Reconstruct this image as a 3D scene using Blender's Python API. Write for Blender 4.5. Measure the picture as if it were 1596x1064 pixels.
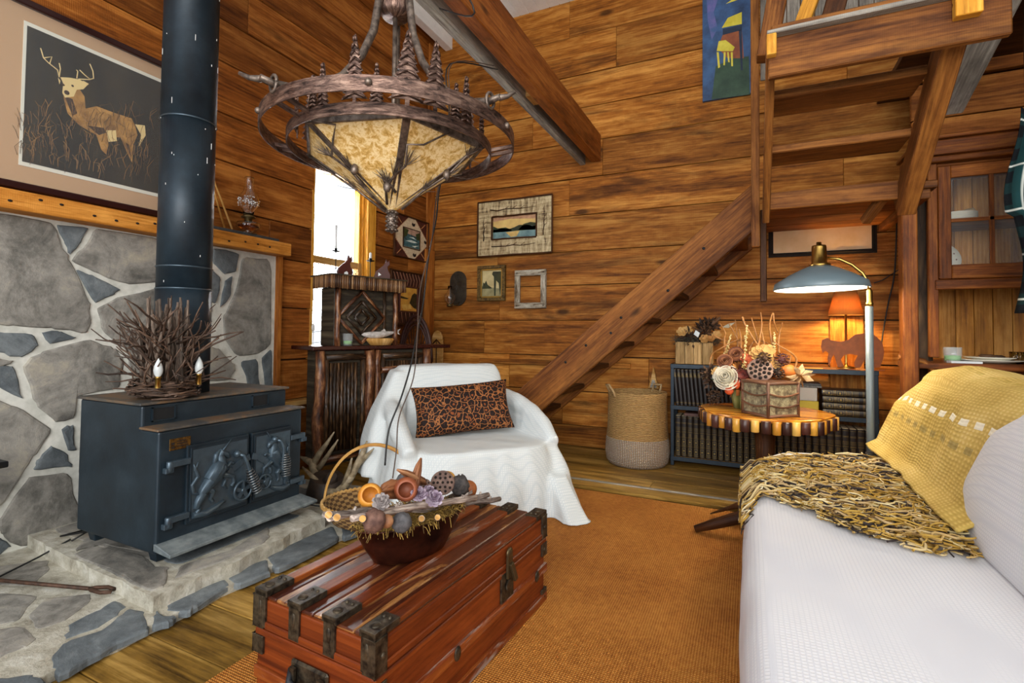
import bpy, bmesh, math, random
from mathutils import Matrix, Vector, noise
PI = math.pi
rnd = random.Random(11)
S = bpy.context.scene
for o in list(bpy.data.objects): bpy.data.objects.remove(o, do_unlink=True)
COL = S.collection

# ------------------------------------------------------------------ camera
FPX, CYP = 782.0, 494.6
YAW, PITCH, ROLL = math.radians(25.36), math.radians(1.656), math.radians(.572)
Fw = Vector((-math.sin(YAW)*math.cos(PITCH), math.cos(YAW)*math.cos(PITCH), math.sin(PITCH)))
R0 = Vector((math.cos(YAW), math.sin(YAW), 0)); U0 = R0.cross(Fw)
Rt = R0*math.cos(ROLL)+U0*math.sin(ROLL); Up = -R0*math.sin(ROLL)+U0*math.cos(ROLL)
EYE = Vector((0, 0, 1.1))
cd = bpy.data.cameras.new('camera'); cam = bpy.data.objects.new('camera', cd); COL.objects.link(cam)
cam.matrix_world = Matrix(((Rt.x, Up.x, -Fw.x, EYE.x), (Rt.y, Up.y, -Fw.y, EYE.y), (Rt.z, Up.z, -Fw.z, EYE.z), (0, 0, 0, 1)))
cd.sensor_width = 36; cd.lens = FPX/1596*36; cd.shift_y = (CYP-532)/1596; cd.clip_start = .02
S.camera = cam
S.view_settings.view_transform = 'Standard'; S.view_settings.look = 'None'
S.view_settings.gamma = 1; S.view_settings.use_curve_mapping = False
S.view_settings.exposure = 0.45

# ------------------------------------------------------------------ world, daylight and fill lamps
wd = bpy.data.worlds.new('sky'); S.world = wd; wd.use_nodes = True
bg = wd.node_tree.nodes['Background']; bg.inputs[0].default_value = (.86, .93, 1, 1); bg.inputs[1].default_value = 1.15

def area(name, loc, target, size, sy, energy, col=(1, 1, 1)):
    l = bpy.data.lights.new(name, 'AREA'); l.shape = 'RECTANGLE'; l.size = size; l.size_y = sy
    l.energy = energy; l.color = col
    o = bpy.data.objects.new(name, l); COL.objects.link(o); o.location = loc
    o.rotation_euler = (Vector(target)-Vector(loc)).to_track_quat('-Z', 'Y').to_euler()
    return o
# daylight through the window by the hutch, then two added fill lamps for unseen windows
area('daylight_window', (-3.75, 3.35, 1.75), (-1.2, 2.4, .6), .7, 1.4, 60, (.93, .97, 1))
area('fill_rear', (.3, -2.6, 2.2), (-1.0, 3.2, 1.1), 3.2, 2.2, 150, (1, .97, .93))
area('fill_side', (3.0, .2, 2.3), (-1.6, 2.4, 1.0), 2.4, 1.8, 45, (1, .96, .9))

def ray(u, v): return Fw + Rt*((u-798)/FPX) - Up*((v-CYP)/FPX)
def atz(u, v, z): d = ray(u, v); return EYE + d*((z-1.1)/d.z)
def atx(u, v, x): d = ray(u, v); return EYE + d*(x/d.x)
def aty(u, v, y): d = ray(u, v); return EYE + d*(y/d.y)

# ------------------------------------------------------------------ mesh builder
class MB:
    def __init__(s): s.v = []; s.f = []; s.uv = []; s.t = []; s.mi = []; s.M = Matrix.Identity(4); s.sm = []
    def add(s, vs, fs, uvs=None, tone=.5, mi=0, smooth=False, M=None):
        M = s.M @ M if M is not None else s.M
        b = len(s.v); s.v += [M @ Vector(p) for p in vs]
        for i, f in enumerate(fs):
            s.f.append([b+k for k in f])
            s.uv.append(uvs[i] if uvs else [(vs[k][0]+vs[k][2]*.3, vs[k][1]+vs[k][2]) for k in f])
            s.t.append(tone); s.mi.append(mi); s.sm.append(smooth)
    def box(s, a, b, g=None, tone=None, mi=0, M=None):
        x0, y0, z0 = a; x1, y1, z1 = b
        d = [abs(x1-x0), abs(y1-y0), abs(z1-z0)]
        if g is None: g = d.index(max(d))
        vs = [(x, y, z) for z in (z0, z1) for y in (y0, y1) for x in (x0, x1)]
        fs = [(0, 2, 3, 1), (4, 5, 7, 6), (0, 1, 5, 4), (2, 6, 7, 3), (0, 4, 6, 2), (1, 3, 7, 5)]
        na = [2, 2, 1, 1, 0, 0]; ou, ov = rnd.random()*30, rnd.random()*30; uvs = []
        for k, f in enumerate(fs):
            n = na[k]; oth = [q for q in (0, 1, 2) if q != n]
            if n == g: uvs.append([(vs[i][oth[0]]*.15+ou, vs[i][oth[1]]+ov) for i in f])
            else:
                w = [q for q in oth if q != g][0]
                uvs.append([(vs[i][g]+ou, vs[i][w]+ov+n*.37) for i in f])
        s.add(vs, fs, uvs, rnd.random() if tone is None else tone, mi, False, M)
    def bar(s, p, q, w, h, up=(0, 0, 1), tone=None, mi=0, off=(0, 0)):
        """a straight board from p to q, w wide (sideways) and h high (along up)"""
        p, q = Vector(p), Vector(q); x = (q-p); L = x.length; x.normalize()
        y = Vector(up).cross(x).normalized(); z = x.cross(y)
        M = Matrix(((x.x, y.x, z.x, p.x), (x.y, y.y, z.y, p.y), (x.z, y.z, z.z, p.z), (0, 0, 0, 1)))
        s.box((0, -w/2+off[0], -h/2+off[1]), (L, w/2+off[0], h/2+off[1]), 0, tone, mi, M)
    def tube(s, pts, r, n=8, tone=None, mi=0, cap=True, flat=1.0):
        pts = [Vector(p) for p in pts]; m = len(pts)
        rs = r if isinstance(r, (list, tuple)) else [r]*m
        tone = rnd.random() if tone is None else tone
        t0 = (pts[1]-pts[0]).normalized(); a = t0.orthogonal().normalized() if abs(t0.z) > .9 else t0.cross(Vector((0, 0, 1))).normalized()
        vs = []; L = 0; lens = []
        for i in range(m):
            t = ((pts[min(i+1, m-1)]-pts[max(i-1, 0)])).normalized()
            a = (a - t*a.dot(t)); a = a.normalized() if a.length > 1e-6 else t.orthogonal().normalized()
            b = t.cross(a)
            if i: L += (pts[i]-pts[i-1]).length
            lens.append(L)
            for k in range(n):
                an = 2*PI*k/n
                vs.append(pts[i]+(a*math.cos(an)+b*math.sin(an)*flat)*rs[i])
        fs = []; uvs = []; ou, ov = rnd.random()*30, rnd.random()*30
        for i in range(m-1):
            for k in range(n):
                k2 = (k+1) % n
                fs.append((i*n+k, i*n+k2, (i+1)*n+k2, (i+1)*n+k)); c = max(rs)*2*PI/n
                uvs.append([(lens[i]+ou, k*c+ov), (lens[i]+ou, (k+1)*c+ov), (lens[i+1]+ou, (k+1)*c+ov), (lens[i+1]+ou, k*c+ov)])
        s.add(vs, fs, uvs, tone, mi, True)
        if cap:
            s.add([vs[k] for k in range(n)], [tuple(range(n))[::-1]], None, tone, mi)
            s.add([vs[(m-1)*n+k] for k in range(n)], [tuple(range(n))], None, tone, mi)
    def lathe(s, prof, n=24, M=None, tone=.5, mi=0, sx=1, sy=1, smooth=True):
        vs = []; fs = []; uvs = []; m = len(prof)
        for r, z in prof:
            for k in range(n): a = 2*PI*k/n; vs.append((r*sx*math.cos(a), r*sy*math.sin(a), z))
        L = 0
        for i in range(m-1):
            L2 = L+math.hypot(prof[i+1][0]-prof[i][0], prof[i+1][1]-prof[i][1])
            for k in range(n):
                k2 = (k+1) % n; fs.append((i*n+k, i*n+k2, (i+1)*n+k2, (i+1)*n+k))
                c = max(p[0] for p in prof)*2*PI/n
                uvs.append([(L, k*c), (L, (k+1)*c), (L2, (k+1)*c), (L2, k*c)])
            L = L2
        s.add(vs, fs, uvs, tone, mi, smooth, M)
    def prism(s, poly, d0, d1, M=None, tone=.5, mi=0):
        """polygon in local xy, extruded along local z from d0 to d1"""
        n = len(poly); A = sum(poly[i][0]*poly[(i+1) % n][1]-poly[(i+1) % n][0]*poly[i][1] for i in range(n))
        if A < 0: poly = poly[::-1]
        vs = [(x, y, d0) for x, y in poly]+[(x, y, d1) for x, y in poly]
        fs = [tuple(range(n))[::-1], tuple(range(n, 2*n))]+[(i, (i+1) % n, n+(i+1) % n, n+i) for i in range(n)]
        ou, ov = rnd.random()*9, rnd.random()*9
        uvs = [[(vs[k][0]+ou, vs[k][1]+ov+vs[k][2]) for k in f] for f in fs]
        s.add(vs, fs, uvs, tone, mi, False, M)
    def grid(s, fn, nu, nv, tone=.5, mi=0, wrap=False, M=None, uvs=1.0):
        vs = [fn(i/nu, j/nv) for i in range(nu+1) for j in range(nv+1)]
        fs = []; uv = []
        for i in range(nu):
            for j in range(nv):
                a = i*(nv+1)+j; fs.append((a, a+nv+1, a+nv+2, a+1))
                uv.append([(i/nu*uvs, j/nv*uvs), ((i+1)/nu*uvs, j/nv*uvs), ((i+1)/nu*uvs, (j+1)/nv*uvs), (i/nu*uvs, (j+1)/nv*uvs)])
        s.add(vs, fs, uv, tone, mi, True, M)
    def blob(s, c, r, n=14, amp=.0, fr=3, tone=None, mi=0, M=None):
        r = (r, r, r) if not isinstance(r, (tuple, list)) else r
        tone = rnd.random() if tone is None else tone; sd = rnd.random()*50
        def fn(u, v):
            a, b = 2*PI*u, PI*(v-.5)
            p = Vector((math.cos(b)*math.cos(a), math.cos(b)*math.sin(a), math.sin(b)))
            k = 1+amp*noise.noise(p*fr+Vector((sd, sd, 0)))
            return Vector(c)+Vector((p.x*r[0], p.y*r[1], p.z*r[2]))*k
        s.grid(fn, n, max(5, n*2//3), tone, mi, M=M)
    def build(s, name, mat, parent=None, world=False, bevel=0, seg=1, solid=0, sub=0):
        me = bpy.data.meshes.new(name)
        inv = None
        if parent is not None and world:
            inv = wm(parent).inverted()
        me.from_pydata([(inv @ p) if inv else p for p in s.v], [], s.f)
        me.uv_layers.new(name='UVMap'); me.color_attributes.new('tone', 'FLOAT_COLOR', 'CORNER')
        uvl = []; cl = []
        for i, f in enumerate(s.f):
            t = s.t[i]
            for j in range(len(f)): uvl += [s.uv[i][j][0], s.uv[i][j][1]]; cl += [t, t, t, 1]
        me.uv_layers['UVMap'].data.foreach_set('uv', uvl); me.color_attributes['tone'].data.foreach_set('color', cl)
        me.polygons.foreach_set('material_index', s.mi); me.polygons.foreach_set('use_smooth', s.sm)
        for m in (mat if isinstance(mat, (list, tuple)) else [mat]): me.materials.append(m)
        me.update()
        if any(s.sm):
            bm = bmesh.new(); bm.from_mesh(me); bmesh.ops.remove_doubles(bm, verts=bm.verts, dist=1e-5); bm.to_mesh(me); bm.free()
        o = bpy.data.objects.new(name, me); COL.objects.link(o)
        if parent is not None: o.parent = parent
        if bevel:
            b = o.modifiers.new('b', 'BEVEL'); b.width = bevel; b.segments = seg; b.limit_method = 'ANGLE'; b.angle_limit = .6
        if sub:
            b = o.modifiers.new('s', 'SUBSURF'); b.levels = b.render_levels = sub
        if solid:
            b = o.modifiers.new('o', 'SOLIDIFY'); b.thickness = solid
        return o

def wm(o):
    m = Matrix.LocRotScale(o.location, o.rotation_euler, o.scale)
    return wm(o.parent) @ m if o.parent else m
def tag(o, label=None, cat=None, group=None, kind=None):
    if label: o['label'] = label
    if cat: o['category'] = cat
    if group: o['group'] = group
    if kind: o['kind'] = kind
    return o
def thing(name, label, cat, loc=(0, 0, 0), rz=0, group=None):
    o = bpy.data.objects.new(name, None); COL.objects.link(o); o.location = loc; o.rotation_euler = (0, 0, rz)
    o.empty_display_size = .05
    return tag(o, label, cat, group)
def dup(root, loc=None, rz=None, label=None, group=None):
    r = root.copy(); COL.objects.link(r)
    if loc is not None: r.location = loc
    if rz is not None: r.rotation_euler = (0, 0, rz) if not isinstance(rz, tuple) else rz
    if label: r['label'] = label
    if group: r['group'] = group
    for ch in list(root.children):
        c = ch.copy(); COL.objects.link(c); c.parent = r
        for g in ch.children:
            d = g.copy(); COL.objects.link(d); d.parent = c
    return r
def struct(mb, name, mat, **k): return tag(mb.build(name, mat, **k), kind='structure')
def fuse(mb, name, mat, parent=None, world=False, voxel=.02, smooth=8, post=None):
    """melt overlapping closed solids into one soft skin"""
    t = mb.build('tmp', mat); r = t.modifiers.new('r', 'REMESH'); r.mode = 'VOXEL'; r.voxel_size = voxel
    if smooth:
        q = t.modifiers.new('s', 'SMOOTH'); q.factor = .6; q.iterations = smooth
    dg = bpy.context.evaluated_depsgraph_get(); dg.update()
    me = bpy.data.meshes.new_from_object(t.evaluated_get(dg)); bpy.data.objects.remove(t, do_unlink=True)
    me.name = name; inv = wm(parent).inverted() if parent and world else None
    if post:
        ns = [v.normal.copy() for v in me.vertices]
        for v, n in zip(me.vertices, ns): v.co = post(v.co.copy(), n)
    if inv:
        for v in me.vertices: v.co = inv @ v.co
    me.materials.clear(); me.materials.append(mat)
    for p in me.polygons: p.use_smooth = True
    o = bpy.data.objects.new(name, me); COL.objects.link(o)
    if parent: o.parent = parent
    return o

# ------------------------------------------------------------------ materials
def srgb(c):
    if isinstance(c, str): c = tuple(int(c[i:i+2], 16)/255 for i in (0, 2, 4))
    return tuple(x/12.92 if x <= .04045 else ((x+.055)/1.055)**2.4 for x in c)+(1,)
class NT:
    def __init__(s, name, rough=.6, metal=0, spec=.5):
        s.m = bpy.data.materials.new(name); s.m.use_nodes = True; s.t = s.m.node_tree
        s.b = s.t.nodes['Principled BSDF']; s.b.inputs['Roughness'].default_value = rough
        s.b.inputs['Metallic'].default_value = metal; s.b.inputs['Specular IOR Level'].default_value = spec
    def n(s, t, **k):
        x = s.t.nodes.new(t)
        for a, b in k.items():
            if a.startswith('i_'):
                a = a[2:]; a = int(a) if a.isdigit() else a.replace('_', ' ')
                if hasattr(b, 'is_output') or isinstance(b, bpy.types.NodeSocket): s.t.links.new(b, x.inputs[a])
                else: x.inputs[a].default_value = b
            else: setattr(x, a, b)
        return x
    def link(s, a, b): s.t.links.new(a, b)
    def uv(s, sc, src='uv', loc=(0, 0, 0)):
        c = s.n('ShaderNodeTexCoord').outputs['UV' if src == 'uv' else 'Object']
        mp = s.n('ShaderNodeMapping', i_Vector=c); mp.inputs['Scale'].default_value = sc; mp.inputs['Location'].default_value = loc
        return mp.outputs[0]
    def noise(s, vec, scale=1, detail=4, rough=.6, dist=0):
        return s.n('ShaderNodeTexNoise', i_Vector=vec, i_Scale=scale, i_Detail=detail, i_Roughness=rough, i_Distortion=dist).outputs['Fac']
    def ramp(s, fac, stops, interp='LINEAR'):
        r = s.n('ShaderNodeValToRGB', i_Fac=fac); e = r.color_ramp.elements; r.color_ramp.interpolation = interp
        while len(e) < len(stops): e.new(.5)
        for el, (p, c) in zip(e, stops): el.position = p; el.color = c if len(c) == 4 else (*c, 1)
        return r.outputs[0]
    def mix(s, f, a, b, mode='MIX'):
        x = s.n('ShaderNodeMix', data_type='RGBA', blend_type=mode)
        for i, val in ((0, f), (6, a), (7, b)):
            if isinstance(val, bpy.types.NodeSocket): s.link(val, x.inputs[i])
            else: x.inputs[i].default_value = val
        return x.outputs[2]
    def math(s, op, a, b=0., c=0.):
        x = s.n('ShaderNodeMath', operation=op)
        for i, val in enumerate((a, b, c)):
            if isinstance(val, bpy.types.NodeSocket): s.link(val, x.inputs[i])
            else: x.inputs[i].default_value = val
        return x.outputs[0]
    def tone(s): return s.n('ShaderNodeAttribute', attribute_name='tone').outputs['Color']
    def out(s, col=None, bump=None, bs=.3, bd=.01, rough=None, emis=None, es=0):
        if col is not None:
            if isinstance(col, bpy.types.NodeSocket): s.link(col, s.b.inputs['Base Color'])
            else: s.b.inputs['Base Color'].default_value = col
        if bump is not None:
            bn = s.n('ShaderNodeBump', i_Height=bump, i_Strength=bs, i_Distance=bd); s.link(bn.outputs[0], s.b.inputs['Normal'])
        if rough is not None: s.link(rough, s.b.inputs['Roughness'])
        if emis is not None:
            if isinstance(emis, bpy.types.NodeSocket): s.link(emis, s.b.inputs['Emission Color'])
            else: s.b.inputs['Emission Color'].default_value = emis
            s.b.inputs['Emission Strength'].default_value = es
        return s.m
def flat(name, c, rough=.6, metal=0, spec=.5, var=0, vs=20, emis=0, c2=None):
    t = NT(name, rough, metal, spec); c = srgb(c)
    if var or c2:
        f = t.noise(t.uv((vs, vs, vs), 'obj'), 1, 5)
        hi = srgb(c2) if c2 else tuple(min(1, x*(1+var)) for x in c[:3])+(1,); lo = c if c2 else tuple(x*(1-var) for x in c[:3])+(1,)
        col = t.ramp(f, [(.35, lo), (.65, hi)]); return t.out(col, f, .25, .004, emis=col if emis else None, es=emis)
    return t.out(c, emis=c if emis else None, es=emis)
def wood(name, dark, mid, light, rough=.55, sc=1., stain=.5, knots=True, saw=.3, tv=.5, bump=.35, spec=.18, worn=None, fine=24):
    t = NT(name, rough, 0, spec); dark, mid, light = srgb(dark), srgb(mid), srgb(light)
    g = t.noise(t.uv((2.4*sc, 2.6*fine*sc, 1)), 1, 4, .6, .3)
    b = t.noise(t.uv((.55*sc, 5.5*sc, 1), loc=(5, 2, 0)), 1, 7, .66, .8)
    w = t.noise(t.uv((5*sc, 16*sc, 1), loc=(9, 4, 0)), 1, 4, .65, .6)
    f = t.math('ADD', t.math('MULTIPLY', g, .30), t.math('ADD', t.math('MULTIPLY', b, .48), t.math('MULTIPLY', w, .22)))
    col = t.ramp(f, [(.38, dark), (.49, mid), (.60, light)])
    if stain:
        st = t.ramp(t.noise(t.uv((.45*sc, 3.4*sc, 1), loc=(11, 7, 0)), 1, 7, .68, 1.0), [(.53, (0, 0, 0)), (.66, (1, 1, 1))])
        col = t.mix(t.math('MULTIPLY', st, stain), col, tuple(x*.4 for x in dark[:3])+(1,))
    if worn:
        wf = t.ramp(t.noise(t.uv((1.3*sc, 9*sc, 1), loc=(3, 17, 0)), 1, 6, .7, 1), [(.56, (0, 0, 0)), (.63, (1, 1, 1))])
        col = t.mix(t.math('MULTIPLY', wf, .85), col, srgb(worn))
    if knots:
        v = t.n('ShaderNodeTexVoronoi', i_Vector=t.uv((1.25*sc, 3.2*sc, 1), loc=(1, 3, 0)), i_Scale=1.0)
        k = t.ramp(v.outputs['Distance'], [(.06, (1, 1, 1)), (.12, (0, 0, 0))])
        col = t.mix(t.math('MULTIPLY', k, .8), col, tuple(x*.22 for x in dark[:3])+(1,))
    tn = t.tone(); tm = t.math('ADD', t.math('MULTIPLY', tn, tv), 1-tv*.5)
    cm = t.n('ShaderNodeCombineColor'); [t.link(tm, cm.inputs[i]) for i in range(3)]
    col = t.mix(1., col, cm.outputs[0], 'MULTIPLY')
    h = g
    if saw:
        sw = t.n('ShaderNodeTexWave', i_Vector=t.uv((1, .35, 1)), i_Scale=40, i_Distortion=2.5, i_Detail=2, bands_direction='X').outputs['Fac']
        h = t.math('ADD', g, t.math('MULTIPLY', sw, saw))
        col = t.mix(saw*.6, col, t.mix(sw, (.55, .55, .55, 1), (1.25, 1.25, 1.25, 1)), 'MULTIPLY')
    return t.out(col, h, bump, .006)
def bark(name, dark, mid, light, sc=1, rough=.6):
    t = NT(name, rough, 0, .5)
    v = t.n('ShaderNodeTexVoronoi', i_Vector=t.uv((9*sc, 45*sc, 1)), i_Scale=1, feature='DISTANCE_TO_EDGE', i_Randomness=1.).outputs['Distance']
    g = t.noise(t.uv((6*sc, 30*sc, 1)), 1, 5, .7, 1)
    f = t.math('ADD', t.math('MULTIPLY', v, .9), t.math('MULTIPLY', g, .6))
    col = t.ramp(f, [(.2, srgb(dark)), (.45, srgb(mid)), (.8, srgb(light))])
    tm = t.math('ADD', t.tone(), .5); cm = t.n('ShaderNodeCombineColor'); [t.link(tm, cm.inputs[i]) for i in range(3)]
    col = t.mix(1., col, cm.outputs[0], 'MULTIPLY')
    return t.out(col, f, .8, .01)
def toned(name, stops, rough=.7, metal=0, vs=30, bs=.2):
    """colour picked along a ramp by the tone of each piece"""
    t = NT(name, rough, metal); n = t.noise(t.uv((vs, vs, vs), 'obj'), 1, 4)
    f = t.math('ADD', t.math('MULTIPLY', t.tone(), .86), t.math('MULTIPLY', n, .14))
    col = t.ramp(f, [(p, srgb(c)) for p, c in stops])
    return t.out(col, n, bs, .003)
def glass(name, c=(1, 1, 1, 1), rough=.02, ior=1.45):
    t = NT(name, rough); t.b.inputs['Transmission Weight'].default_value = 1; t.b.inputs['IOR'].default_value = ior
    return t.out(c if not isinstance(c, str) else srgb(c))
# ------------------------------------------------------------------ shared materials
M = {}
M['wall'] = wood('barn_board', '5c2f0a', '9c5e1e', 'c98d42', .6, 1, .75, True, .35, .45)
M['wall2'] = wood('barn_board_left', '562a0a', '8c4f1a', 'b87634', .6, 1, .6, True, .3, .45)
M['floorw'] = wood('floor_plank', '4a3414', '8a682c', 'bc9650', .35, 1, .5, False, 0, .5, .2)
M['stair'] = wood('stair_wood', '43220c', '70421c', '98622c', .6, 1.2, .5, True, .15, .4)
M['beam'] = wood('beam_wood', '522608', '844818', 'a8672c', .6, 1.3, .35, True, .2, .3)
M['grey'] = wood('weathered_wood', '5c5650', '8d867c', 'b9b2a6', .7, 1.3, .4, False, .2, .3)
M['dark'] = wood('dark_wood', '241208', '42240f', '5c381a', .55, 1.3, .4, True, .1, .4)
M['red'] = wood('red_pine', '42200a', '6e3a14', '94581f', .55, 1.3, .3, True, .05, .3)
M['yellow'] = wood('window_pine', '9a6216', 'd09030', 'eeb850', .4, 1.3, .1, False, 0, .2)
M['light'] = wood('light_pine', '8a5a24', 'b98a48', 'dcb478', .5, 1.3, .2, False, 0, .3)
M['white'] = flat('white_paint', 'f4f6f4', .6, var=.04)
M['gap'] = flat('dark_gap', '1a0f07', .9)
M['iron'] = flat('black_iron', '1b1d20', .5, .6)
M['brass'] = flat('brass', 'b08d4a', .28, 1)
M['chrome'] = flat('worn_steel', '8d8f90', .35, .9)
M['cordb'] = flat('black_cord', '141414', .5)
M['cordw'] = flat('white_cord', 'e4e2dc', .5)
M['cord'] = flat('brown_cord', '4a3a30', .5)

WX, WY = -3.22, 4.71      # planes of the left wall and the back wall
CEIL = 4.43
def board_wall(name, mat, axis, plane, a0, a1, zs, holes=(), back=.08):
    """rough boards; axis 0: wall runs along x at y=plane, axis 1: runs along y at x=plane"""
    mb = MB(); sg = 1 if axis == 0 else -1
    for z0, z1 in zip(zs, zs[1:]):
        cuts = [a0]; p = a0+rnd.uniform(.6, 2.2)
        while p < a1-.4: cuts.append(p); p += rnd.uniform(1.3, 3)
        cuts.append(a1)
        for c0, c1 in zip(cuts, cuts[1:]):
            t = rnd.uniform(0, .007); g = rnd.uniform(.004, .010)
            spans = [(c0, c1, z0, z1)]
            for h0, h1, q0, q1 in holes:
                nx = []
                for s0, s1, y0, y1 in spans:
                    if s1 <= h0 or s0 >= h1 or y1 <= q0 or y0 >= q1: nx.append((s0, s1, y0, y1)); continue
                    if s0 < h0: nx.append((s0, h0, y0, y1))
                    if s1 > h1: nx.append((h1, s1, y0, y1))
                    m0, m1 = max(s0, h0), min(s1, h1)
                    if y0 < q0: nx.append((m0, m1, y0, q0))
                    if y1 > q1: nx.append((m0, m1, q1, y1))
                spans = nx
            tn = rnd.random()
            for s0, s1, y0, y1 in spans:
                if s1-s0 < .02 or y1-y0 < .006: continue
                if axis == 0: mb.box((s0+.001, plane-t, y0+g*.5), (s1-.001, plane+.03, y1-g*.5), 0, tn)
                else: mb.box((plane-.03, s0+.001, y0+g*.5), (plane+t, s1-.001, y1-g*.5), 1, tn)
    # dark sheathing behind
    hs = sorted(holes)
    segs = []; p = a0
    for h0, h1, q0, q1 in hs: segs += [(p, h0, zs[0], zs[-1]), (h0, h1, zs[0], q0), (h0, h1, q1, zs[-1])]; p = h1
    segs.append((p, a1, zs[0], zs[-1]))
    for s0, s1, y0, y1 in segs:
        if y1-y0 < .01: continue
        if axis == 0: mb.box((s0, plane+.03, y0), (s1, plane+.03+back, y1), 0, .1, 1)
        else: mb.box((plane-.03-back, s0, y0), (plane-.03, s1, y1), 1, .1, 1)
    return struct(mb, name, [mat, M['gap']], bevel=.003)

board_wall('wall_back', M['wall'], 0, WY, WX-.1, 3.2, [0, .2, .53, .873, 1.22, 1.566, 1.9, 2.253, 2.62, 2.978, 3.32, 3.653, 4.05, 4.45])
WIN = (2.985, 3.60, .86, 2.46)
board_wall('wall_left', M['wall2'], 1, WX, -1.4, WY, [0, .25, .56, .87, 1.27, 1.64, 1.918, 2.236, 2.56, 2.91, 3.2, 3.5, 3.8, 4.12, 4.45], holes=[WIN])
board_wall('wall_right', M['wall'], 1, 3.2, -1.4, WY, [0, .3, .6, .9, 1.3, 1.6, 1.95, 2.3, 2.6, 2.9, 3.2, 3.5, 3.8, 4.12, 4.45])
mb = MB(); mb.box((WX-.1, -1.4, CEIL), (3.3, WY+.1, CEIL+.1), 1, .5)
for k in range(60): mb.box((WX-.05+k*.11, -1.4, CEIL-.006), (WX+.052+k*.11, WY, CEIL), 1, .5)
struct(mb, 'ceiling', M['white'])
for k, x in enumerate((-3.05, -2.33, 1.1, 1.8)):
    mb = MB(); mb.box((x-.045, -1.3, CEIL-.17), (x+.045, WY, CEIL-.006), 1)
    struct(mb, 'trim_%d' % (k+1), M['white'], bevel=.004)

# floor planks run across the room
mb = MB(); y = -1.4
while y < WY:
    w = rnd.uniform(.2, .27); x = WX-.1; 
    while x < 3.2:
        L = rnd.uniform(1.6, 3.2); mb.box((x, y, -.04), (min(x+L, 3.2)-.003, y+w-.004, -rnd.uniform(0, .002)), 0)
        x += L
    y += w
mb.box((WX-.1, -1.4, -.1), (3.3, WY+.1, -.04), 0, .1, 1)
struct(mb, 'floor', [M['floorw'], M['gap']], bevel=.002)
mb = MB(); mb.box((-1.9, 3.44, 0), (1.2, 3.58, .022), 0, .35); struct(mb, 'trim_5', M['floorw'], bevel=.004)
mb = MB(); mb.box((-1.9, 3.575, 0), (1.2, 3.605, .028), 0, .9); struct(mb, 'trim_11', M['grey'], bevel=.004)

# corner boards, wall ledge, stone edge board
mb = MB(); mb.box((WX, WY-.19, 0), (WX+.028, WY-.01, 2.0), 2); mb.box((WX, WY-.16, 2.0), (WX+.02, WY-.012, 4.3), 2)
struct(mb, 'trim_6', M['wall2'], bevel=.004)
mb = MB(); mb.box((WX, 2.66, .52), (WX+.09, 3.05, .56), 1); struct(mb, 'trim_7', M['light'], bevel=.004)
mb = MB(); mb.box((WX, 2.60, 0), (WX+.075, 2.64, 1.66), 2, .8); struct(mb, 'trim_8', M['wall2'], bevel=.004)
mb = MB(); mb.box((-2.6, WY-.03, .77), (-1.0, WY, .82), 0, .6); struct(mb, 'trim_9', M['wall'], bevel=.004)

# window by the hutch
t = thing('window_1', None, None, (WX, (WIN[0]+WIN[1])/2, WIN[2])); t['kind'] = 'structure'
mb = MB(); y0, y1, z0, z1 = WIN
mb.box((WX-.14, y0-.02, z0), (WX+.005, y0+.012, z1), 2, .2, 0); mb.box((WX-.14, y1, z0), (WX+.012, y1+.04, z1), 2)
mb.box((WX-.14, y0, z1-.01), (WX+.01, y1, z1+.03), 1); mb.box((WX-.14, y0, z0-.03), (WX+.02, y1, z0+.01), 1)
mb.box((WX, y1-.0, z0-.05), (WX+.03, y1+.11, z1+.1), 2, .9)
mb.box((WX-.07, y1-.05, z0), (WX-.03, y1, z1), 2, .8); mb.box((WX-.1, y1-.025, z0), (WX-.01, y1-.0, z1), 2, .5)
mb.build('window_frame', M['yellow'], t, True, .004)
mb = MB(); mb.box((WX-.08, y0, 1.66), (WX-.03, y1, 1.72), 1); mb.box((WX-.08, y0, 1.46), (WX-.03, y1, 1.5), 1)
mb.box((WX-.08, y0, .87), (WX-.03, y0+.03, 1.7), 2); mb.box((WX-.07, y1-.06, .87), (WX-.02, y1, 1.72), 2)
mb.build('window_sash', M['light'], t, True, .004)
mb = MB()
for k in range(9):
    a = y0+.05+k*.065
    mb.tube([(WX-.055, a, 1.5), (WX-.055, a+.0325, 1.58), (WX-.055, a+.065, 1.66)], .0025, 5)
    mb.tube([(WX-.055, a+.065, 1.5), (WX-.055, a+.0325, 1.58), (WX-.055, a, 1.66)], .0025, 5)
for k in range(7):
    mb.tube([(WX-.055, y0+.03, .9+k*.09), (WX-.055, y0+.55, .9+k*.09+.04)], .0025, 5)
mb.build('window_leading', M['iron'], t, True)
gl = NT('window_glass', .03); gl.b.inputs['Transmission Weight'].default_value = 1; gl.b.inputs['IOR'].default_value = 1.02; M['wglass'] = gl.out((1, 1, 1, 1))
mb = MB(); mb.box((WX-.058, y0, z0), (WX-.054, y1, z1)); mb.build('window_pane', M['wglass'], t, True)

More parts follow.
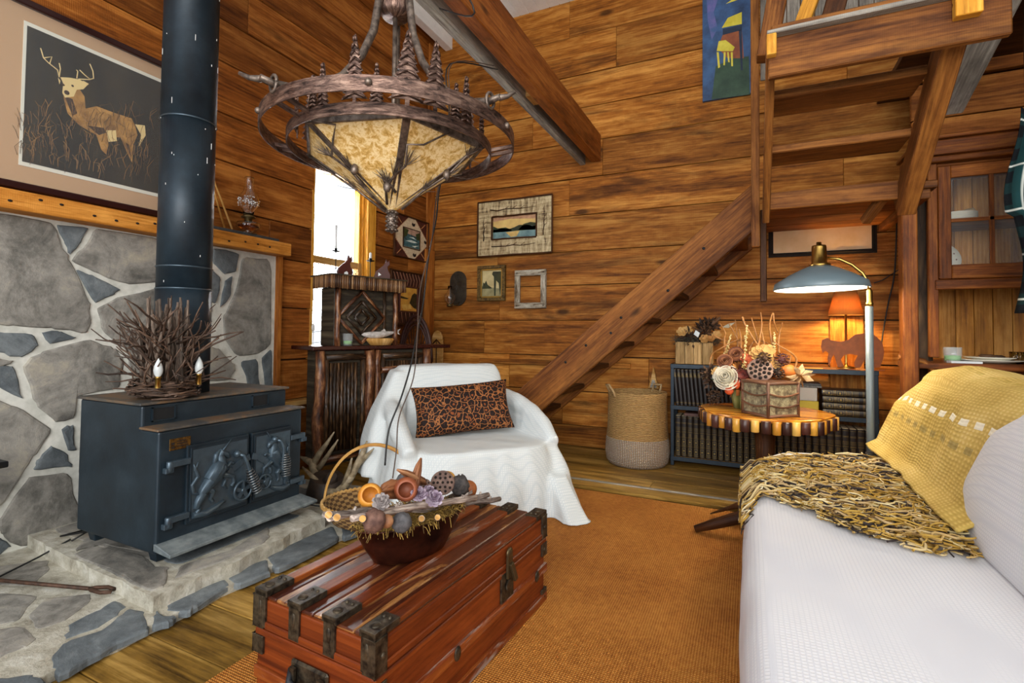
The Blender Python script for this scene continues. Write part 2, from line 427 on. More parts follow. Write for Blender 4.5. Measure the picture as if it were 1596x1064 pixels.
# ------------------------------------------------------------------ stone veneer and hearth
st = NT('field_stone', .75)
v1 = st.noise(st.uv((3, 3, 3), 'obj'), 1, 9, .68, .9); v2 = st.noise(st.uv((22, 22, 22), 'obj'), 1, 6, .75)
f = st.math('ADD', st.math('MULTIPLY', v1, .7), st.math('MULTIPLY', v2, .3))
ca = st.ramp(f, [(.34, srgb('4c4b48')), (.44, srgb('74716a')), (.54, srgb('96928a')), (.66, srgb('b4ab98'))])
cb = st.ramp(f, [(.34, srgb('40474b')), (.5, srgb('62696d')), (.66, srgb('858c8e'))])
cc = st.ramp(st.tone(), [(.45, (0, 0, 0)), (.55, (1, 1, 1))])
M['stone'] = st.out(st.mix(cc, cb, ca), f, .6, .02)
M['mortar'] = flat('mortar', 'c2c2b8', .9, c2='e2e1d8', vs=14)
mo = NT('hearth_mortar', .9); nz = mo.noise(mo.uv((11, 11, 11), 'obj'), 1, 7, .7)
M['mortar2'] = mo.out(mo.ramp(nz, [(.3, srgb('8b8474')), (.5, srgb('b5b0a0')), (.65, srgb('cfccc0'))]), nz, .8, .02)

def rounded(poly, k=.16, wob=.004):
    out = []; n = len(poly)
    for i in range(n):
        p, q, r = Vector(poly[i-1]), Vector(poly[i]), Vector(poly[(i+1) % n])
        a = q.lerp(p, k); b = q.lerp(r, k)
        for tt in (0, .5, 1):
            m = a.lerp(q, tt).lerp(q.lerp(b, tt), tt); out.append(m+Vector((rnd.uniform(-wob, wob), rnd.uniform(-wob, wob))))
        e = b.lerp(r.lerp(q, k), .5); out.append(e+Vector((rnd.uniform(-wob, wob), rnd.uniform(-wob, wob)))*1.6)
    return out
def inset(poly, d):
    c = sum((Vector(p) for p in poly), Vector((0, 0)))/len(poly); o = []
    for p in poly:
        v = Vector(p)-c; o.append(c+v*max(.5, 1-d/max(v.length, .02)))
    return o
def slab(mb, poly, base, thick, axis, tone):
    """a stone with a softly rounded rim. axis 'x': poly in (y,z), stands out along +x; axis 'z': poly in (x,y), lies flat"""
    rings = [(0, 0), (0, thick*.65), (.006, thick*.92), (.018, thick)]
    lay = []
    for d, h in rings:
        lay.append([(base+h, p[0], p[1]) if axis == 'x' else (p[0], p[1], base+h) for p in inset(poly, d)])
    n = len(poly); vs = [v for l in lay for v in l]; fs = []
    for k in range(len(rings)-1):
        for i in range(n): fs.append((k*n+i, k*n+(i+1) % n, (k+1)*n+(i+1) % n, (k+1)*n+i))
    cidx = len(vs); c = sum((Vector(v) for v in lay[-1]), Vector())/n
    c = c+(Vector((rnd.uniform(-.002, .006), 0, 0)) if axis == 'x' else Vector((0, 0, rnd.uniform(-.002, .003)))); vs.append(tuple(c))
    for i in range(n): fs.append(((len(rings)-1)*n+i, (len(rings)-1)*n+(i+1) % n, cidx))
    mb.add(vs, fs, None, tone, 0, False)
wall_stones = [
 ([(-40,325),(80,346),(92,370),(108,402),(140,470),(143,500),(136,519),(78,511),(20,508),(-40,506)],.9),
 ([(88,350),(138,354),(128,378),(108,396),(100,376)],.3),
 ([(146,356),(134,384),(112,406),(146,424),(195,443),(252,440),(252,364)],.9),
 ([(119,420),(147,473),(180,457),(188,449),(142,429)],.1),
 ([(151,480),(190,462),(250,447),(255,600),(208,590),(200,548),(160,516)],.9),
 ([(34,570),(68,548),(142,529),(179,542),(191,556),(186,605),(117,618),(115,652),(88,659),(56,629)],.9),
 ([(64,519),(80,537),(120,526),(93,515)],.2),
 ([(-40,514),(54,520),(62,539),(34,558),(0,548),(-40,545)],.2),
 ([(-20,552),(20,562),(16,566),(-20,580)],.9),
 ([(-30,570),(21,569),(36,622),(0,604),(-30,596)],.1),
 ([(-40,612),(28,633),(83,669),(57,707),(36,738),(0,792),(-40,800)],.9),
 ([(94,668),(114,662),(118,702),(106,700)],.2),
 ([(58,718),(79,695),(104,706),(116,727),(54,732)],.15),
 ([(46,743),(108,737),(125,800),(125,862),(30,852),(4,835),(0,806)],.8),
 ([(-40,840),(0,840),(18,851),(0,872),(-40,880)],.1),
 ([(-40,806),(-4,800),(-4,834),(-40,836)],.9),
 ([(332,386),(374,395),(369,423),(350,427),(332,410)],.2),
 ([(328,418),(345,434),(338,472),(320,470)],.25),
 ([(352,436),(363,430),(360,463),(343,480)],.25),
 ([(378,401),(422,404),(423,534),(405,551),(368,554),(349,527),(349,492),(368,453)],.9),
 ([(320,539),(341,543),(362,563),(369,575),(357,593),(320,593)],.8),
 ([(375,562),(402,560),(407,620),(390,610)],.05),
 ([(409,557),(424,543),(426,620),(414,612)],.3),
 ([(258,366),(325,386),(322,462),(258,448)],.9),
 ([(258,455),(318,470),(332,480),(316,532),(258,545)],.2),
 ([(262,552),(316,542),(316,610),(262,612)],.8),
 ([(124,664),(200,620),(300,612),(310,700),(280,800),(128,800)],.9),
 ([(318,606),(422,626),(424,700),(318,700)],.3),
 ([(128,806),(280,806),(300,830),(128,860)],.2)]
mb = MB()
for poly, tn in wall_stones:
    pts = []
    for u, v in poly:
        p = atx(u, v, WX+.05); pts.append((p.y, max(.03, min(p.z, 1.64))))
    slab(mb, rounded(pts, .14, .005), WX+.03, .026, 'x', tn)
# more stones further along, towards the photographer
y = .92
for row in range(5):
    yy = .9
    while yy > -1.3:
        w = rnd.uniform(.25, .5); z0 = .03+row*.32; pts = [(yy, z0), (yy-w+.03, z0+rnd.uniform(0, .04)), (yy-w+.02, z0+.28), (yy-rnd.uniform(0, .05), z0+.29)]
        slab(mb, rounded(pts, .2, .006), WX+.03, .026, 'x', rnd.choice((.1, .9, .9))); yy -= w
mb.box((WX+.005, -1.35, 0), (WX+.044, 2.6, 1.66), None, .5, 1)
struct(mb, 'wall_stone', [M['stone'], M['mortar']])

def hz(cr, z, dx=0, dy=800, s=3.8): return [tuple(atz(x/s+dx, y/s+dy, z).xy) for x, y in cr]
mb = MB()
low = [([(290,860),(375,765),(600,692),(705,612),(765,560),(860,580),(890,680),(700,762),(480,885),(350,955),(310,925)],.1),
 ([(395,700),(405,655),(600,562),(680,512),(755,545),(700,600),(590,678),(375,748)],.2),
 ([(160,610),(260,505),(535,470),(550,505),(480,565),(390,635),(210,690)],.8),
 ([(-150,470),(245,480),(110,635),(0,660),(-150,690)],.85),
 ([(-150,700),(130,665),(225,740),(170,785),(0,855),(-150,900)],.8),
 ([(-100,975),(200,950),(275,1000),(200,1100),(-100,1150)],.1),
 ([(-150,420),(200,430),(300,330),(300,270),(-150,330)],.85),
 ([(955,520),(1030,450),(1310,365),(1365,420),(1180,535),(1110,582),(985,575)],.1),
 ([(1322,352),(1585,268),(1600,345),(1400,425)],.15),
 ([(900,612),(930,572),(960,602),(1050,605),(1000,642),(905,665)],.3)]
for cr, tn in low:
    slab(mb, rounded(hz(cr, .035), .14, .004), .012, .026, 'z', tn)
for cr, tn in [([(0,0)],0)][:0]: pass
for px, tn in (([(412,866),(520,818),(528,838),(432,888)],.15), ([(530,815),(600,790),(600,815),(535,838)],.2)):
    slab(mb, rounded([tuple(atz(u, v, .035).xy) for u, v in px], .14, .004), .012, .026, 'z', tn)
led = [([(425,245),(540,185),(860,245),(950,330),(1000,315),(975,425),(895,455),(700,365)],.7),
 ([(1030,380),(1065,310),(1170,285),(1500,180),(1590,70),(1600,130),(1560,170),(1300,285)],.7),
 ([(430,225),(560,90),(850,150),(860,230),(560,170)],.8)]
for cr, tn in led: slab(mb, rounded(hz(cr, .1), .14, .004), .075, .026, 'z', tn)
for a, b, tn in (((-3.15, 1.3), (-2.35, 2.0), .8), ((-2.32, 1.35), (-2.2, 2.0), .2)):
    slab(mb, rounded([(a[0], a[1]), (b[0], a[1]), (b[0], b[1]), (a[0], b[1])], .1, .004), .075, .024, 'z', tn)
for x0, x1, y0, y1 in ((-3.1, -2.6, .2, .75), (-2.55, -2.05, .1, .78), (-3.1, -2.5, -.6, .14), (-2.45, -2.0, -.7, .05), (-3.0, -2.4, 2.15, 2.5)):
    slab(mb, rounded([(x0, y0), (x1, y0), (x1, y1), (x0, y1)], .2, .01), .012, .026, 'z', rnd.choice((.1, .8)))
# mortar beds with an uneven rim
def bed(pts, z0, z1, k=5, wob=.012):
    out = []
    for a, b in zip(pts, pts[1:]+pts[:1]):
        for i in range(k): p = Vector(a).lerp(Vector(b), i/k); out.append((p.x+rnd.uniform(-wob, wob), p.y+rnd.uniform(-wob, wob)))
    mb.prism(out, z0, z1, None, .5, 1)
bed([(WX+.04, -1.3), (-1.96, -1.3), (-1.955, .9), (-1.95, 1.75), (-1.93, 2.3), (-2.1, 2.72), (WX+.04, 2.62)], 0, .034, 9)
bed([(-2.75, 1.19), (-2.03, 1.155), (-2.02, 1.5), (-2.08, 2.06), (-2.5, 2.12), (WX+.05, 2.12), (WX+.05, 1.22)], .03, .094, 9, .008)
struct(mb, 'hearth', [M['stone'], M['mortar2']], bevel=.004)
# ================================================================== stove side
t_ = NT('stove_iron', .42, .35, .5); nz = t_.noise(t_.uv((5, 5, 5), 'obj'), 1, 6, .65); nf = t_.noise(t_.uv((60, 60, 60), 'obj'), 1, 3)
M['stove'] = t_.out(t_.ramp(nz, [(.3, srgb('18222a')), (.55, srgb('22303a')), (.75, srgb('303e49'))]), nf, .12, .003)
t_ = NT('rusty_plate', .6, .3); nz = t_.noise(t_.uv((4, 9, 6), 'obj'), 1, 7, .7, .6)
M['rust'] = t_.out(t_.ramp(nz, [(.35, srgb('3a3d40')), (.5, srgb('5f584f')), (.6, srgb('7d6248')), (.72, srgb('6a4224'))]), nz, .3, .004)
M['stovedark'] = flat('stove_black', '0c0e11', .7)
M['relief'] = flat('cast_iron_relief', '465560', .32, .5, var=.15, vs=30)
M['ash'] = flat('ash_ledge', '5c666b', .6, .3, c2='8f9797', vs=14)

SX, SY0, SY1 = -2.25, 1.285, 2.035      # front face, near end, far end
t = thing('wood_stove', 'blue-black cast iron wood stove with two relief doors standing on the stone hearth', 'stove', (-2.52, 1.66, .1))
mb = MB()
prof = [(SX, .15), (SX, .665), (SX-.125, .665), (SX-.125, .765), (-2.87, .765), (-2.87, .15)]
mb.prism([(p[0], p[1]) for p in prof], SY0, SY1, Matrix(((1, 0, 0, 0), (0, 0, 1, 0), (0, 1, 0, 0), (0, 0, 0, 1))))
mb.build('body', M['stove'], t, True, .012, 3)
mb = MB(); mb.box((-2.88, SY0-.012, .765), (SX-.115, SY1+.012, .777)); mb.build('top_plate', M['rust'], t, True, .003)
mb = MB(); mb.box((SX-.125, SY0-.01, .665), (SX+.012, SY1+.012, .675)); mb.build('step_plate', M['rust'], t, True, .003)
for y in (SY0+.09, SY1-.17):
    mb = MB(); mb.box((SX-.1265, y-.045, .695), (SX-.1215, y+.045, .748)); vent = mb.build('air_vent', M['stovedark'], t, True)
    mb = MB()
    for a, b, c, d in ((-.05, -.045, .69, .753), (.045, .05, .69, .753), (-.05, .05, .748, .753), (-.05, .05, .69, .695)): mb.box((SX-.1265, y+a, c), (SX-.117, y+b, d))
    mb.build('vent_rim', M['stove'], vent, True)
for x in (SX-.07, -2.8):
    for y in (SY0+.06, SY1-.06):
        mb = MB(); mb.add([(x-.03, y-.035, .15), (x+.03, y-.035, .15), (x+.03, y+.035, .15), (x-.03, y+.035, .15), (x-.022, y-.026, .1), (x+.022, y-.026, .1), (x+.022, y+.026, .1), (x-.022, y+.026, .1)],
            [(0, 1, 2, 3), (7, 6, 5, 4), (0, 4, 5, 1), (1, 5, 6, 2), (2, 6, 7, 3), (3, 7, 4, 0)]); mb.build('leg', M['stove'], t, True, .003)
mb = MB(); mb.add([(SX-.02, SY0-.0, .2), (SX-.02, SY1, .2), (SX+.1, SY1+.03, .17), (SX+.1, SY0-.0, .17), (SX-.02, SY0, .165), (SX-.02, SY1, .165), (SX+.1, SY1+.03, .155), (SX+.1, SY0, .155)],
    [(0, 1, 2, 3), (7, 6, 5, 4), (3, 2, 6, 7), (0, 3, 7, 4), (1, 5, 6, 2), (0, 4, 5, 1)]); mb.build('ash_ledge', M['ash'], t, True, .003)
mb = MB(); mb.box((SX, SY0+.045, .575), (SX+.003, SY0+.135, .625)); pl = mb.build('name_plate', flat('plate_gold', '8a6a34', .35, .8, c2='4a3018', vs=90), t, True, .001)
mb = MB()
for k in range(3): mb.box((SX+.003, SY0+.075, .588+k*.011), (SX+.0038, SY0+.125-k*.006, .592+k*.011))
for k in range(2): mb.box((SX+.003, SY0+.052, .583+k*.016), (SX+.0038, SY0+.066, .593+k*.016))
mb.build('plate_lettering', M['gap'], pl, True)

# doors: local frame in the plane (y, z) at x = SX
DY = [(1.40, 1.70), (1.715, 1.955)]
def relief(mb, pts, r, n=8, x=SX+.022, fl=.6):
    mb.tube([(x, a, b) for a, b in pts], [q*1.12 for q in r], n, .5)
for k, (a, b) in enumerate(DY):
    mb = MB(); mb.box((SX, a, .24), (SX+.014, b, .585)); mb.box((SX+.014, a+.012, .252), (SX+.02, b-.004, .573))
    dr = mb.build('door', M['stove'], t, True, .004, 2)
    mb = MB(); mb.box((SX+.02, a+.022, .262), (SX+.0205, b-.014, .563))
    s = 1 if k == 0 else -1; c0 = a if k == 0 else b
    w = (b-a)/.30
    def Y(v): return c0+s*v*w
    # rearing unicorn
    def R(pts, r): relief(mb, [(Y(p[0]), p[1]) for p in pts], r)
    R([(.04, .30), (.05, .33), (.07, .36)], [.012, .016, .02]); R([(.10, .41), (.13, .45), (.15, .48)], [.03, .032, .026])
    R([(.055, .345), (.07, .37), (.095, .40), (.13, .43), (.155, .455), (.15, .49), (.145, .515)], [.012, .02, .026, .028, .026, .02, .014])
    R([(.14, .50), (.152, .527), (.178, .512), (.19, .495)], [.012, .016, .012, .007])       # neck, head
    R([(.158, .53), (.2, .578)], [.005, .0015])                                             # horn
    R([(.125, .46), (.122, .49), (.128, .52), (.145, .538)], [.005, .01, .01, .005])         # mane
    R([(.15, .44), (.18, .455), (.2, .47), (.215, .46)], [.014, .01, .007, .006])
    R([(.155, .425), (.19, .41), (.215, .40), (.22, .37), (.205, .355)], [.014, .011, .008, .007, .008])
    R([(.065, .355), (.045, .32), (.055, .295), (.04, .275)], [.018, .012, .008, .011])
    R([(.09, .375), (.115, .355), (.105, .325), (.115, .31)], [.016, .012, .008, .008])
    R([(.05, .36), (.025, .375), (.02, .41), (.045, .44), (.035, .47), (.025, .50)], [.005, .006, .007, .007, .006, .003])
    R([(.03, .47), (.045, .505)], [.005, .002])
    R([(.025, .275), (.08, .268), (.13, .28), (.17, .298)], [.012, .014, .012, .007])
    # ribbon across both doors
    arc = [(.17, .40), (.21, .435), (.26, .462), (.30, .473)]
    for q in range(len(arc)-1): mb.bar((SX+.022, Y(arc[q][0]), arc[q][1]), (SX+.022, Y(arc[q+1][0]), arc[q+1][1]), .008, .03, (0, 0, 1), .5)
    R([(.175, .395), (.165, .37), (.185, .35)], [.008, .008, .003])
    mb.build('relief', M['relief'], dr, True, .0015)
    for z in (.52, .285):
        mb = MB()
        ya = a-.085 if k == 0 else b+.04
        mb.bar((SX+.016, c0+s*.01, z), (SX+.016, c0-s*.075, z), .022, .026); mb.tube([(SX+.016, c0-s*.075, z-.03), (SX+.016, c0-s*.075, z+.014)], .013, 10)
        mb.box((SX, min(c0-s*.095, c0-s*.06), z-.035), (SX+.025, max(c0-s*.095, c0-s*.06), z-.012))
        mb.build('hinge', M['relief'], dr, True, .002)
    # air wheel
    yc = 1.655 if k == 0 else 1.775; zc = .325 if k == 0 else .335; r = .045 if k == 0 else .035
    mb = MB(); ring = [(SX+.04, yc+r*math.cos(q*PI/12), zc+r*math.sin(q*PI/12)) for q in range(25)]
    mb.tube(ring, .006, 8)
    for q in range(5): mb.bar((SX+.04, yc, zc), (SX+.036, yc+r*math.cos(q*2*PI/5+.3), zc+r*math.sin(q*2*PI/5+.3)), .008, .018)
    mb.tube([(SX+.018, yc, zc), (SX+.052, yc, zc)], .011, 10)
    mb.build('draft_wheel', M['relief'], dr, True)
    # handle with coil
    y0, z0 = (1.625, .505) if k == 0 else (1.835, .535); y1, z1 = (1.70, .33) if k == 0 else (1.865, .365)
    mb = MB(); mb.blob((SX+.035, y0, z0), .017, 12); mb.tube([(SX+.035, y0, z0), (SX+.055, y0+.02, z0-.01), (SX+.06, y0+.035, z0-.05), (SX+.07, y1-.01, z1+.02), (SX+.075, y1, z1-.01)], .0085, 10)
    hd = mb.build('handle', M['relief'], dr, True)
    mb = MB(); A = Vector((SX+.064, y0+.042, z0-.075)); B = Vector((SX+.078, y1+.004, z1-.02)); ax = (B-A).normalized(); e1 = ax.cross(Vector((1, 0, 0))).normalized(); e2 = ax.cross(e1)
    coil = [A.lerp(B, q/130)+(e1*math.cos(q*2*PI/13)+e2*math.sin(q*2*PI/13))*(.011+.014*math.sin(PI*min(1, q/100)*.75)) for q in range(131)]
    mb.tube(coil, .0022, 5); mb.build('coil', M['chrome'], hd, True)

# stove pipe
t = thing('stove_pipe', 'tall dark blue-grey metal stove pipe rising from the top of the stove', 'stove pipe', (-2.62, 1.60, .777))
mb = MB(); mb.tube([(-2.62, 1.60, .777), (-2.62, 1.60, 1.30)], .124, 40, .5); mb.build('lower_section', M['stove'], t, True)
mb = MB(); mb.tube([(-2.62, 1.60, 1.30), (-2.62, 1.60, 2.16)], .122, 40, .5); mb.build('middle_section', M['stove'], t, True)
mb = MB(); mb.tube([(-2.62, 1.60, 2.16), (-2.62, 1.60, CEIL)], .1235, 40, .5); mb.build('upper_section', M['stove'], t, True)
for z in (1.30, 1.41, 2.16):
    mb = MB(); mb.lathe([(.1235, z-.004), (.1275, z), (.1235, z+.004)], 40, Matrix.Translation((-2.62, 1.60, 0)))
    mb.build('seam_band', M['relief'], t, True)
mb = MB()
for k in range(26):
    a = rnd.uniform(-1.9, .9); z = rnd.uniform(1.3, 2.9); h = rnd.choice((.006, .01, .03))
    mb.box((-2.62+.1245*math.cos(a), 1.6+.1245*math.sin(a)-.0015, z), (-2.62+.1255*math.cos(a), 1.6+.1245*math.sin(a)+.0015, z+h))
tag(mb.build('paint_chip', M['white'], t, True), kind='stuff')

# twig nest lamp on the stove
M['twig'] = bark('twig_bark', '241a14', '5a4436', '8b6f5a', 2)
M['twig2'] = bark('driftwood', '3a3029', '7a685a', 'a89684', 2)
t = thing('twig_lamp', 'bundled twig table lamp with two flame bulbs on top of the stove', 'lamp', (-2.47, 1.43, .777))
mb = MB(); cx, cy = -2.47, 1.43
for k in range(60):
    a = rnd.uniform(0, 2*PI); r = rnd.uniform(.02, .09); x, y = cx+r*math.cos(a), cy+r*math.sin(a); h = rnd.uniform(.26, .46)
    mb.tube([(x, y, .80), (x+rnd.uniform(-.01, .01), y+rnd.uniform(-.01, .01), .8+h*.5), (x+rnd.uniform(-.03, .03), y+rnd.uniform(-.03, .03), .79+h)], [rnd.uniform(.007, .015), .009, .005], 6)
mb.build('log_core', M['twig2'], t, True)
mb = MB()
for k in range(130):
    a = rnd.uniform(0, 2*PI); z0 = rnd.uniform(.81, 1.10); x, y = cx+.07*math.cos(a), cy+.07*math.sin(a)
    L = rnd.uniform(.12, .30); up = rnd.uniform(.15, 1.2); b = a+rnd.uniform(-1.3, 1.3); p = Vector((x, y, z0)); pts = [p.copy()]
    for q in range(4):
        d = Vector((math.cos(b), math.sin(b), up)).normalized(); p = p+d*L/4; b += rnd.uniform(-.5, .5); up += rnd.uniform(-.3, .45); pts.append(p.copy())
    r = rnd.uniform(.0035, .0065); mb.tube(pts, [r, r*.9, r*.8, r*.7, r*.5], 5)
    if k % 2: q = pts[2]; mb.tube([q, q+Vector((rnd.uniform(-.04, .04), rnd.uniform(-.04, .04), rnd.uniform(.02, .07)))], [r*.7, r*.35], 5)
mb.build('twigs', M['twig'], t, True)
mb = MB()
for k in range(110):
    a = rnd.uniform(0, 2*PI); rr = rnd.uniform(.10, .145); sp = rnd.uniform(.5, 1.5); z0 = .782+rnd.random()*.075
    pts = [(cx+(rr+rnd.uniform(-.006, .006))*math.cos(a+q*sp/4), cy+(rr+rnd.uniform(-.006, .006))*math.sin(a+q*sp/4), z0+rnd.uniform(-.003, .012)) for q in range(5)]
    mb.tube(pts, rnd.uniform(.003, .0055), 5)
mb.build('nest_base', M['twig'], t, True)
M['bulb'] = flat('frosted_bulb', 'd5dcdc', .25)
for y in (1.325, 1.505):
    p = Vector((-2.335, y, .87)); mb = MB(); mb.lathe([(.011, -.03), (.011, .012), (.013, .013), (.013, .02), (0, .02)], 14, Matrix.Translation(p)); sk = mb.build('socket', M['brass'], t, True)
    mb = MB(); mb.lathe([(.008, .018), (.016, .032), (.0185, .048), (.015, .068), (.008, .086), (.002, .098), (0, .1)], 16, Matrix.Translation(p)); mb.build('bulb', M['bulb'], sk, True)

# mantel, picture, lamp
t = thing('mantel_shelf', 'long rough timber mantel shelf above the stone wall', 'shelf', (-3.12, .8, 1.64))
mb = MB(); mb.box((WX+.02, -1.2, 1.642), (-3.06, 2.64, 1.735), 1, .9); mb.build('plank', wood('mantel_wood', '6a3a10', 'b9762c', 'dc9a48', .55, 1.4, .3, True, .1, .3), t, True, .008, 2)
mb = MB(); 
for k in range(34): mb.blob((-3.058, -1.1+k*.108+rnd.uniform(-.02, .02), 1.69+rnd.uniform(-.018, .018)), (.003, .009, .006), 8)
tag(mb.build('nail_holes', M['gap'], t, True), kind='stuff')

fr = thing('framed_deer_print', 'large framed print of an antlered buck in tall grass above the mantel', 'picture', (WX+.03, 1.0, 1.76))
mb = MB(); y0, y1, z0, z1 = .30, 1.835, 1.765, 2.70; fx = WX+.012
def rectframe(mb, x0, x1, y0, y1, z0, z1, w, tn=.5):
    mb.box((x0, y0, z0), (x1, y1, z0+w), 1, tn); mb.box((x0, y0, z1-w), (x1, y1, z1), 1, tn); mb.box((x0, y0, z0+w), (x1, y0+w, z1-w), 2, tn); mb.box((x0, y1-w, z0+w), (x1, y1, z1-w), 2, tn)
rectframe(mb, fx, fx+.035, y0, y1, z0, z1, .035); mb.build('frame', flat('mahogany_frame', '2d1210', .3), fr, True, .006, 2)
mb = MB(); mb.box((fx+.004, y0+.03, z0+.03), (fx+.012, y1-.03, z1-.03)); mb.build('mat_board', flat('tan_mat', 'b4926e', .8), fr, True)
iy0, iy1, iz0, iz1 = y0+.02+.76, y1-.11, z0+.12, z1-.13
iy0 = atx(32, 250, fx).y; iy1 = atx(245, 250, fx).y; iz0 = atx(248, 303, fx).z; iz1 = atx(240, 126, fx).z
mb = MB(); mb.box((fx+.012, iy0-.012, iz0-.02), (fx+.015, iy1+.014, iz1+.02)); mb.build('inner_mat', flat('pale_mat', 'd5d4c6', .8), fr, True)
t_ = NT('print_ground', .3); nz = t_.noise(t_.uv((8, 8, 3), 'obj'), 1, 5)
mb = MB(); mb.box((fx+.015, iy0, iz0), (fx+.017, iy1, iz1)); pr_ = mb.build('print', t_.out(t_.ramp(nz, [(.4, srgb('15130c')), (.7, srgb('2e2717'))])), fr, True)
def paint(cr, x, s=2.66): return [tuple(atx(a/s, b/s, x).yz) for a, b in cr]
YZ = Matrix(((0, 0, 1, 0), (1, 0, 0, 0), (0, 1, 0, 0), (0, 0, 0, 1)))
mb = MB(); X = fx+.017
mb.prism(paint([(262,400),(280,470),(330,520),(400,560),(420,620),(440,640),(450,600),(445,565),(500,570),(530,640),(548,675),(552,600),(570,560),(560,520),(545,490),(480,470),(400,440),(355,450),(350,400),(330,370),(290,365)], X), X, X+.0006, YZ)
mb.build('painted_deer', flat('deer_brown', '7a5424', .5, c2='b98a44', vs=14), pr_, True)
mb = MB(); mb.prism(paint([(262,345),(250,320),(290,322),(330,330),(365,350),(345,370),(318,372),(305,400),(270,405),(258,385)], X), X+.0006, X+.0012, YZ)
mb.prism(paint([(440,540),(480,540),(484,585),(450,588)], X), X+.0006, X+.0012, YZ); mb.prism(paint([(560,515),(600,520),(604,560),(575,608),(585,560)], X), X+.0006, X+.0012, YZ)
for e_ in ([(322,345),(345,335),(368,348),(350,362)], [(250,335),(240,322),(246,350)]): mb.prism(paint(e_, X), X+.0012, X+.0018, YZ)
for cr in ([(245,320),(238,290),(200,260),(180,240),(168,200)], [(205,265),(215,235),(182,240)], [(245,318),(250,285),(245,262)], [(318,325),(322,295),(316,290)], [(325,328),(370,330),(388,325),(385,295),(372,265)], [(375,330),(350,310),(330,290)]):
    mb.tube([(X+.001, *p) for p in paint(cr, X)], .0028, 4)
mb.build('painted_highlights', flat('deer_cream', 'd8c084', .5), pr_, True)
mb = MB()
for u, v, r in ((262, 352, .006), (300, 356, .006), (276, 384, .012)): p = paint([(u, v)], X)[0]; mb.blob((X+.002, *p), (.001, r, r), 8)
for cr in ([(268,400),(300,410),(320,470),(300,480)], [(360,520),(410,560),(440,550),(430,530)], [(520,590),(545,660),(535,600)]): mb.prism(paint(cr, X), X+.0006, X+.001, YZ)
mb.build('painted_shadows', flat('deer_dark', '3a2410', .5), pr_, True)
mb = MB()
for k in range(230):
    u = rnd.uniform(70, 640); v = rnd.uniform(470, 760)
    if v > 690+(u-70)*.16: v -= 120
    cr = [(u, v), (u+rnd.uniform(-14, 14), v-35), (u+rnd.uniform(-30, 30), v-rnd.uniform(40, 70))]
    mb.tube([(X+.0014, *p) for p in paint(cr, X)], .0011, 3, rnd.random())
tag(mb.build('painted_grass', toned('grass_strokes', [(0, '3a2c14'), (.5, '6b4c22'), (1, 'a87c40')]), pr_, True), kind='stuff')
gl = NT('picture_glass', .03, 0, .6); gl.b.inputs['Alpha'].default_value = .03; gl.b.inputs['Base Color'].default_value = (1, 1, 1, 1); M['pglass'] = gl.m
mb = MB(); mb.box((fx+.024, y0+.03, z0+.03), (fx+.026, y1-.03, z1-.03)); mb.build('glass_pane', M['pglass'], fr, True)

M['glass'] = glass('clear_glass'); 
t = thing('oil_lamp', 'glass oil lamp with etched chimney and amber oil on the mantel end', 'lamp', (-3.12, 2.325, 1.745))
T = Matrix.Translation((-3.12, 2.325, 1.756))
mb = MB(); mb.lathe([(0, 0), (.05, 0), (.055, .006), (.02, .016), (.05, .03), (.072, .045), (.07, .075), (.03, .085), (.018, .092)], 24, T); mb.build('font', M['glass'], t, True, solid=-.003)
mb = MB(); mb.lathe([(0, .034), (.045, .034), (.066, .047), (.0665, .058), (0, .058)], 24, T); mb.build('oil', glass('amber_oil', 'e09030', .05, 1.3), t, True)
mb = MB(); mb.lathe([(.02, .088), (.026, .09), (.024, .105), (.045, .112), (.046, .118), (.03, .128), (.032, .14), (.014, .146)], 24, T); mb.tube([(-3.10, 2.30, 1.87), (-3.08, 2.28, 1.87)], .003, 6); mb.build('burner', flat('old_brass', '6f5e3c', .35, .9), t, True)
mb = MB(); mb.lathe([(.03, .13), (.034, .16), (.055, .19), (.066, .222), (.058, .26), (.034, .295), (.026, .33), (.026, .385), (.029, .39)], 28, T); ch = mb.build('chimney', M['glass'], t, True, solid=-.002)
mb = MB()
for k in range(70):
    a = rnd.uniform(0, 2*PI); z = rnd.uniform(.195, .25); r = .0665*math.cos((z-.222)*9); c = Vector((r*math.cos(a), r*math.sin(a), z)); 
    mb.blob(T @ c, .0035, 6)
tag(mb.build('etched_dots', M['white'], ch, True), kind='stuff')
mb = MB()
mb.prism([(-3.19, 1.9), (-3.08, 1.92), (-3.075, 2.3), (-3.085, 2.55), (-3.19, 2.58)], 1.735, 1.757); tag(mb.build("slate_board", flat("slate", "3a3d3e", .7, var=.3), bevel=.004), "flat dark slate slab lying on the mantel under the oil lamp", "slab")
t = thing('crossed_sticks', 'two thin wooden sticks with a red flag leaning on the wall beside the stove pipe', 'sticks', (-3.1, 2.05, 1.757))
mb = MB()
for a, b in (((350, 355), (322, 258)), ((362, 356), (326, 262))): pa, pb = atx(*a, -3.1), atx(*b, -3.17); pa.z = 1.762; d = (pb-pa); mb.tube([pa, pa+d*1.5], .006, 8, .8)
mb.build('sticks', M['light'], t, True)
mb = MB(); p = atx(328, 280, -3.165); mb.prism([(p.y-.09, p.z+.05), (p.y+.012, p.z+.04), (p.y+.02, p.z-.03), (p.y-.09, p.z-.03)], -3.168, -3.164, YZ); mb.build('flag', flat('red_cloth', 'a01820', .8), t, True)

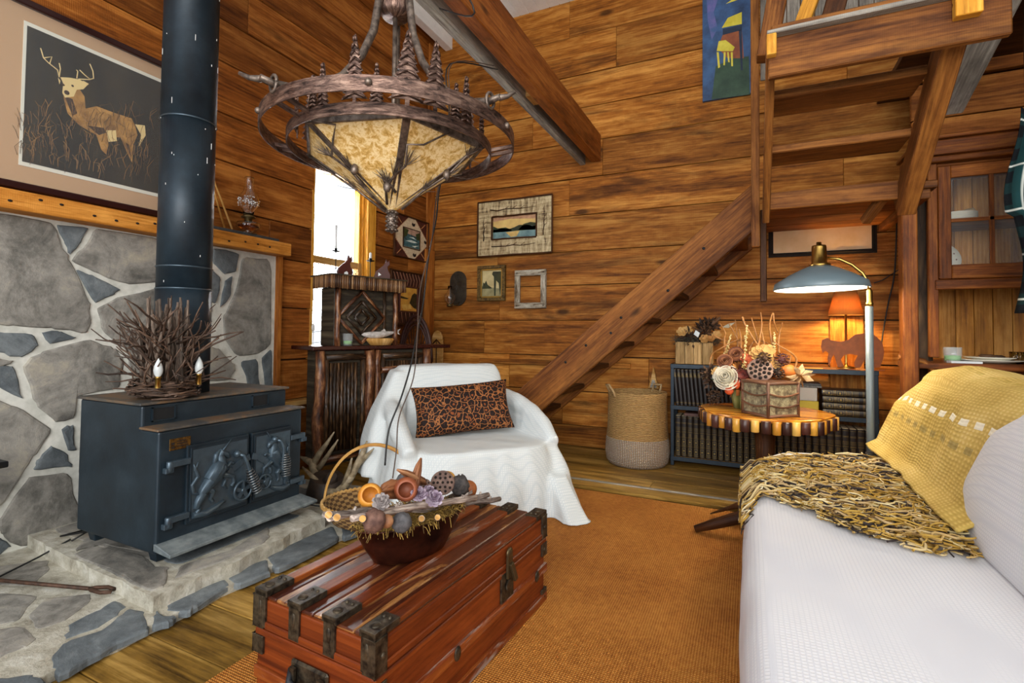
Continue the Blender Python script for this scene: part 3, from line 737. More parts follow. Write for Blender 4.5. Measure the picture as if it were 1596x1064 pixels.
# iron poker, cable on the hearth
t = thing('hook_poker', 'long rusty iron rod with a looped end lying across the hearth', 'poker', (-2.6, 1.1, .05))
mb = MB(); a, b = atz(0, 904, .055), atz(140, 917, .055); c = a+(a-b).normalized()*.35
mb.tube([c, a, b], .0075, 10); e = (b-a).normalized(); n_ = Vector((-e.y, e.x, 0))
mb.tube([b, b+e*.02+n_*.012, b+e*.06+n_*.022, b+e*.10+n_*.012, b+e*.105-n_*.008, b+e*.07-n_*.02, b+e*.02-n_*.01, b+e*.0], .0075, 10)
mb.build('rod', flat('rusted_iron', '3b2a20', .6, .4, c2='5c4030', vs=40), t, True)
mb = MB(); pts = [atz(-60, 925, .05), atz(0, 898, .05), atz(60, 868, .06), atz(110, 840, .105), Vector((-2.85, 1.26, .11)), Vector((-2.88, 1.33, .12)), Vector((-2.84, 1.36, .13)), Vector((-2.9, 1.24, .13)), Vector((-2.95, 1.35, .11)), Vector((-2.98, 1.6, .105))]
mb.tube(pts, .004, 7)
tag(mb.build('power_cable', M['cordb']), 'thin black cable trailing over the hearth from behind the stove', 'cable')
a_ = atx(10, 722, -2.6); mb = MB(); mb.box((-2.95, .35, a_.z-.012), (-2.58, a_.y, a_.z+.012)); mb.box((-2.79, .5, .06), (-2.75, .54, a_.z)); mb.box((-2.9, .4, .038), (-2.64, .64, .06))
tag(mb.build('side_stand', M['iron'], bevel=.003), 'small black metal stand just inside the left edge beside the stove', 'stand')
# ================================================================== twig hutch in the corner
M['bark'] = bark('dark_bark', '140c06', '3c2817', '7a5a3c', 1.0, .35)
M['bark2'] = bark('bark_sheet', '15100a', '3a3124', '6d604a', .5, .6)
M['sticks'] = toned('split_sticks', [(0, '2a1a10'), (.4, '5a3a22'), (.7, '8a6440'), (1, 'b08a60')], .45, 0, 40, .5)
t_ = NT('birch_pole', .3); nz = t_.noise(t_.uv((7, 22, 1)), 1, 5, .7); pk = t_.ramp(nz, [(.38, srgb('2a160c')), (.5, srgb('5d3520')), (.62, srgb('9a6a44')), (.72, srgb('c8a888'))])
M['birch'] = t_.out(pk, nz, .7, .008)
H = Vector((-2.69, 3.0)); HA = math.radians(73)
t = thing('twig_hutch', 'dark rustic bark and twig hutch standing in the corner under the window', 'hutch', (H.x, H.y, 0), HA)
# local: x along the front, -y out to the room
mb = MB(); mb.box((-.34, .0, .12), (.60, .2, .95)); mb.build('body', M['bark2'], t, bevel=.004)
mb = MB(); mb.box((-.42, -.05, .955), (.84, .30, .985), 0, .2); mb.build('counter', flat('dark_red_counter', '35140f', .25, var=.1), t, bevel=.006, seg=2)
for x, r in ((-.36, .036), (.045, .036), (.115, .026), (.585, .034)):
    mb = MB(); pts = [(x+rnd.uniform(-.008, .008), -.03+rnd.uniform(-.006, .006), z*.95/8) for z in range(9)]
    mb.tube(pts, [r*rnd.uniform(.9, 1.12) for _ in pts], 12); mb.build('post', M['birch'], t)
for x0, x1 in ((-.325, .01), (.145, .55)):
    mb = MB()
    for k in range(int((x1-x0-.1)/.028)):
        x = x0+.065+k*.028; mb.tube([(x, -.012, .22), (x+rnd.uniform(-.004, .004), -.014, .5), (x, -.012, .86)], rnd.uniform(.013, .016), 7)
    d = mb.build('door', M['bark'], t)
    mb = MB()
    for x in (x0+.02, x1-.02): mb.tube([(x, -.022, .16), (x+.004, -.024, .5), (x, -.022, .92)], .02, 9)
    mb.build('stile', M['bark'], d)
    for z in (.17, .90): mb = MB(); mb.tube([(x0+.01, -.026, z), ((x0+x1)/2, -.03, z+.004), (x1-.01, -.026, z)], .024, 9); mb.build('rail', M['birch'] if z < .5 else M['bark'], d)
    if x0 > 0:
        mb = MB(); mb.tube([(x0, -.03, .79), (x0+.2, -.034, .795), (x1, -.03, .79)], .026, 9); mb.build('rail', M['birch'], d)
# upper box
mb = MB(); mb.box((-.24, .0, .985), (.27, .2, 1.42)); mb.build('upper_box', M['bark2'], t, bevel=.004)
for x in (-.225, .275):
    mb = MB(); pts = [(x+rnd.uniform(-.003, .003), -.025, .985+z*.43/6) for z in range(7)]; mb.tube(pts, [.02*rnd.uniform(.9, 1.1) for _ in pts], 10); mb.build('post', M['birch'], t)
mb = MB(); mb.tube([(.18, -.012, .985), (.18, -.012, 1.42)], .012, 8)
mb.build('stile', M['bark'], t)
for s in (1., .62, .3):
    mb = MB(); c = Vector((-.02, -.012, 1.2)); w, h = .2*s, .2*s
    q = [c+Vector((w, 0, 0)), c+Vector((0, 0, h)), c+Vector((-w, 0, 0)), c+Vector((0, 0, -h))]
    for a, b in zip(q, q[1:]+q[:1]): mb.tube([a, b], .013 if s == 1 else .011, 8, .7 if s == 1 else .2)
    mb.build('diamond_moulding', M['birch'] if s == 1 else M['bark'], t)
mb = MB(); mb.box((-.29, -.055, 1.425), (.34, .24, 1.50)); co = mb.build('cornice', M['bark2'], t)
mb = MB(); x = -.295
while x < .35:
    r = rnd.uniform(.008, .012); mb.tube([(x, -.062, 1.41-rnd.uniform(0, .006)), (x, -.062, 1.505)], r, 6, rnd.random()); x += r*1.9
for k in range(18): r = .0095; mb.tube([(-.298, -.05+k*.015, 1.412), (-.298, -.05+k*.015, 1.505)], r, 6, rnd.random())
for k in range(18): r = .0095; mb.tube([(.348, -.05+k*.015, 1.412), (.348, -.05+k*.015, 1.505)], r, 6, rnd.random())
tag(mb.build('stick_fringe', M['sticks'], co), kind='stuff')
mb = MB(); mb.box((-.31, -.075, 1.502), (.36, .25, 1.512)); mb.build('top', M['bark2'], t, bevel=.003)
def hp(x, y, z): p = wm(t) @ Vector((x, y, z)); return p
HT = wm(t)
def hloc(x, y, z): return tuple(HT @ Vector((x, y, z)))

g2 = NT('tumbler_glass', .04, 0, .8); g2.b.inputs['Alpha'].default_value = .22; M['glass2'] = g2.out((.85, .92, .92, 1))
# things on the hutch
c = thing('glass_tumbler', 'clear glass tumbler holding a green candle on the hutch counter', 'glass', hloc(-.13, -.005, .986))
mb = MB(); mb.lathe([(0, 0), (.034, 0), (.039, .09), (.036, .09), (.032, .008), (0, .008)], 22); mb.build('tumbler', M['glass2'], c)
mb = MB(); mb.lathe([(0, .01), (.03, .01), (.033, .035), (0, .037)], 20); mb.build('candle_wax', flat('green_wax', '6cc22c', .4), c)
c = thing('trout_dish', 'carved wooden trout lying on an oval wooden base on the hutch counter', 'fish carving', hloc(.08, .03, .986), HA)
c.location = hloc(.14, -.025, .986); c.scale = (1.1, 1.1, 1.1)
mb = MB(); mb.lathe([(0, 0), (.07, 0), (.09, .025), (.10, .04), (.09, .05), (0, .05)], 24, Matrix.Diagonal((1.15, .45, 1, 1))); mb.build('base', M['light'], c)
mb = MB(); mb.tube([(-.15, 0, .075), (-.135, 0, .076), (-.09, 0, .073), (-.03, 0, .072), (.04, 0, .08), (.09, 0, .088), (.12, 0, .093)], [.003, .012, .023, .026, .021, .013, .008], 12, .5)
mb.prism([(.11, .095), (.165, .075), (.15, .095), (.17, .12), (.12, .1)], -.002, .002, Matrix(((1, 0, 0, 0), (0, 0, 1, 0), (0, 1, 0, 0), (0, 0, 0, 1))))
mb.prism([(0, .098), (.03, .118), (.045, .1)], -.002, .002, Matrix(((1, 0, 0, 0), (0, 0, 1, 0), (0, 1, 0, 0), (0, 0, 0, 1))))
mb.build('trout', flat('trout_grey', 'a39a94', .35, c2='d4cfca', vs=40), c)
def canine(name, label, loc, rz, h, white):
    c = thing(name, label, 'figurine', loc, rz); s = h/.13
    P = Matrix(((s, 0, 0, 0), (0, 0, 1, 0), (0, s, 0, 0), (0, 0, 0, 1)))
    mb = MB(); mb.prism([(-.05, 0), (.045, 0), (.05, .03), (.035, .06), (.03, .085), (.045, .10), (.04, .13), (.03, .115), (.02, .135), (.012, .105), (-.005, .085), (-.02, .075), (-.045, .05), (-.055, .02)], -.009, .009, P)
    mb.build('body', flat('red_brown_wood', '4e2219', .5, var=.15), c, bevel=.003)
    mb = MB(); mb.prism([(-.012, .0), (.012, 0), (.016, .02), (.006, .03), (-.01, .022)] if white else [(-.03, .02), (-.01, .03), (-.028, .045)], -.0105, -.0085, P)
    mb.build('white_paw', M['white'], c); return c
canine('fox_figurine', 'red-brown sitting fox figurine on the hutch top, nearer the window', hloc(-.13, .05, 1.513), HA, .155, True)
canine('fox_figurine', 'red-brown howling fox figurine at the right end of the hutch top', hloc(.20, .05, 1.513), HA-.5, .16, False)
def candlestick(loc, h, label, cand):
    c = thing('candlestick', label, 'candlestick', loc)
    mb = MB(); mb.lathe([(0, 0), (.03, 0), (.028, .006), (.006, .012), (.004, .03), (.003, h-.02), (.005, h-.01), (.032, h-.004), (.034, h), (.012, h), (.012, h+.018), (.010, h+.018)], 18); mb.build('stem', M['iron'], c)
    mb = MB(); mb.tube([(0, 0, h), (.001, 0, h+.06), (.0, 0, h+cand)], [.010, .010, .009], 12); mb.tube([(0, 0, h+cand), (0, 0, h+cand+.01)], .001, 4); mb.build('candle', flat('ivory_wax', 'd9dcda', .4), c)
    return c
p_ = hloc(-.15, .16, 1.513); candlestick(p_, .20, 'thin iron candlestick with tall white candle in front of the window', .20)
p_ = hloc(.16, .17, 1.513); candlestick(p_, .16, 'thin iron candlestick behind the howling fox on the hutch', .06)

# arched twig chair back behind the hutch
t = thing('twig_chair', 'dark bentwood twig chair with arched back in the corner behind the hutch', 'chair', (-2.86, 4.02, 0), 0)
mb = MB(); C0 = Vector((-3.0, 4.1, .80)); w = Vector((.19, 0, 0)); 
for s, r in ((1, .018), (.9, .012), (.8, .01)):
    mb.tube([C0+w*s*math.cos(a)+Vector((0, 0, .45*s*math.sin(a))) for a in [PI*k/24 for k in range(25)]], r, 8, .4)
mb.build('arched_back', flat('purple_brown_twig', '3c1f1a', .45, var=.2), t, True)
mb = MB()
for k in range(-4, 5): mb.tube([C0+Vector((.012*k, .01, -.1)), C0+Vector((.024*k, .012, .15)), C0+Vector((.037*k, .012, .40*math.cos(k*.27)))], .007, 6)
tag(mb.build('back_spindles', M['dark'], t, True), None)
for x, y in ((-3.17, 4.1), (-2.82, 4.1), (-3.15, 3.98), (-2.84, 3.98)):
    mb = MB(); mb.tube([(x, y, 0), (x, y, .42 if y < 4.05 else .82)], .018, 8); mb.build('leg', M['dark'], t, True)
mb = MB(); mb.box((-3.18, 3.96, .41), (-2.80, 4.14, .44)); mb.build('seat', M['dark'], t, True, .006)

# carved wooden oval on the wall corner
t = thing('carved_board', 'pale round-topped carved wooden board leaning in the corner beside the hutch', 'board', (-3.08, 4.6, 0))
mb = MB(); P = Matrix(((1, 0, 0, -3.09), (0, 0, -1, 4.62), (0, 1, 0, 0), (0, 0, 0, 1)))
mb.prism([(-.07, 0), (.07, 0), (.075, .95), (.065, 1.04), (.04, 1.09), (0, 1.11), (-.04, 1.09), (-.065, 1.04), (-.075, .95)], -.012, .012, P); mb.build('board', M['light'], t, True, .004)
mb = MB(); mb.tube([(-3.15, 4.603, .95), (-3.09, 4.6, 1.01), (-3.03, 4.603, .95)], .008, 6); mb.tube([(-3.09, 4.603, .35), (-3.09, 4.6, 1.0)], .005, 6); mb.build('carved_ridge', M['dark'], t, True)

# white cord with switch and plug down the wall
t = thing('wall_cable', 'white hanging cord with inline switch and adapter on the wall left of the hutch', 'cord', (-3.18, 2.99, .3))
def wx(u, v, x=-3.13): return atx(u, v, x)
mb = MB(); mb.tube([wx(488, 440), wx(489, 500), wx(487, 560), wx(486, 628)], .0035, 6); mb.tube([wx(485, 650), wx(479, 680), wx(484, 700), wx(483, 722)], .0035, 6); mb.build('cord', M['cordw'], t, True)
mb = MB(); mb.blob(wx(488, 510), (.012, .014, .032), 14); mb.build('switch', M['cordw'], t, True)
p = wx(484, 640); mb = MB(); mb.box((p.x-.015, p.y-.03, p.z-.05), (p.x+.015, p.y+.028, p.z+.028)); mb.box((p.x-.01, p.y-.034, p.z+.028), (p.x+.01, p.y+.012, p.z+.055)); mb.build('adapter', M['cordw'], t, True, .005, 2)

# ================================================================== wall pictures and sconce
def pic_x(name, label, px, border, fm, depth=.025, fn=None):
    a, b, c_, d = [atx(u, v, WX+.02) for u, v in px]; y0 = (a.y+d.y)/2; y1 = (b.y+c_.y)/2; z1 = (a.z+b.z)/2; z0 = (c_.z+d.z)/2
    t = thing(name, label, 'picture', (WX+.008, (y0+y1)/2, z0)); 
    mb = MB(); rectframe(mb, WX+.008, WX+.008+depth, y0, y1, z0, z1, border); mb.build('frame', fm, t, True, .003)
    return t, y0+border, y1-border, z0+border, z1-border
YP = Matrix(((1, 0, 0, 0), (0, 0, -1, 0), (0, 1, 0, 0), (0, 0, 0, 1)))      # polygon (x, z) at y = -depth
def painting(t, plane, rect, layers, axis):
    """flat picture built of thin painted shapes; rect in wall coordinates, layers of (material, polygon in 0..1)"""
    a0, a1, z0, z1 = rect
    root = None
    for k, (m, polys, nm) in enumerate(layers):
        mb = MB()
        for poly in polys:
            pts = [(a0+(a1-a0)*p[0], z0+(z1-z0)*p[1]) for p in poly]
            if axis == 'x': mb.prism(pts, plane+k*.0006, plane+(k+1)*.0006, YZ)
            else: mb.prism(pts, -plane+k*.0006, -plane+(k+1)*.0006, YP)
        o = mb.build(nm, m, root or t, True)
        if root is None: root = o
def C(n, c, c2=None, vs=25): 
    if n not in M: M[n] = flat(n, c, .55, c2=c2, vs=vs)
    return M[n]
full = [[(0, 0), (1, 0), (1, 1), (0, 1)]]
def hills(y, n=9, amp=.05, base=0, sd=3):
    r = random.Random(sd); return [(0, base)]+[(k/n, y+r.uniform(-amp, amp)) for k in range(n+1)]+[(1, base)]
def trees_line(y0, n, h, sd): 
    r = random.Random(sd); pts = [(0, y0)]
    for k in range(n*2+1): pts.append((k/(n*2), y0+(h*r.uniform(.4, 1))))
    return pts+[(1, y0)]
# left wall, upper: square picture inside a diamond birch mat
t, y0, y1, z0, z1 = pic_x('diamond_framed_picture', 'square river painting set in a white diamond mat, upper picture left of the corner', [(617, 333), (671, 346), (664, 409), (611, 398)], .012, M['dark'])
X = WX+.012; painting(t, X, (y0, y1, z0, z1), [(C('maroon_mat', '3c1a14', '57261c'), full, 'mat_board'), (C('birch_mat', 'c9b391', 'e0cfb0', 40), [[(.5, 1.0), (.62, 1), (1, .52), (1, .42), (.6, 0), (.42, 0), (0, .45), (0, .55), (.4, 1)]], 'birch_diamond')], 'x')
X2 = X+.004; mb = MB(); ry = lambda f: y0+(y1-y0)*f; rz_ = lambda f: z0+(z1-z0)*f
rectframe(mb, X, X+.01, ry(.24), ry(.76), rz_(.24), rz_(.74), .008); mb.build('inner_frame', M['dark'], t, True, .001)
painting(t, X2, (ry(.26), ry(.74), rz_(.27), rz_(.72)), [(C('river_blue', '1f3a40', '4a7a80'), full, 'painting'), (C('river_sky', '9a7a68', 'c9a890'), [[(0, .75), (1, .65), (1, 1), (0, 1)]], 'painted_sky'), (C('river_white', 'b8cfc8', 'e8efe8'), [[(.1, .3), (.5, .42), (.9, .35), (.6, .28)], [(.3, .55), (.8, .5), (.6, .6)], [(.5, .1), (.95, .2), (.7, .05)]], 'painted_rapids'), (C('river_green', '1f2a14', '3c4a22'), [[(0, .45), (.2, .6), (.3, .95), (0, 1)], [(.8, .5), (1, .5), (1, .95), (.75, .8)]], 'painted_trees')], 'x')
mb = MB()
for (a, b) in (((.0, .55), (.4, 1)), ((.62, 1), (1, .52)), ((1, .42), (.6, 0)), ((.42, 0), (0, .45)), ((.08, .95), (.2, .82)), ((.92, .95), (.8, .82)), ((.08, .05), (.2, .18)), ((.92, .05), (.8, .18))):
    for k in range(12):
        f = (k+.5)/12; q = (a[0]+(b[0]-a[0])*f, a[1]+(b[1]-a[1])*f); mb.blob((X+.003, ry(q[0]), rz_(q[1])), .0045, 6)
tag(mb.build('bead_trim', C('bead_trim', 'b87c4a'), t, True), kind='stuff')
mb = MB()
for cy_, cz_ in ((.56, .86), (.60, .10), (.95, .5)):
    mb.prism([(ry(cy_-.06), rz_(cz_)), (ry(cy_-.03), rz_(cz_+.05)), (ry(cy_), rz_(cz_+.02)), (ry(cy_+.05), rz_(cz_+.05)), (ry(cy_+.04), rz_(cz_-.03)), (ry(cy_-.02), rz_(cz_-.05))], X+.0012, X+.003, YZ)
mb.build('leaf_marks', M['gap'], t, True)
# left wall, lower: twig frame with sunset
t, y0, y1, z0, z1 = pic_x('twig_framed_sunset', 'golden sunset painting in a dark twig frame, lower picture left of the corner', [(610, 416), (661, 430), (656, 512), (606, 500)], .014, M['dark'])
painting(t, X, (y0, y1, z0, z1), [(C('dark_bark_mat', '2c1510', '4e261a'), full, 'mat_board')], 'x')
a, b = ry(.30), ry(.82); mb = MB(); rectframe(mb, X, X+.012, ry(.27), ry(.86), rz_(.22), rz_(.74), .01); mb.build('inner_frame', C('rosewood', '5c2f22'), t, True, .001)
painting(t, X+.004, (ry(.3), ry(.83), rz_(.25), rz_(.71)), [(C('sunset_gold', 'c98a34', 'e8b850', 8), full, 'painting'), (C('sunset_dark', '2a2410', '4a3a18'), [[(.55, .35), (.7, .7), (.85, .8), (1, .75), (1, .1), (.8, .15)], [(0, .62), (.5, .55), (.4, .5), (0, .52)]], 'painted_trees'), (C('sunset_water', 'd9a040', 'f0cc70'), [[(0, .25), (.6, .3), (.7, .1), (.2, .02)]], 'painted_water')], 'x')
mb = MB()
for k in range(9): f = .1+k*.1; mb.tube([(X+.006, ry(f), rz_(.74)), (X+.008, ry(f+.03), rz_(.86)), (X+.006, ry(f-.03), rz_(.99))], .004, 5, .8)
for k in range(6): f = .2+k*.13; mb.tube([(X+.006, ry(f), rz_(.22)), (X+.006, ry(f+.04), rz_(.02))], .004, 5, .8)
tag(mb.build('twig_inlay', C('pale_twig', '8a5a40'), t, True), None)

def pic_y(name, label, x0, x1, z0, z1, w, fm, depth=.03, cat='picture', bv=.004):
    t = thing(name, label, cat, ((x0+x1)/2, WY-.008, z0)); mb = MB(); f = WY-.008
    mb.box((x0, f-depth, z0), (x1, f, z0+w), 0); mb.box((x0, f-depth, z1-w), (x1, f, z1), 0); mb.box((x0, f-depth, z0+w), (x0+w, f, z1-w), 2); mb.box((x1-w, f-depth, z0+w), (x1, f, z1-w), 2)
    mb.build('frame', fm, t, bevel=bv, world=True); return t
t_ = NT('birch_bark_frame', .6); nz = t_.noise(t_.uv((30, 5, 1)), 1, 6, .75, .5); n2 = t_.noise(t_.uv((3, 26, 1)), 1, 4, .7)
M['birchbark'] = t_.out(t_.ramp(t_.math('ADD', t_.math('MULTIPLY', nz, .6), t_.math('MULTIPLY', n2, .4)), [(.38, srgb('3a2a1a')), (.46, srgb('96805a')), (.56, srgb('c9b890')), (.7, srgb('ddd0b0'))]), nz, .5, .006)
t = pic_y('birch_framed_landscape', 'wide sunset lake landscape in a broad birch bark frame, highest picture on the back wall', -2.625, -1.785, 1.905, 2.475, .17, M['birchbark'], .03)
mb = MB()
for a, b in (((-2.63, 1.9), (-1.78, 1.9)), ((-2.63, 2.48), (-1.78, 2.48)), ((-2.63, 1.9), (-2.63, 2.48)), ((-1.78, 1.9), (-1.78, 2.48)), ((-2.46, 2.07), (-1.95, 2.07)), ((-2.46, 2.31), (-1.95, 2.31)), ((-2.46, 2.07), (-2.46, 2.31)), ((-1.95, 2.07), (-1.95, 2.31))):
    mb.tube([(a[0]+(b[0]-a[0])*k/8, WY-.04+rnd.uniform(-.002, .002), a[1]+(b[1]-a[1])*k/8+rnd.uniform(-.003, .003)) for k in range(9)], .009, 7)
for a in ((-2.5, 2.42, .4), (-2.3, 1.97, .45), (-2.56, 2.05, -.25)):
    pass
mb.build('twig_edging', M['dark'], t, True)
mb = MB()
for (x, z, L, v) in ((-2.48, 2.38, .52, 0), (-2.46, 2.0, .5, 0), (-2.555, 2.06, .26, 1), (-1.87, 2.08, .28, 1)):
    p = [(x+(0 if v else L*k/6)+rnd.uniform(-.008, .008)*v, WY-.042, z+(L*k/6 if v else rnd.uniform(-.01, .01))) for k in range(7)]; mb.tube(p, [.006, .006, .005, .005, .004, .003, .002], 5)
    for q in p[2:5]: mb.tube([q, (q[0]+.05*(1-v)+.03*v, q[1], q[2]+.03)], [.003, .0015], 4)
mb.build('twig_inlay', M['dark'], t, True)
painting(t, WY-.016, (-2.46, -1.95, 2.07, 2.31), [(C('dusk_sky', 'c9a060', 'e4c878', 6), full, 'painting'), (C('dusk_cloud', 'a87a5a', 'd0a078'), [[(0, .8), (.4, .88), (1, .78), (1, 1), (0, 1)]], 'painted_cloud'), (C('lake', '3f6068', '7fa0a0', 10), [[(0, 0), (1, 0), (1, .36), (0, .36)]], 'painted_lake'), (C('lake_gold', 'b8924a', 'd8b870'), [[(.3, .3), (.62, .34), (.55, .1), (.42, .08)]], 'painted_reflection'), (C('far_trees', '1c2410', '34401c'), [trees_line(.33, 5, .26, 4)[:-1]+[(1, .33)], [(0, .33), (0, .62), (.12, .5), (.3, .52), (.42, .4), (.45, .33)], [(.58, .36), (.7, .6), (.85, .66), (1, .6), (1, .3)]], 'painted_trees')], 'y')
t = pic_y('small_gilt_painting', 'small upright lakeside painting in a dark gilded frame below the birch framed picture', -2.63, -2.30, 1.425, 1.80, .035, flat('aged_gilt', '3d2c14', .4, .4, c2='7a6230', vs=50), .035)
mb = MB(); x0, x1, z0, z1 = -2.595, -2.335, 1.46, 1.765; f = WY-.012
for a, b, c_, d in ((x0, x1, z0, z0+.015), (x0, x1, z1-.015, z1), (x0, x0+.015, z0, z1), (x1-.015, x1, z0, z1)): mb.box((a, f-.02, c_), (b, f, d))
mb.build('inner_gilt', flat('bright_gilt', '9a7c3a', .35, .7), t, True, .002)
painting(t, WY-.014, (-2.58, -2.35, 1.475, 1.75), [(C('pale_dusk', 'b0a070', 'd2c490', 8), full, 'painting'), (C('pond', '7a7550', 'a09a70', 14), [[(0, 0), (1, 0), (1, .28), (0, .4)]], 'painted_water'), (C('near_trees', '20240f', '353c1a'), [[(0, .3), (.05, .55), (.12, .5), (.2, .62), (.28, .45), (.5, .33), (.5, .3)], [(.62, .02), (.6, .75), (.5, .85), (.55, .95), (.98, .95), (1, .5), (.92, .02), (.85, .5), (.72, .6), (.7, .02)]], 'painted_trees')], 'y')
t_ = NT('whitewashed', .8); nz = t_.noise(t_.uv((6, 30, 1)), 1, 6, .75)
M['whitewash'] = t_.out(t_.ramp(nz, [(.4, srgb('5c4a36')), (.5, srgb('9c9280')), (.65, srgb('c4bfae'))]), nz, .4, .004)
t = pic_y('empty_frame', 'empty whitewashed rectangular wooden frame hanging on the back wall', -2.192, -1.845, 1.342, 1.735, .058, M['whitewash'], .028, 'frame')
for x in (-2.165, -1.872):
    for z in (1.37, 1.707): mb = MB(); mb.blob((x, WY-.037, z), (.006, .003, .006), 8); mb.build('corner_nail', M['iron'], t, True)
t = thing('wall_sconce', 'tin wall sconce with round back and glass chimney beside the corner', 'wall lamp', (-2.9, WY-.01, 1.38))
mb = MB(); P = Matrix(((1, 0, 0, 0), (0, 0, -1, WY-.012), (0, 1, 0, 0), (0, 0, 0, 1)))
mb.prism([(-2.88+.105*math.cos(a), (1.65 if math.sin(a) > 0 else 1.49)+.11*math.sin(a)) for a in [2*PI*k/28 for k in range(28)]], 0, .008, P)
for k in range(14):
    a = 2*PI*k/14; mb.tube([(-2.88+.02*math.cos(a), WY-.022, 1.62+.02*math.sin(a)), (-2.88+.098*math.cos(a), WY-.022, 1.63+.098*math.sin(a))], .004, 5)
mb.build('back_plate', flat('old_tin', '4a443c', .45, .8, var=.2), t, True, .002)
mb = MB(); mb.tube([(-2.86, WY-.02, 1.42), (-2.87, WY-.06, 1.385), (-2.9, WY-.11, 1.38)], .005, 6); mb.lathe([(0, 0), (.03, 0), (.035, .02), (.02, .03), (.018, .045)], 18, Matrix.Translation((-2.92, WY-.12, 1.365))); mb.build('burner', flat('old_brass2', '6f5e3c', .35, .9), t, True)
mb = MB(); mb.lathe([(.02, .03), (.045, .05), (.062, .085), (.06, .12), (.035, .15), (.022, .17), (.02, .225)], 24, Matrix.Translation((-2.92, WY-.12, 1.365))); mb.build('chimney', M['glass'], t, True, solid=-.002)
t = thing('canvas_painting', 'tall blue unframed canvas with yellow shapes high on the back wall', 'painting', (-.18, WY-.01, 3.15))
mb = MB(); mb.box((-.37, WY-.035, 3.155), (.02, WY-.006, 4.15)); cv = mb.build('canvas', C('canvas_blue', '1a3458', '3a6090', 6), t, True)
def q(pts): return [((p[0]+.37)/.39, (p[1]-3.155)/.995) for p in pts]
def cr3(l): return [((lambda P: ((P.x+.37)/.39, (P.z-3.155)/.995))(aty(a/3.192+680, b/3.192, WY-.035))) for a, b in l]
painting(t, WY-.035, (-.37, .02, 3.155, 4.15), [(C('violet', '6a62a0', '3a5a8c', 12), [cr3([(1345,0),(1400,0),(1380,60),(1400,140),(1370,200),(1350,100)])], 'violet_swirl'), (C('canvas_green', '1c3a2a', '35523c', 10), [cr3([(1390,330),(1480,290),(1555,280),(1560,470),(1370,495)])], 'green_ground'),
 (C('canvas_red', '7a3a24', 'a05a30', 10), [cr3([(1430,160),(1520,150),(1530,290),(1450,290),(1400,240)])], 'red_hill'), (C('canvas_yellow', 'c8b82a', 'e4d850', 10), [cr3([(1450,90),(1520,60),(1520,120),(1420,140)]), cr3([(1440,20),(1500,0),(1470,0)]), cr3([(1395,255),(1405,205),(1440,200),(1485,235),(1475,255)]), cr3([(1395,260),(1405,260),(1412,335),(1402,340)]), cr3([(1430,260),(1440,260),(1436,325),(1428,325)]), cr3([(1465,260),(1475,260),(1476,330),(1468,330)]), cr3([(1447,260),(1455,260),(1460,310),(1452,310)])], 'yellow_house'),
 (C('canvas_dark', '10243a', '182c48'), [cr3([(1505,150),(1520,150),(1525,350),(1515,350)]), cr3([(1425,145),(1520,125),(1520,150),(1425,175)])], 'dark_trunk')], 'y')
# ================================================================== rug, armchair, trunk
t_ = NT('sisal', .9, 0, .2); c_ = t_.uv((1, 1, 1), 'obj')
w1 = t_.n('ShaderNodeTexWave', i_Vector=c_, i_Scale=34, i_Distortion=1.2, i_Detail=2, bands_direction='X').outputs['Fac']; w2 = t_.n('ShaderNodeTexWave', i_Vector=c_, i_Scale=34, i_Distortion=1.2, i_Detail=2, bands_direction='Y').outputs['Fac']
hh = t_.math('MULTIPLY', w1, w2); nz = t_.noise(t_.uv((2, 2, 2), 'obj'), 1, 5); nf = t_.noise(t_.uv((50, 50, 50), 'obj'), 1, 3)
col = t_.ramp(t_.math('ADD', t_.math('MULTIPLY', hh, .35), t_.math('ADD', t_.math('MULTIPLY', nz, .35), t_.math('MULTIPLY', nf, .3))), [(.22, srgb('7a4010')), (.40, srgb('b4702a')), (.62, srgb('d89c50'))])
M['sisal'] = t_.out(col, hh, .9, .006)
mb = MB(); nx, ny = 60, 70
def rugf(u, v): return (-1.52+2.9*u, -.6+4.0*v, .012+.0015*noise.noise(Vector((u*9, v*9, 0))))
mb.grid(rugf, 40, 50); mb.box((-1.52, -.6, .0005), (1.38, 3.4, .008), 1, .4)
tag(mb.build('sisal_rug', M['sisal']), 'large rust-orange woven sisal rug covering the floor between armchair and sofa', 'rug')

def cloth_mat(name, base, line, sc, warm=None):
    t = NT(name, .85, 0, .2); c = t.uv((1, 1, 1), 'obj')
    a = t.n('ShaderNodeTexWave', i_Vector=c, i_Scale=sc, i_Distortion=.15, bands_direction='X', wave_profile='SIN').outputs['Fac']
    b = t.n('ShaderNodeTexWave', i_Vector=c, i_Scale=sc, i_Distortion=.15, bands_direction='Y').outputs['Fac']
    z = t.n('ShaderNodeTexWave', i_Vector=c, i_Scale=sc, i_Distortion=.15, bands_direction='Z').outputs['Fac']
    h = t.math('MAXIMUM', a, t.math('MAXIMUM', b, z)); h = t.math('POWER', h, 4)
    f = t.math('MULTIPLY', h, .5); big = t.ramp(t.noise(t.uv((1.2, 1.2, 1.2), 'obj'), 1, 3), [(.35, (0, 0, 0)), (.65, (1, 1, 1))])
    col = t.mix(t.math('MULTIPLY', f, t.math('ADD', t.math('MULTIPLY', big, .6), .4)), srgb(base), srgb(line))
    return t.out(col, h, .25, .002)
M['cover'] = cloth_mat('white_waffle_cover', 'dfe3e2', 'aebdc4', 26)
M['sofac'] = cloth_mat('white_sofa_cover', 'dfdfe2', 'b9bdca', 28)

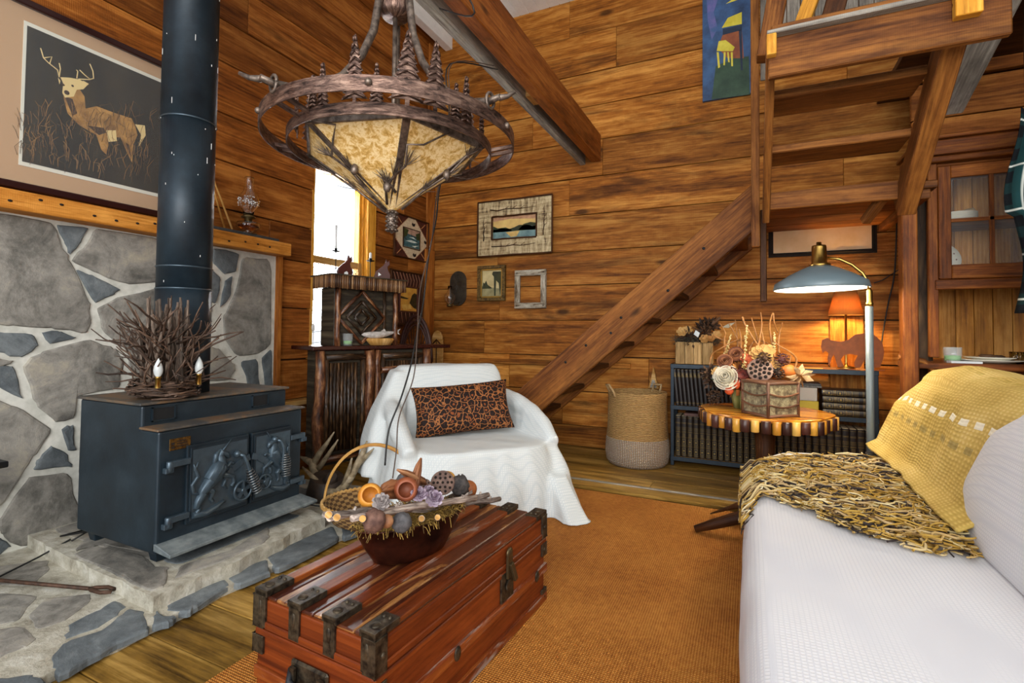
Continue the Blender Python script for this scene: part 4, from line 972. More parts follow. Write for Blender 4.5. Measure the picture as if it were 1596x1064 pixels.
CA = math.radians(50)      # the front edge of the chair runs along this direction
t = thing('armchair', 'low armchair draped in a white waffle cloth in front of the twig hutch', 'armchair', (-1.62, 2.80, 0), CA)
mb = MB()
def slabz(mb, lv, n=1):
    """closed solid from stacked rounded rectangles: (z, x0, x1, y0, y1)"""
    vs = []; fs = []; K = 24
    for z, x0, x1, y0, y1 in lv:
        cx, cy, a, b = (x0+x1)/2, (y0+y1)/2, (x1-x0)/2, (y1-y0)/2
        for k in range(K):
            an = 2*PI*k/K; c, s_ = math.cos(an), math.sin(an); e = .45
            vs.append((cx+a*abs(c)**e*(1 if c > 0 else -1), cy+b*abs(s_)**e*(1 if s_ > 0 else -1), z))
    m = len(lv)
    for i in range(m-1):
        for k in range(K): fs.append((i*K+k, i*K+(k+1) % K, (i+1)*K+(k+1) % K, (i+1)*K+k))
    fs.append(tuple(range(K))[::-1]); fs.append(tuple(range((m-1)*K, m*K)))
    mb.add(vs, fs)
# seat block down to the floor, flaring out
slabz(mb, [(.01, -.50, .52, -.46, .36), (.15, -.47, .50, -.44, .36), (.32, -.43, .46, -.41, .36), (.425, -.40, .42, -.385, .36)])
# back, leaning
slabz(mb, [(.2, -.44, .44, .22, .46), (.45, -.42, .42, .24, .50), (.65, -.40, .40, .29, .55), (.80, -.385, .385, .34, .585), (.862, -.36, .36, .38, .57)])
# arms sloping down to the front
for s in (-1, 1):
    pts = [(s*.42, .42, .62), (s*.445, .25, .60), (s*.46, .05, .56), (s*.465, -.12, .50), (s*.45, -.30, .415)]
    mb.tube(pts, [.065, .062, .06, .055, .045], 14)
    lv = [(.02, s*.46-.14, s*.46+.15, -.44, .45), (.25, s*.455-.10, s*.455+.10, -.36, .45), (.42, s*.45-.065, s*.45+.065, -.26, .45), (.52, s*.445-.05, s*.445+.05, -.06, .45)]
    slabz(mb, lv)
# pulled-out corners of the cloth
slabz(mb, [(.012, .40, .57, -.50, .1), (.16, .40, .55, -.42, .15), (.34, .40, .52, -.32, .2)])
slabz(mb, [(.012, .36, .56, -.62, -.3), (.10, .36, .53, -.54, -.25), (.24, .36, .49, -.42, -.2)])
slabz(mb, [(.2, -.66, -.42, .1, .44), (.38, -.62, -.38, .12, .48), (.58, -.55, -.34, .2, .52), (.72, -.47, -.32, .30, .54), (.83, -.41, -.32, .36, .57)])
def folds(co, n):
    h = max(0, 1-co.z/.46); a = math.atan2(co.y, co.x)
    if abs(n.z) < .7:
        f = math.sin(a*17+3*noise.noise(co*3))*.013*h + .009*noise.noise(Vector((a*6, co.z*1.2, 0)))*(.4+h)
        co = co+Vector((n.x, n.y, 0))*f
    co = co + n*(.004*noise.noise(co*9)+.007*noise.noise(Vector((co.x*3+co.y*2, co.y*3, co.z*5))))
    if co.z < .012: co.z = .012
    return co
fuse(mb, 'white_cover', M['cover'], t, False, .014, 10, folds)
for x in (-.36, .36):
    for y in (-.3, .3): mb = MB(); mb.tube([(x, y, .012), (x, y, .2)], .02, 8); mb.build('leg', M['dark'], t)

# leopard cushion
t_ = NT('leopard_print', .75, 0, .3); uvv = t_.uv((27, 27, 27), 'obj'); nz = t_.noise(t_.uv((18, 18, 18), 'obj'), 1, 3)
vv = t_.n('ShaderNodeVectorMath', operation='ADD', i_0=uvv, i_1=t_.n('ShaderNodeTexNoise', i_Vector=t_.uv((25, 25, 25), 'obj'), i_Scale=1).outputs['Color']).outputs[0]
ve = t_.n('ShaderNodeTexVoronoi', i_Vector=vv, i_Scale=1, feature='DISTANCE_TO_EDGE', i_Randomness=.8).outputs['Distance']; vf = t_.n('ShaderNodeTexVoronoi', i_Vector=vv, i_Scale=1, i_Randomness=.8).outputs['Distance']
c1 = t_.ramp(ve, [(.03, srgb('a06436')), (.07, srgb('1c0d08'))]); cin = t_.ramp(t_.math('ADD', vf, t_.math('MULTIPLY', nz, .15)), [(.26, (1, 1, 1)), (.33, (0, 0, 0))])
M['leopard'] = t_.out(t_.mix(cin, c1, srgb('8a4820')), nz, .2, .003)
cu = thing('leopard_cushion', 'long rectangular leopard print cushion propped against the back of the white armchair', 'cushion')
def cushion_mesh(w, h, d, n=30):
    mb = MB()
    def top(s):
        def fn(u, v):
            x, y = 2*u-1, 2*v-1; e = (1-abs(x)**3.2)*(1-abs(y)**2.6); e = max(e, 0)**.55
            px = w/2*x*(1-.05*(1-y*y)*0-.06*(abs(y)**2)*0); pinch = 1-.10*(1-abs(x)**6)*0
            kx = 1-.07*(1-y*y)*abs(x)**4; ky = 1-.10*(1-x*x)*abs(y)**4*-0
            return (w/2*x*kx, s*d/2*e+.004*noise.noise(Vector((x*5, y*5, s))), h/2*y*(1-.07*(1-x*x)*abs(y)**4))
        return fn
    mb.grid(top(1), n, n); 
    g = top(-1); mb.grid(lambda u, v: g(1-u, v), n, n); return mb
mb = cushion_mesh(.66, .34, .16); cm = mb.build('cushion_cover', M['leopard'], cu)
mb = MB(); mb.tube([(-.32, 0, -.165), (0, 0, -.155), (.32, 0, -.165)], .004, 5); mb.build('seam_piping', M['gap'], cu)
pa = Vector((-1.62, 2.80, 0))+Matrix.Rotation(CA, 3, 'Z') @ Vector((.0, .13, 0))
cu.location = (pa.x, pa.y, .595); cu.rotation_euler = (math.radians(-24), math.radians(-4), CA-.13)

# trunk
TA = math.atan2(-.055, .95)
M['trunkw'] = wood('trunk_red', '42180a', '6c2e10', '863f18', .42, 1.2, .3, False, 0, .25, .12, .22, None)
M['trunktop'] = wood('trunk_top', '28120c', '482114', '68371f', .32, 1.4, .35, False, 0, .3, .12, .5, 'b07a44')
M['slat'] = wood('trunk_slat', '461c0a', '743414', '94501f', .4, 1.4, .3, False, 0, .3, .12, .3, '9a8a80')
M['hw'] = flat('black_hardware', '211c18', .45, .7, c2='5a5040', vs=50)
t = thing('steamer_trunk', 'old red-brown slatted wooden steamer trunk on the rug in front', 'trunk', (-.818, .975, .012), TA)
L, Wd, Hh, Sm = .965, .445, .344, .254       # local: y along the length, x = 0 at the front face, negative to the back
mb = MB(); mb.box((-Wd, 0, 0), (0, L, Sm)); mb.build('body', M['trunkw'], t, bevel=.006, seg=2)
mb = MB(); mb.box((-Wd, 0, Sm+.004), (0, L, Hh-.012)); ld = mb.build('lid', M['trunkw'], t, bevel=.006, seg=2)
mb = MB()
for k in range(6): mb.box((-Wd+.002+k*(Wd/6), .002, Hh-.012), (-Wd-.001+(k+1)*Wd/6, L-.002, Hh-.002), 1)
mb.build('lid_panel', M['trunktop'], ld, bevel=.003)
for x in (-Wd+.022, -Wd*.64, -Wd*.34, -.02):
    mb = MB(); mb.box((x-.022, -.004, Hh-.003), (x+.022, L+.004, Hh+.012), 1); s_ = mb.build('slat', M['slat'], ld, bevel=.004, seg=2)
for x in (-Wd+.022, -Wd*.64, -Wd*.34, -.02):
    for y, s in ((0, -1), (L, 1)):
        mb = MB(); e = y+s*.008
        mb.box((x-.026, min(e, e-s*.09), Hh-.001), (x+.026, max(e, e-s*.09), Hh+.017)); mb.box((x-.02, min(y, e), Hh-.085), (x+.02, max(y, e), Hh+.012))
        mb.blob((x, e-s*.03, Hh+.017), (.014, .014, .005), 10); mb.blob((x-.01, e-s*.07, Hh+.017), .006, 8); mb.blob((x+.01, e-s*.07, Hh+.017), .006, 8)
        mb.blob((x, e, Hh-.03), (.008, .004, .02), 8)
        mb.build('slat_clamp', M['hw'], t, bevel=.003)
for z in (Sm-.012, Sm+.012):
    mb = MB(); mb.box((-.002, -.005, z-.009), (.007, L+.005, z+.009), 1); mb.box((-Wd, -.007, z-.009), (0, .002, z+.009), 0); mb.box((-Wd, L-.002, z-.009), (0, L+.007, z+.009), 0)
    mb.build('edge_band', M['trunkw'], t, bevel=.003)
for z in (.13, .015): mb = MB(); mb.box((-.002, -.006, z-.014), (.012, L+.006, z+.02), 1); mb.box((-Wd, -.01, z-.014), (0, .002, z+.02), 0); mb.build('rail', M['slat'], t, bevel=.004, seg=2)
for y, s in ((0, -1), (L, 1)):
    for x in (0, -Wd):
        q = 1 if x == 0 else -1
        for z0, z1 in ((Sm+.0, Hh-.0), (Sm-.07, Sm-.02), (.0, .05)):
            mb = MB(); mb.box((min(x+q*.009, x-q*.035), min(y, y+s*.009), z0), (max(x+q*.009, x-q*.035), max(y+s*.009, y), z1)); mb.box((min(x+q*.009, x), min(y+s*.009, y-s*.035), z0), (max(x+q*.009, x), max(y+s*.009, y-s*.035), z1))
            mb.blob((x+q*.009, y-s*.018, (z0+z1)/2), (.005, .008, .008), 8)
            mb.build('corner_bracket', M['hw'], t, bevel=.003)
mb = MB(); mb.box((.0, .60, .145), (.008, .69, Sm-.005)); mb.tube([(.008, .645, .2), (.014, .645, .2)], .018, 14); lk = mb.build('lock_plate', M['hw'], t, bevel=.003)
mb = MB(); mb.box((.008, .63, Sm-.03), (.017, .665, Sm+.055)); mb.blob((.012, .648, Sm+.055), (.008, .022, .02), 10); mb.bar((.02, .648, Sm+.02), (.03, .665, Sm-.04), .02, .01, (1, 0, 0)); mb.build('hasp', flat('dull_brass', '5e5038', .4, .8), t, bevel=.002)
for y in (.33, .87): mb = MB(); mb.blob((.014, y, .135), (.006, .016, .022), 12); mb.build('rail_stud', M['hw'], t)
mb = MB(); mb.box((-.29, -.012, .13), (-.15, -.0, .215)); hp_ = mb.build('handle_plate', M['hw'], t, bevel=.006)
mb = MB(); mb.tube([(-.28, -.014, .195), (-.27, -.03, .17), (-.22, -.035, .155), (-.17, -.03, .17), (-.16, -.014, .195)], .009, 8); mb.build('carry_handle', flat('leather_black', '15171c', .5), t)
for x in (-.272, -.168):
    mb = MB(); mb.bar((x, -.016, .14), (x+.006, -.022, .205), .018, .008, (0, 1, 0)); mb.blob((x, -.018, .145), (.014, .006, .012), 8)
    mb.build('handle_loop', M['hw'], t)

# planter of dried things
P0 = Vector((-1.015, 1.375, .370)); PA = -0.42
t = thing('dried_planter', 'oval dark copper planter heaped with dried pods, twigs and moss on the trunk', 'planter', tuple(P0), PA)
mb = MB(); prof = [(0, .0), (.085, 0), (.09, .004), (.115, .06), (.135, .118), (.139, .12), (.134, .122), (.11, .06), (.085, .012), (0, .012)]
mb.lathe(prof, 40, Matrix.Diagonal((.74, 1.42, 1, 1))); mb.build('copper_pot', flat('dark_copper', '2c1712', .3, .75, c2='5a2e20', vs=14), t)
mb = MB()
for k in range(900):
    a = rnd.uniform(0, 2*PI); r = math.sqrt(rnd.random()); x, y = .10*r*math.cos(a), .19*r*math.sin(a); z = .118+.03*(1-r*r)
    p = Vector((x, y, z)); d = Vector((math.cos(a)*.6+rnd.uniform(-.6, .6), math.sin(a)*.6+rnd.uniform(-.6, .6), rnd.uniform(-.5, .6))).normalized()*rnd.uniform(.012, .035)
    mb.tube([p, p+d*.5+Vector((0, 0, .004)), p+d+Vector((0, 0, -.008 if r > .8 else 0))], .0013, 3, rnd.random(), cap=False)
mb.lathe([(.13, .112), (.08, .135), (0, .145)], 24, Matrix.Diagonal((.74, 1.42, 1, 1)), .2)
tag(mb.build('moss', toned('dry_moss', [(0, '4a3614'), (.5, '8a6c2c'), (1, 'b89448')]), t), kind='stuff')
M['birchtwig'] = bark('birch_twig', '4a3a34', 'a09288', 'd8ccc0', 1.2, .7)
Mi = (Matrix.Translation(P0) @ Matrix.Rotation(PA, 4, 'Z')).inverted()
def onpl(u, v, x): return Mi @ atx(u, v, x)
for a, b, r in (((505, 801), (640, 792), .009), ((513, 806), (700, 782), .010), ((548, 806), (740, 775), .0105), ((640, 795), (779, 777), .010), ((650, 790), (760, 770), .010), ((690, 792), (735, 768), .005)):
    x = -.93 if r < .0101 else -.90; p, q_ = onpl(*a, x-.03), onpl(*b, x+.0)
    pts = [p.lerp(q_, k/7)+Vector((rnd.uniform(-.004, .004), 0, rnd.uniform(-.004, .004))) for k in range(8)]
    mb = MB(); mb.tube(pts, [r*rnd.uniform(.85, 1.1) for _ in pts], 9); 
    for k in (2, 4, 6): mb.tube([pts[k], pts[k]+Vector((rnd.uniform(-.01, .02), .01, .015))], [r*.6, r*.4], 6)
    mb.build('birch_twig', M['birchtwig'], t)
def pod(u, v, x, r, nm, m, amp=0, sq=1): 
    p = onpl(u, v, x); mb = MB(); mb.blob(p, (r, r, r*sq), 18, amp, 5); return mb.build(nm, m, t), p
cam_l = lambda p: (Mi @ EYE - p).normalized()
def facing(p, z_up=.35):
    d = cam_l(p); d.z += z_up; d.normalize(); return Matrix.Translation(p) @ d.to_track_quat('Z', 'Y').to_matrix().to_4x4()
def gourd(u, v, x, r, col, col2, up, side=0):
    p = onpl(u, v, x); Mx = facing(p, up) @ Matrix.Rotation(side, 4, 'X'); mb = MB()
    mb.lathe([(0, -r*.95), (r*.55, -r*.8), (r*.95, -r*.25), (r, .1*r), (r*.85, r*.55), (r*.66, r*.72), (r*.60, r*.66), (r*.75, .3*r), (r*.8, -.1*r), (r*.5, -.6*r), (0, -.75*r)], 26, Mx)
    mb.build('gourd_cup', C(col, col, col2, 20), t)
gourd(577, 772, -.97, .034, 'b8741e', 'd89838', .9, .5); gourd(633, 762, -.93, .036, '7a3c22', '9c5634', -.1)
pod(697, 748, -1.03, .033, 'gourd', C('c58a2a', 'b8802a', 'd8a24a')); pod(730, 762, -1.0, .034, 'gourd', C('a85a2a', '8e4a22', 'b06a34'))
pod(717, 757, -.98, .034, 'rough_pod', flat('charcoal_pod', '2f2c2c', .8, c2='57504c', vs=60), .25, 1.15)
pod(626, 814, -.88, .028, 'rough_pod', M.get('pod2') or M.setdefault('pod2', flat('grey_pod', '39383a', .85, c2='5a585a', vs=50)), .1)
pod(583, 811, -.90, .030, 'brown_pod', M.setdefault('pod3', flat('brown_pod_m', '4a3028', .8, c2='77574a', vs=40)), .2); pod(603, 812, -.89, .018, 'brown_pod', C('tan_pod', '8a5a3a', 'b0805a')); pod(632, 750, -1.0, .03, 'rough_pod', M['pod2'], .1)
def lotus(u, v, x, r):
    p = onpl(u, v, x); Mx = facing(p, .2); mb = MB(); mb.lathe([(0, -r*.9), (r*.4, -r*.7), (r*.95, -.1*r), (r, 0), (r*.94, .08*r), (0, .12*r)], 26, Mx, .5)
    o = mb.build('lotus_pod', flat('lotus_%d' % int(r*1e4), '54403a', .75, c2='7d6355', vs=40), t)
    mb = MB(); 
    for rr, n in ((0, 1), (.42, 6), (.74, 10)):
        for k in range(n): a = 2*PI*k/n; mb.blob(Mx @ Vector((r*rr*math.cos(a), r*rr*math.sin(a), r*.11)), r*.115, 7)
    tag(mb.build('seed_holes', M['gap'], o), kind='stuff')
lotus(690, 752, -.95, .041); lotus(661, 758, -.99, .026)
def rosette(u, v, x, r, nm, m, layers=5, n=9, up=.6, par=None, loc=None):
    p = loc if loc is not None else onpl(u, v, x); Mx = facing(p, up) if loc is None else loc; mb = MB()
    for l in range(layers):
        f = 1-l/layers; m_ = max(4, int(n*(.5+.5*f)))
        for k in range(m_):
            a = 2*PI*(k+l*.5)/m_; e = r*f; w = r*.32*(f+.3); h = r*.12*l
            Rz = Mx @ Matrix.Rotation(a, 4, 'Z'); tone = rnd.random()
            mb.add([Rz @ Vector(q) for q in ((0, 0, h-.05*r), (e*.6, -w, h), (e, -w*.4, h+r*(.1+.1*l)), (e*1.02, w*.4, h+r*(.1+.1*l)), (e*.6, w, h), (e*.6, 0, h-r*.06))], [(0, 1, 5), (0, 5, 4), (1, 2, 5), (2, 3, 5), (3, 4, 5)], None, tone, 0, True)
    mb.blob(Mx @ Vector((0, 0, -.1*r)), r*.3, 8); return mb.build(nm, m, par or t)
M['lilac'] = toned('lilac_wood', [(0, '5e4a5c'), (.5, '8f7c8e'), (1, 'bcaebc')])
rosette(653, 770, -.90, .026, 'lilac_flower', M['lilac'], up=.9); rosette(677, 777, -.885, .028, 'lilac_flower', M['lilac'], up=.6); rosette(594, 782, -.92, .025, 'lilac_flower', toned('grey_flower', [(0, '5c5454'), (1, 'b5aaa6')]), up=.4)
rosette(668, 765, -.93, .02, 'lilac_flower', M['lilac'], up=.6)
def husk(pts, r): 
    for k in range(6):
        o_ = Vector((rnd.uniform(-1, 1), rnd.uniform(-1, 1), rnd.uniform(-1, 1)))*r*.7; mb.tube([p+o_*f for p, f in zip(pts, (1, 1.1, .8, .3))], [r*.5, r*.6, r*.45, r*.1], 6)
M['husk'] = toned('dry_husk', [(0, '6a3c22'), (.5, '96603a'), (1, 'c09068')], .6, 0, 60, .5)
for pts, r in (([(648, 768), (650, 745), (654, 728), (657, 714)], .014), ([(660, 752), (645, 745), (632, 738), (619, 732)], .012), ([(625, 758), (612, 756), (600, 760), (592, 766)], .018), ([(625, 768), (610, 766), (600, 768), (594, 772)], .016)):
    mb = MB(); husk([onpl(u, v, -.97) for u, v in pts], r); mb.build('husk_pod', M['husk'], t)
for u, v, x in ((682, 806, -.875), (657, 808, -.875), (512, 802, -.95), (525, 806, -.93), (565, 808, -.9)):
    p = onpl(u, v, x); Mx = facing(p, 0); mb = MB(); mb.tube([Mx @ Vector((0, 0, -.03)), Mx @ Vector((0, 0, .004))], .0095, 12); o = mb.build('cut_branch', M['birchtwig'], t); mb = MB(); mb.tube([Mx @ Vector((0, 0, .003)), Mx @ Vector((0, 0, .005))], .0085, 12); mb.build('cut_face', M['light'], o)

# wicker basket with hoop handle on the floor behind the trunk
t_ = NT('wicker_weave', .6); a1 = t_.n('ShaderNodeTexWave', i_Vector=t_.uv((1, 1, 1)), i_Scale=42, i_Distortion=.6, bands_direction='X').outputs['Fac']; b1 = t_.n('ShaderNodeTexWave', i_Vector=t_.uv((1, 1, 1)), i_Scale=14, i_Distortion=.5, bands_direction='Y').outputs['Fac']
ck = t_.n('ShaderNodeTexChecker', i_Vector=t_.uv((60, 28, 1)), i_Scale=1).outputs['Fac']; hh = t_.math('ADD', t_.math('MULTIPLY', ck, .6), t_.math('MULTIPLY', a1, .4))
M['wicker'] = t_.out(t_.ramp(hh, [(.1, srgb('3a2410')), (.5, srgb('94693a')), (1, srgb('c09a60'))]), hh, 1., .01)
t = thing('wicker_basket', 'shallow oval wicker basket with hoop handle on the floor between hearth and armchair', 'basket', (-1.88, 2.20, .036), .5)
Dg = Matrix.Diagonal((1.0, .85, 1, 1))
mb = MB(); mb.lathe([(0, .012), (.13, .012), (.2, .045), (.26, .125), (.268, .13), (.272, .12), (.215, .035), (.14, 0), (0, 0)], 40, Dg); mb.build('bowl', M['wicker'], t)
mb = MB()
for k in range(2): mb.tube([(.268*1.0*math.cos(a), .268*.85*math.sin(a), .128+.008*math.sin(a*30+k*PI)) for a in [2*PI*q/120 for q in range(121)]], .008, 6)
mb.build('rim', M['light'], t)
mb = MB(); mb.tube([(0, .25*math.cos(a), .10+.36*math.sin(a)) for a in [PI*k/28 for k in range(29)]], .013, 8, .8, flat=.35) if False else mb.tube([(.27*math.cos(a), .02, .10+.33*math.sin(a)) for a in [PI*k/28 for k in range(29)]], .012, 8, .8, flat=.4)
mb.build('hoop_handle', M['light'], t)

# antlers on a dark block
M['antler'] = flat('antler_bone', '6f5f48', .5, c2='a8977a', vs=24)
def anl(u, v, y): return aty(460+u/5.32, 590+v/5.32, y)
t = thing('antler_pair', 'pair of grey-brown deer antlers mounted on a dark stump beside the stove', 'antlers', (-2.33, 2.48, 0))
t.location = (-2.37, 2.42, 0)
def ant(lst, nm):
    mb = MB()
    for pts, rs in lst: mb.tube(pts, rs, 10, .5)
    mb.build(nm, M['antler'], t, True)
a3 = lambda l, y0, dy=0: [anl(u, v, y0+dy*k) for k, (u, v) in enumerate(l)]
ant([(a3([(230,920),(170,800),(140,700),(90,670),(40,645)], 2.42, .03), [.018, .024, .026, .018, .006]), (a3([(140,730),(200,620),(260,540),(325,440)], 2.48, .02), [.024, .019, .014, .004]), (a3([(190,750),(240,680),(300,590),(355,505)], 2.48, .0), [.02, .016, .012, .004])], 'antler')
ant([(a3([(60,730),(120,790),(190,860),(260,935),(350,940),(420,880),(470,800)], 2.36, .0), [.005, .013, .018, .022, .024, .024, .022]), (a3([(400,900),(440,780),(470,660)], 2.36, -.02), [.02, .014, .005]), (a3([(440,860),(510,720),(560,620),(597,515)], 2.36, .02), [.022, .022, .018, .005]), (a3([(520,720),(580,650),(652,578)], 2.40, 0), [.018, .014, .004])], 'antler')
mb = MB(); mb.tube([(-2.45, 2.42, .0), (-2.455, 2.43, .08), (-2.44, 2.42, .165)], [.13, .12, .10], 16); mb.tube([(-2.40, 2.4, .14), (-2.36, 2.38, .19)], [.05, .03], 10); mb.build('stump', flat('dark_stump', '1c130d', .6, c2='3a2a1e', vs=25), t, True)
mb = MB(); mb.tube([Vector((-2.62, 2.15, .105)), Vector((-2.4, 2.12, .1)), Vector((-2.2, 2.14, .1)), Vector((-2.12, 2.3, .04)), Vector((-2.3, 2.36, .008)), Vector((-2.6, 2.7, .008))], .004, 6)
tag(mb.build('floor_cable', M['cordb']), 'thin dark cable curling over the far end of the hearth', 'cable')
# ================================================================== chandelier
t_ = NT('bronze_bark_metal', .42, .75); nz = t_.noise(t_.uv((14, 60, 1)), 1, 5, .7, .4)
M['bronze'] = t_.out(t_.ramp(nz, [(.36, srgb('2c221e')), (.5, srgb('6a5248')), (.65, srgb('9a7e6e'))]), nz, .9, .006)
M['bronze2'] = flat('bronze_branch', '4a403a', .45, .7, c2='85766a', vs=40)
t_ = NT('mica_shade', .5); nz = t_.noise(t_.uv((34, 34, 34), 'obj'), 1, 6, .75, .4)
cc_ = t_.ramp(nz, [(.36, srgb('96702e')), (.47, srgb('c09a58')), (.56, srgb('dcc494')), (.66, srgb('b48638'))])
M['mica'] = t_.out(cc_, nz, .2, .003, emis=cc_, es=.18); M['mica'].node_tree.nodes['Principled BSDF'].inputs['Subsurface Weight'].default_value = 0
CX, CY = -1.33, 1.642
t = thing('chandelier', 'big bronze ring chandelier with pine tree cut-outs and hexagonal mica shade hanging from the ceiling', 'chandelier', (CX, CY, 1.6))
def band(r, z0, z1, th=.005):
    mb = MB(); n = 72; vs = []; fs = []; uv = []
    for k in range(n):
        a = 2*PI*k/n
        for rr, z in ((r, z0), (r, z1), (r-th, z1), (r-th, z0)): vs.append((CX+rr*math.cos(a), CY+rr*math.sin(a), z))
    for k in range(n):
        q = (k+1) % n
        for i in range(4): j = (i+1) % 4; fs.append((k*4+i, q*4+i, q*4+j, k*4+j)); uv.append([(k*r*.087, i*.06), ((k+1)*r*.087, i*.06), ((k+1)*r*.087, i*.06+.05), (k*r*.087, i*.06+.05)])
    mb.add(vs, fs, uv, .5); return mb
band(.50, 1.852, 1.905).build('outer_ring', M['bronze'], t, True)
band(.405, 1.82, 1.862).build('inner_ring', M['bronze'], t, True)
def polar(r, a, z): return Vector((CX+r*math.cos(a), CY+r*math.sin(a), z))
for a in (math.radians(x) for x in (-100, -160, 30, 80)):
    for d in (-.06, .06):
        mb = MB(); mb.bar(polar(.40, a+d*1.2, 1.85), polar(.497, a+d, 1.872), .012, .014); mb.build('ring_strut', M['bronze'], t, True)
for a in (math.radians(x) for x in (-120, 5, 120, -60)):
    mb = MB(); mb.blob(polar(.503, a, 1.88), (.012, .012, .012), 12); mb.build('rivet', M['bronze2'], t, True)
# shade: hexagonal pyramid
ZS, ZA, RS, PH = 1.845, 1.585, .375, math.radians(-44)
hexp = [polar(RS, PH+k*PI/3, ZS) for k in range(6)]; apex = Vector((CX, CY, ZA))
for k in range(6):
    a, b = hexp[k], hexp[(k+1) % 6]; n = (b-a).cross(apex-a).normalized()*.002
    mb = MB(); mb.add([a, b, apex, a+n, b+n, apex+n], [(0, 1, 2), (5, 4, 3), (0, 3, 4, 1), (1, 4, 5, 2), (2, 5, 3, 0)]); mb.build('mica_panel', M['mica'], t, True)
for k in range(6):
    a, b = hexp[k], hexp[(k+1) % 6]; out = (a-Vector((CX, CY, ZS))).normalized()
    mb = MB(); mb.bar(a, apex+Vector((0, 0, .01)), .028, .008, out); mb.build('shade_rib', M['bronze2'], t, True, .002)
    o2 = ((a+b)/2-Vector((CX, CY, ZS))).normalized(); mb = MB(); mb.bar(a, b, .012, .028, (0, 0, 1)); mb.build('shade_rail', M['bronze2'], t, True, .002)
mb = MB(); mb.tube([apex+Vector((0, 0, .02)), apex-Vector((0, 0, .02)), apex-Vector((0, 0, .07)), apex-Vector((0, 0, .085))], [.012, .022, .018, .004], 12)
for l in range(5):
    for k in range(8):
        a = 2*PI*(k+l*.5)/8; c = apex+Vector((.02*math.cos(a), .02*math.sin(a), .0-l*.018)); mb.blob(c, (.008, .008, .006), 6)
mb.build('pinecone_finial', M['bronze2'], t, True)
# pine branches with needle tufts climbing the panels
def branch(pts, r=.006):
    mb = MB(); mb.tube(pts, [r*(1-.5*k/len(pts)) for k in range(len(pts))], 7); return mb
def on_panel(a, f, lift=.012):
    """point at angle a, fraction f from apex to rim"""
    k = ((a-PH) % (PI/3))-PI/6; r = RS*math.cos(PI/6)/math.cos(k)*f
    return Vector((CX+(r+lift)*math.cos(a), CY+(r+lift)*math.sin(a), ZA+(ZS-ZA)*f-lift*.6))
def tuft(mb, p, d, n=22, L=.075):
    for k in range(n):
        e = (d+Vector((rnd.gauss(0, .38), rnd.gauss(0, .38), rnd.gauss(0, .38)))).normalized()*L*rnd.uniform(.7, 1.1); mb.tube([p, p+e*.5, p+e+Vector((0, 0, .004))], [.0013, .0012, .0006], 4, cap=False)
for a0, seq in ((-100, [(0, .05), (-8, .3), (-2, .5), (-14, .7), (4, .82), (12, .95), (-4, 1.02)]), (-44, [(-30, .12), (-20, .3), (-6, .42), (6, .55), (3, .75), (16, .8), (30, 1.0)]), (15, [(0, .08), (-4, .35), (2, .6), (-3, .85), (4, 1.06)]), (-44, [(0, .25), (-12, .35), (-22, .4)]), (150, [(0, .05), (6, .4), (-6, .7), (0, 1.0)]), (-160, [(0, .05), (6, .4), (-6, .7), (0, 1.0)])):
    pts = [on_panel(math.radians(a0+da), f) for da, f in seq]; mb = branch(pts); b_ = mb.build('pine_branch', M['bronze2'], t, True)
    mb = MB()
    for i in (1, 2, 3)[:len(pts)-2]: 
        tuft(mb, pts[i], (pts[i]-pts[i-1]).normalized()+Vector((0, 0, .3)))
    tag(mb.build('needle_tuft', M['bronze2'], b_, True), kind='stuff')
for a, f in ((-60, .32), (-95, .52), (12, .6)):
    p = on_panel(math.radians(a), f, .02); mb = MB(); mb.blob(p, (.016, .016, .022), 10, .2, 9); mb.build('small_cone', M['bronze2'], t, True)
# pine tree cut-outs
def pine(a, r, z0, h, w):
    n = 9; L, Rr = [], []
    for k in range(n):
        f = k/n; ww = w*(1-f)**.85; z = h*(.18+.82*f); z2 = h*(.18+.82*(f+.62/n))
        Rr += [(ww/2, z-h*.02), (ww/2*.62, z2)]; L += [(-ww/2, z-h*.02), (-ww/2*.62, z2)]
    poly = [(w*.06, 0), (w*.06, h*.18)]+Rr+[(0, h)]+L[::-1]+[(-w*.06, h*.18), (-w*.06, 0)]
    p = polar(r, a, z0); tx = Vector((-math.sin(a), math.cos(a), 0)); nn = Vector((math.cos(a), math.sin(a), 0))
    Mx = Matrix(((tx.x, 0, nn.x, p.x), (tx.y, 0, nn.y, p.y), (0, 1, 0, p.z), (0, 0, 0, 1)))
    mb = MB(); mb.prism(poly, -.002, .003, Mx)
    for k in range(n):
        f = (k+.1)/n; ww = w*(1-f)**.85*.42; z = h*(.18+.82*f)
        for s in (-1, 1): mb.tube([Mx @ Vector((0, z+h*.05, .004)), Mx @ Vector((s*ww*.5, z+h*.02, .009)), Mx @ Vector((s*ww, z-h*.015, .004))], .0045, 5)
    mb.build('pine_cutout', M['bronze'], t, True)
for deg, h, w in ((-100, .16, .05), (-92, .19, .06), (-72, .27, .095), (-60, .17, .055), (-44, .30, .13), (-28, .29, .12), (-14, .17, .06), (-5, .22, .08), (20, .2, .08), (60, .28, .12), (95, .2, .08), (130, .3, .12), (165, .2, .08), (200, .26, .1), (225, .2, .08)):
    pine(math.radians(deg), .365, 1.845, h, w)
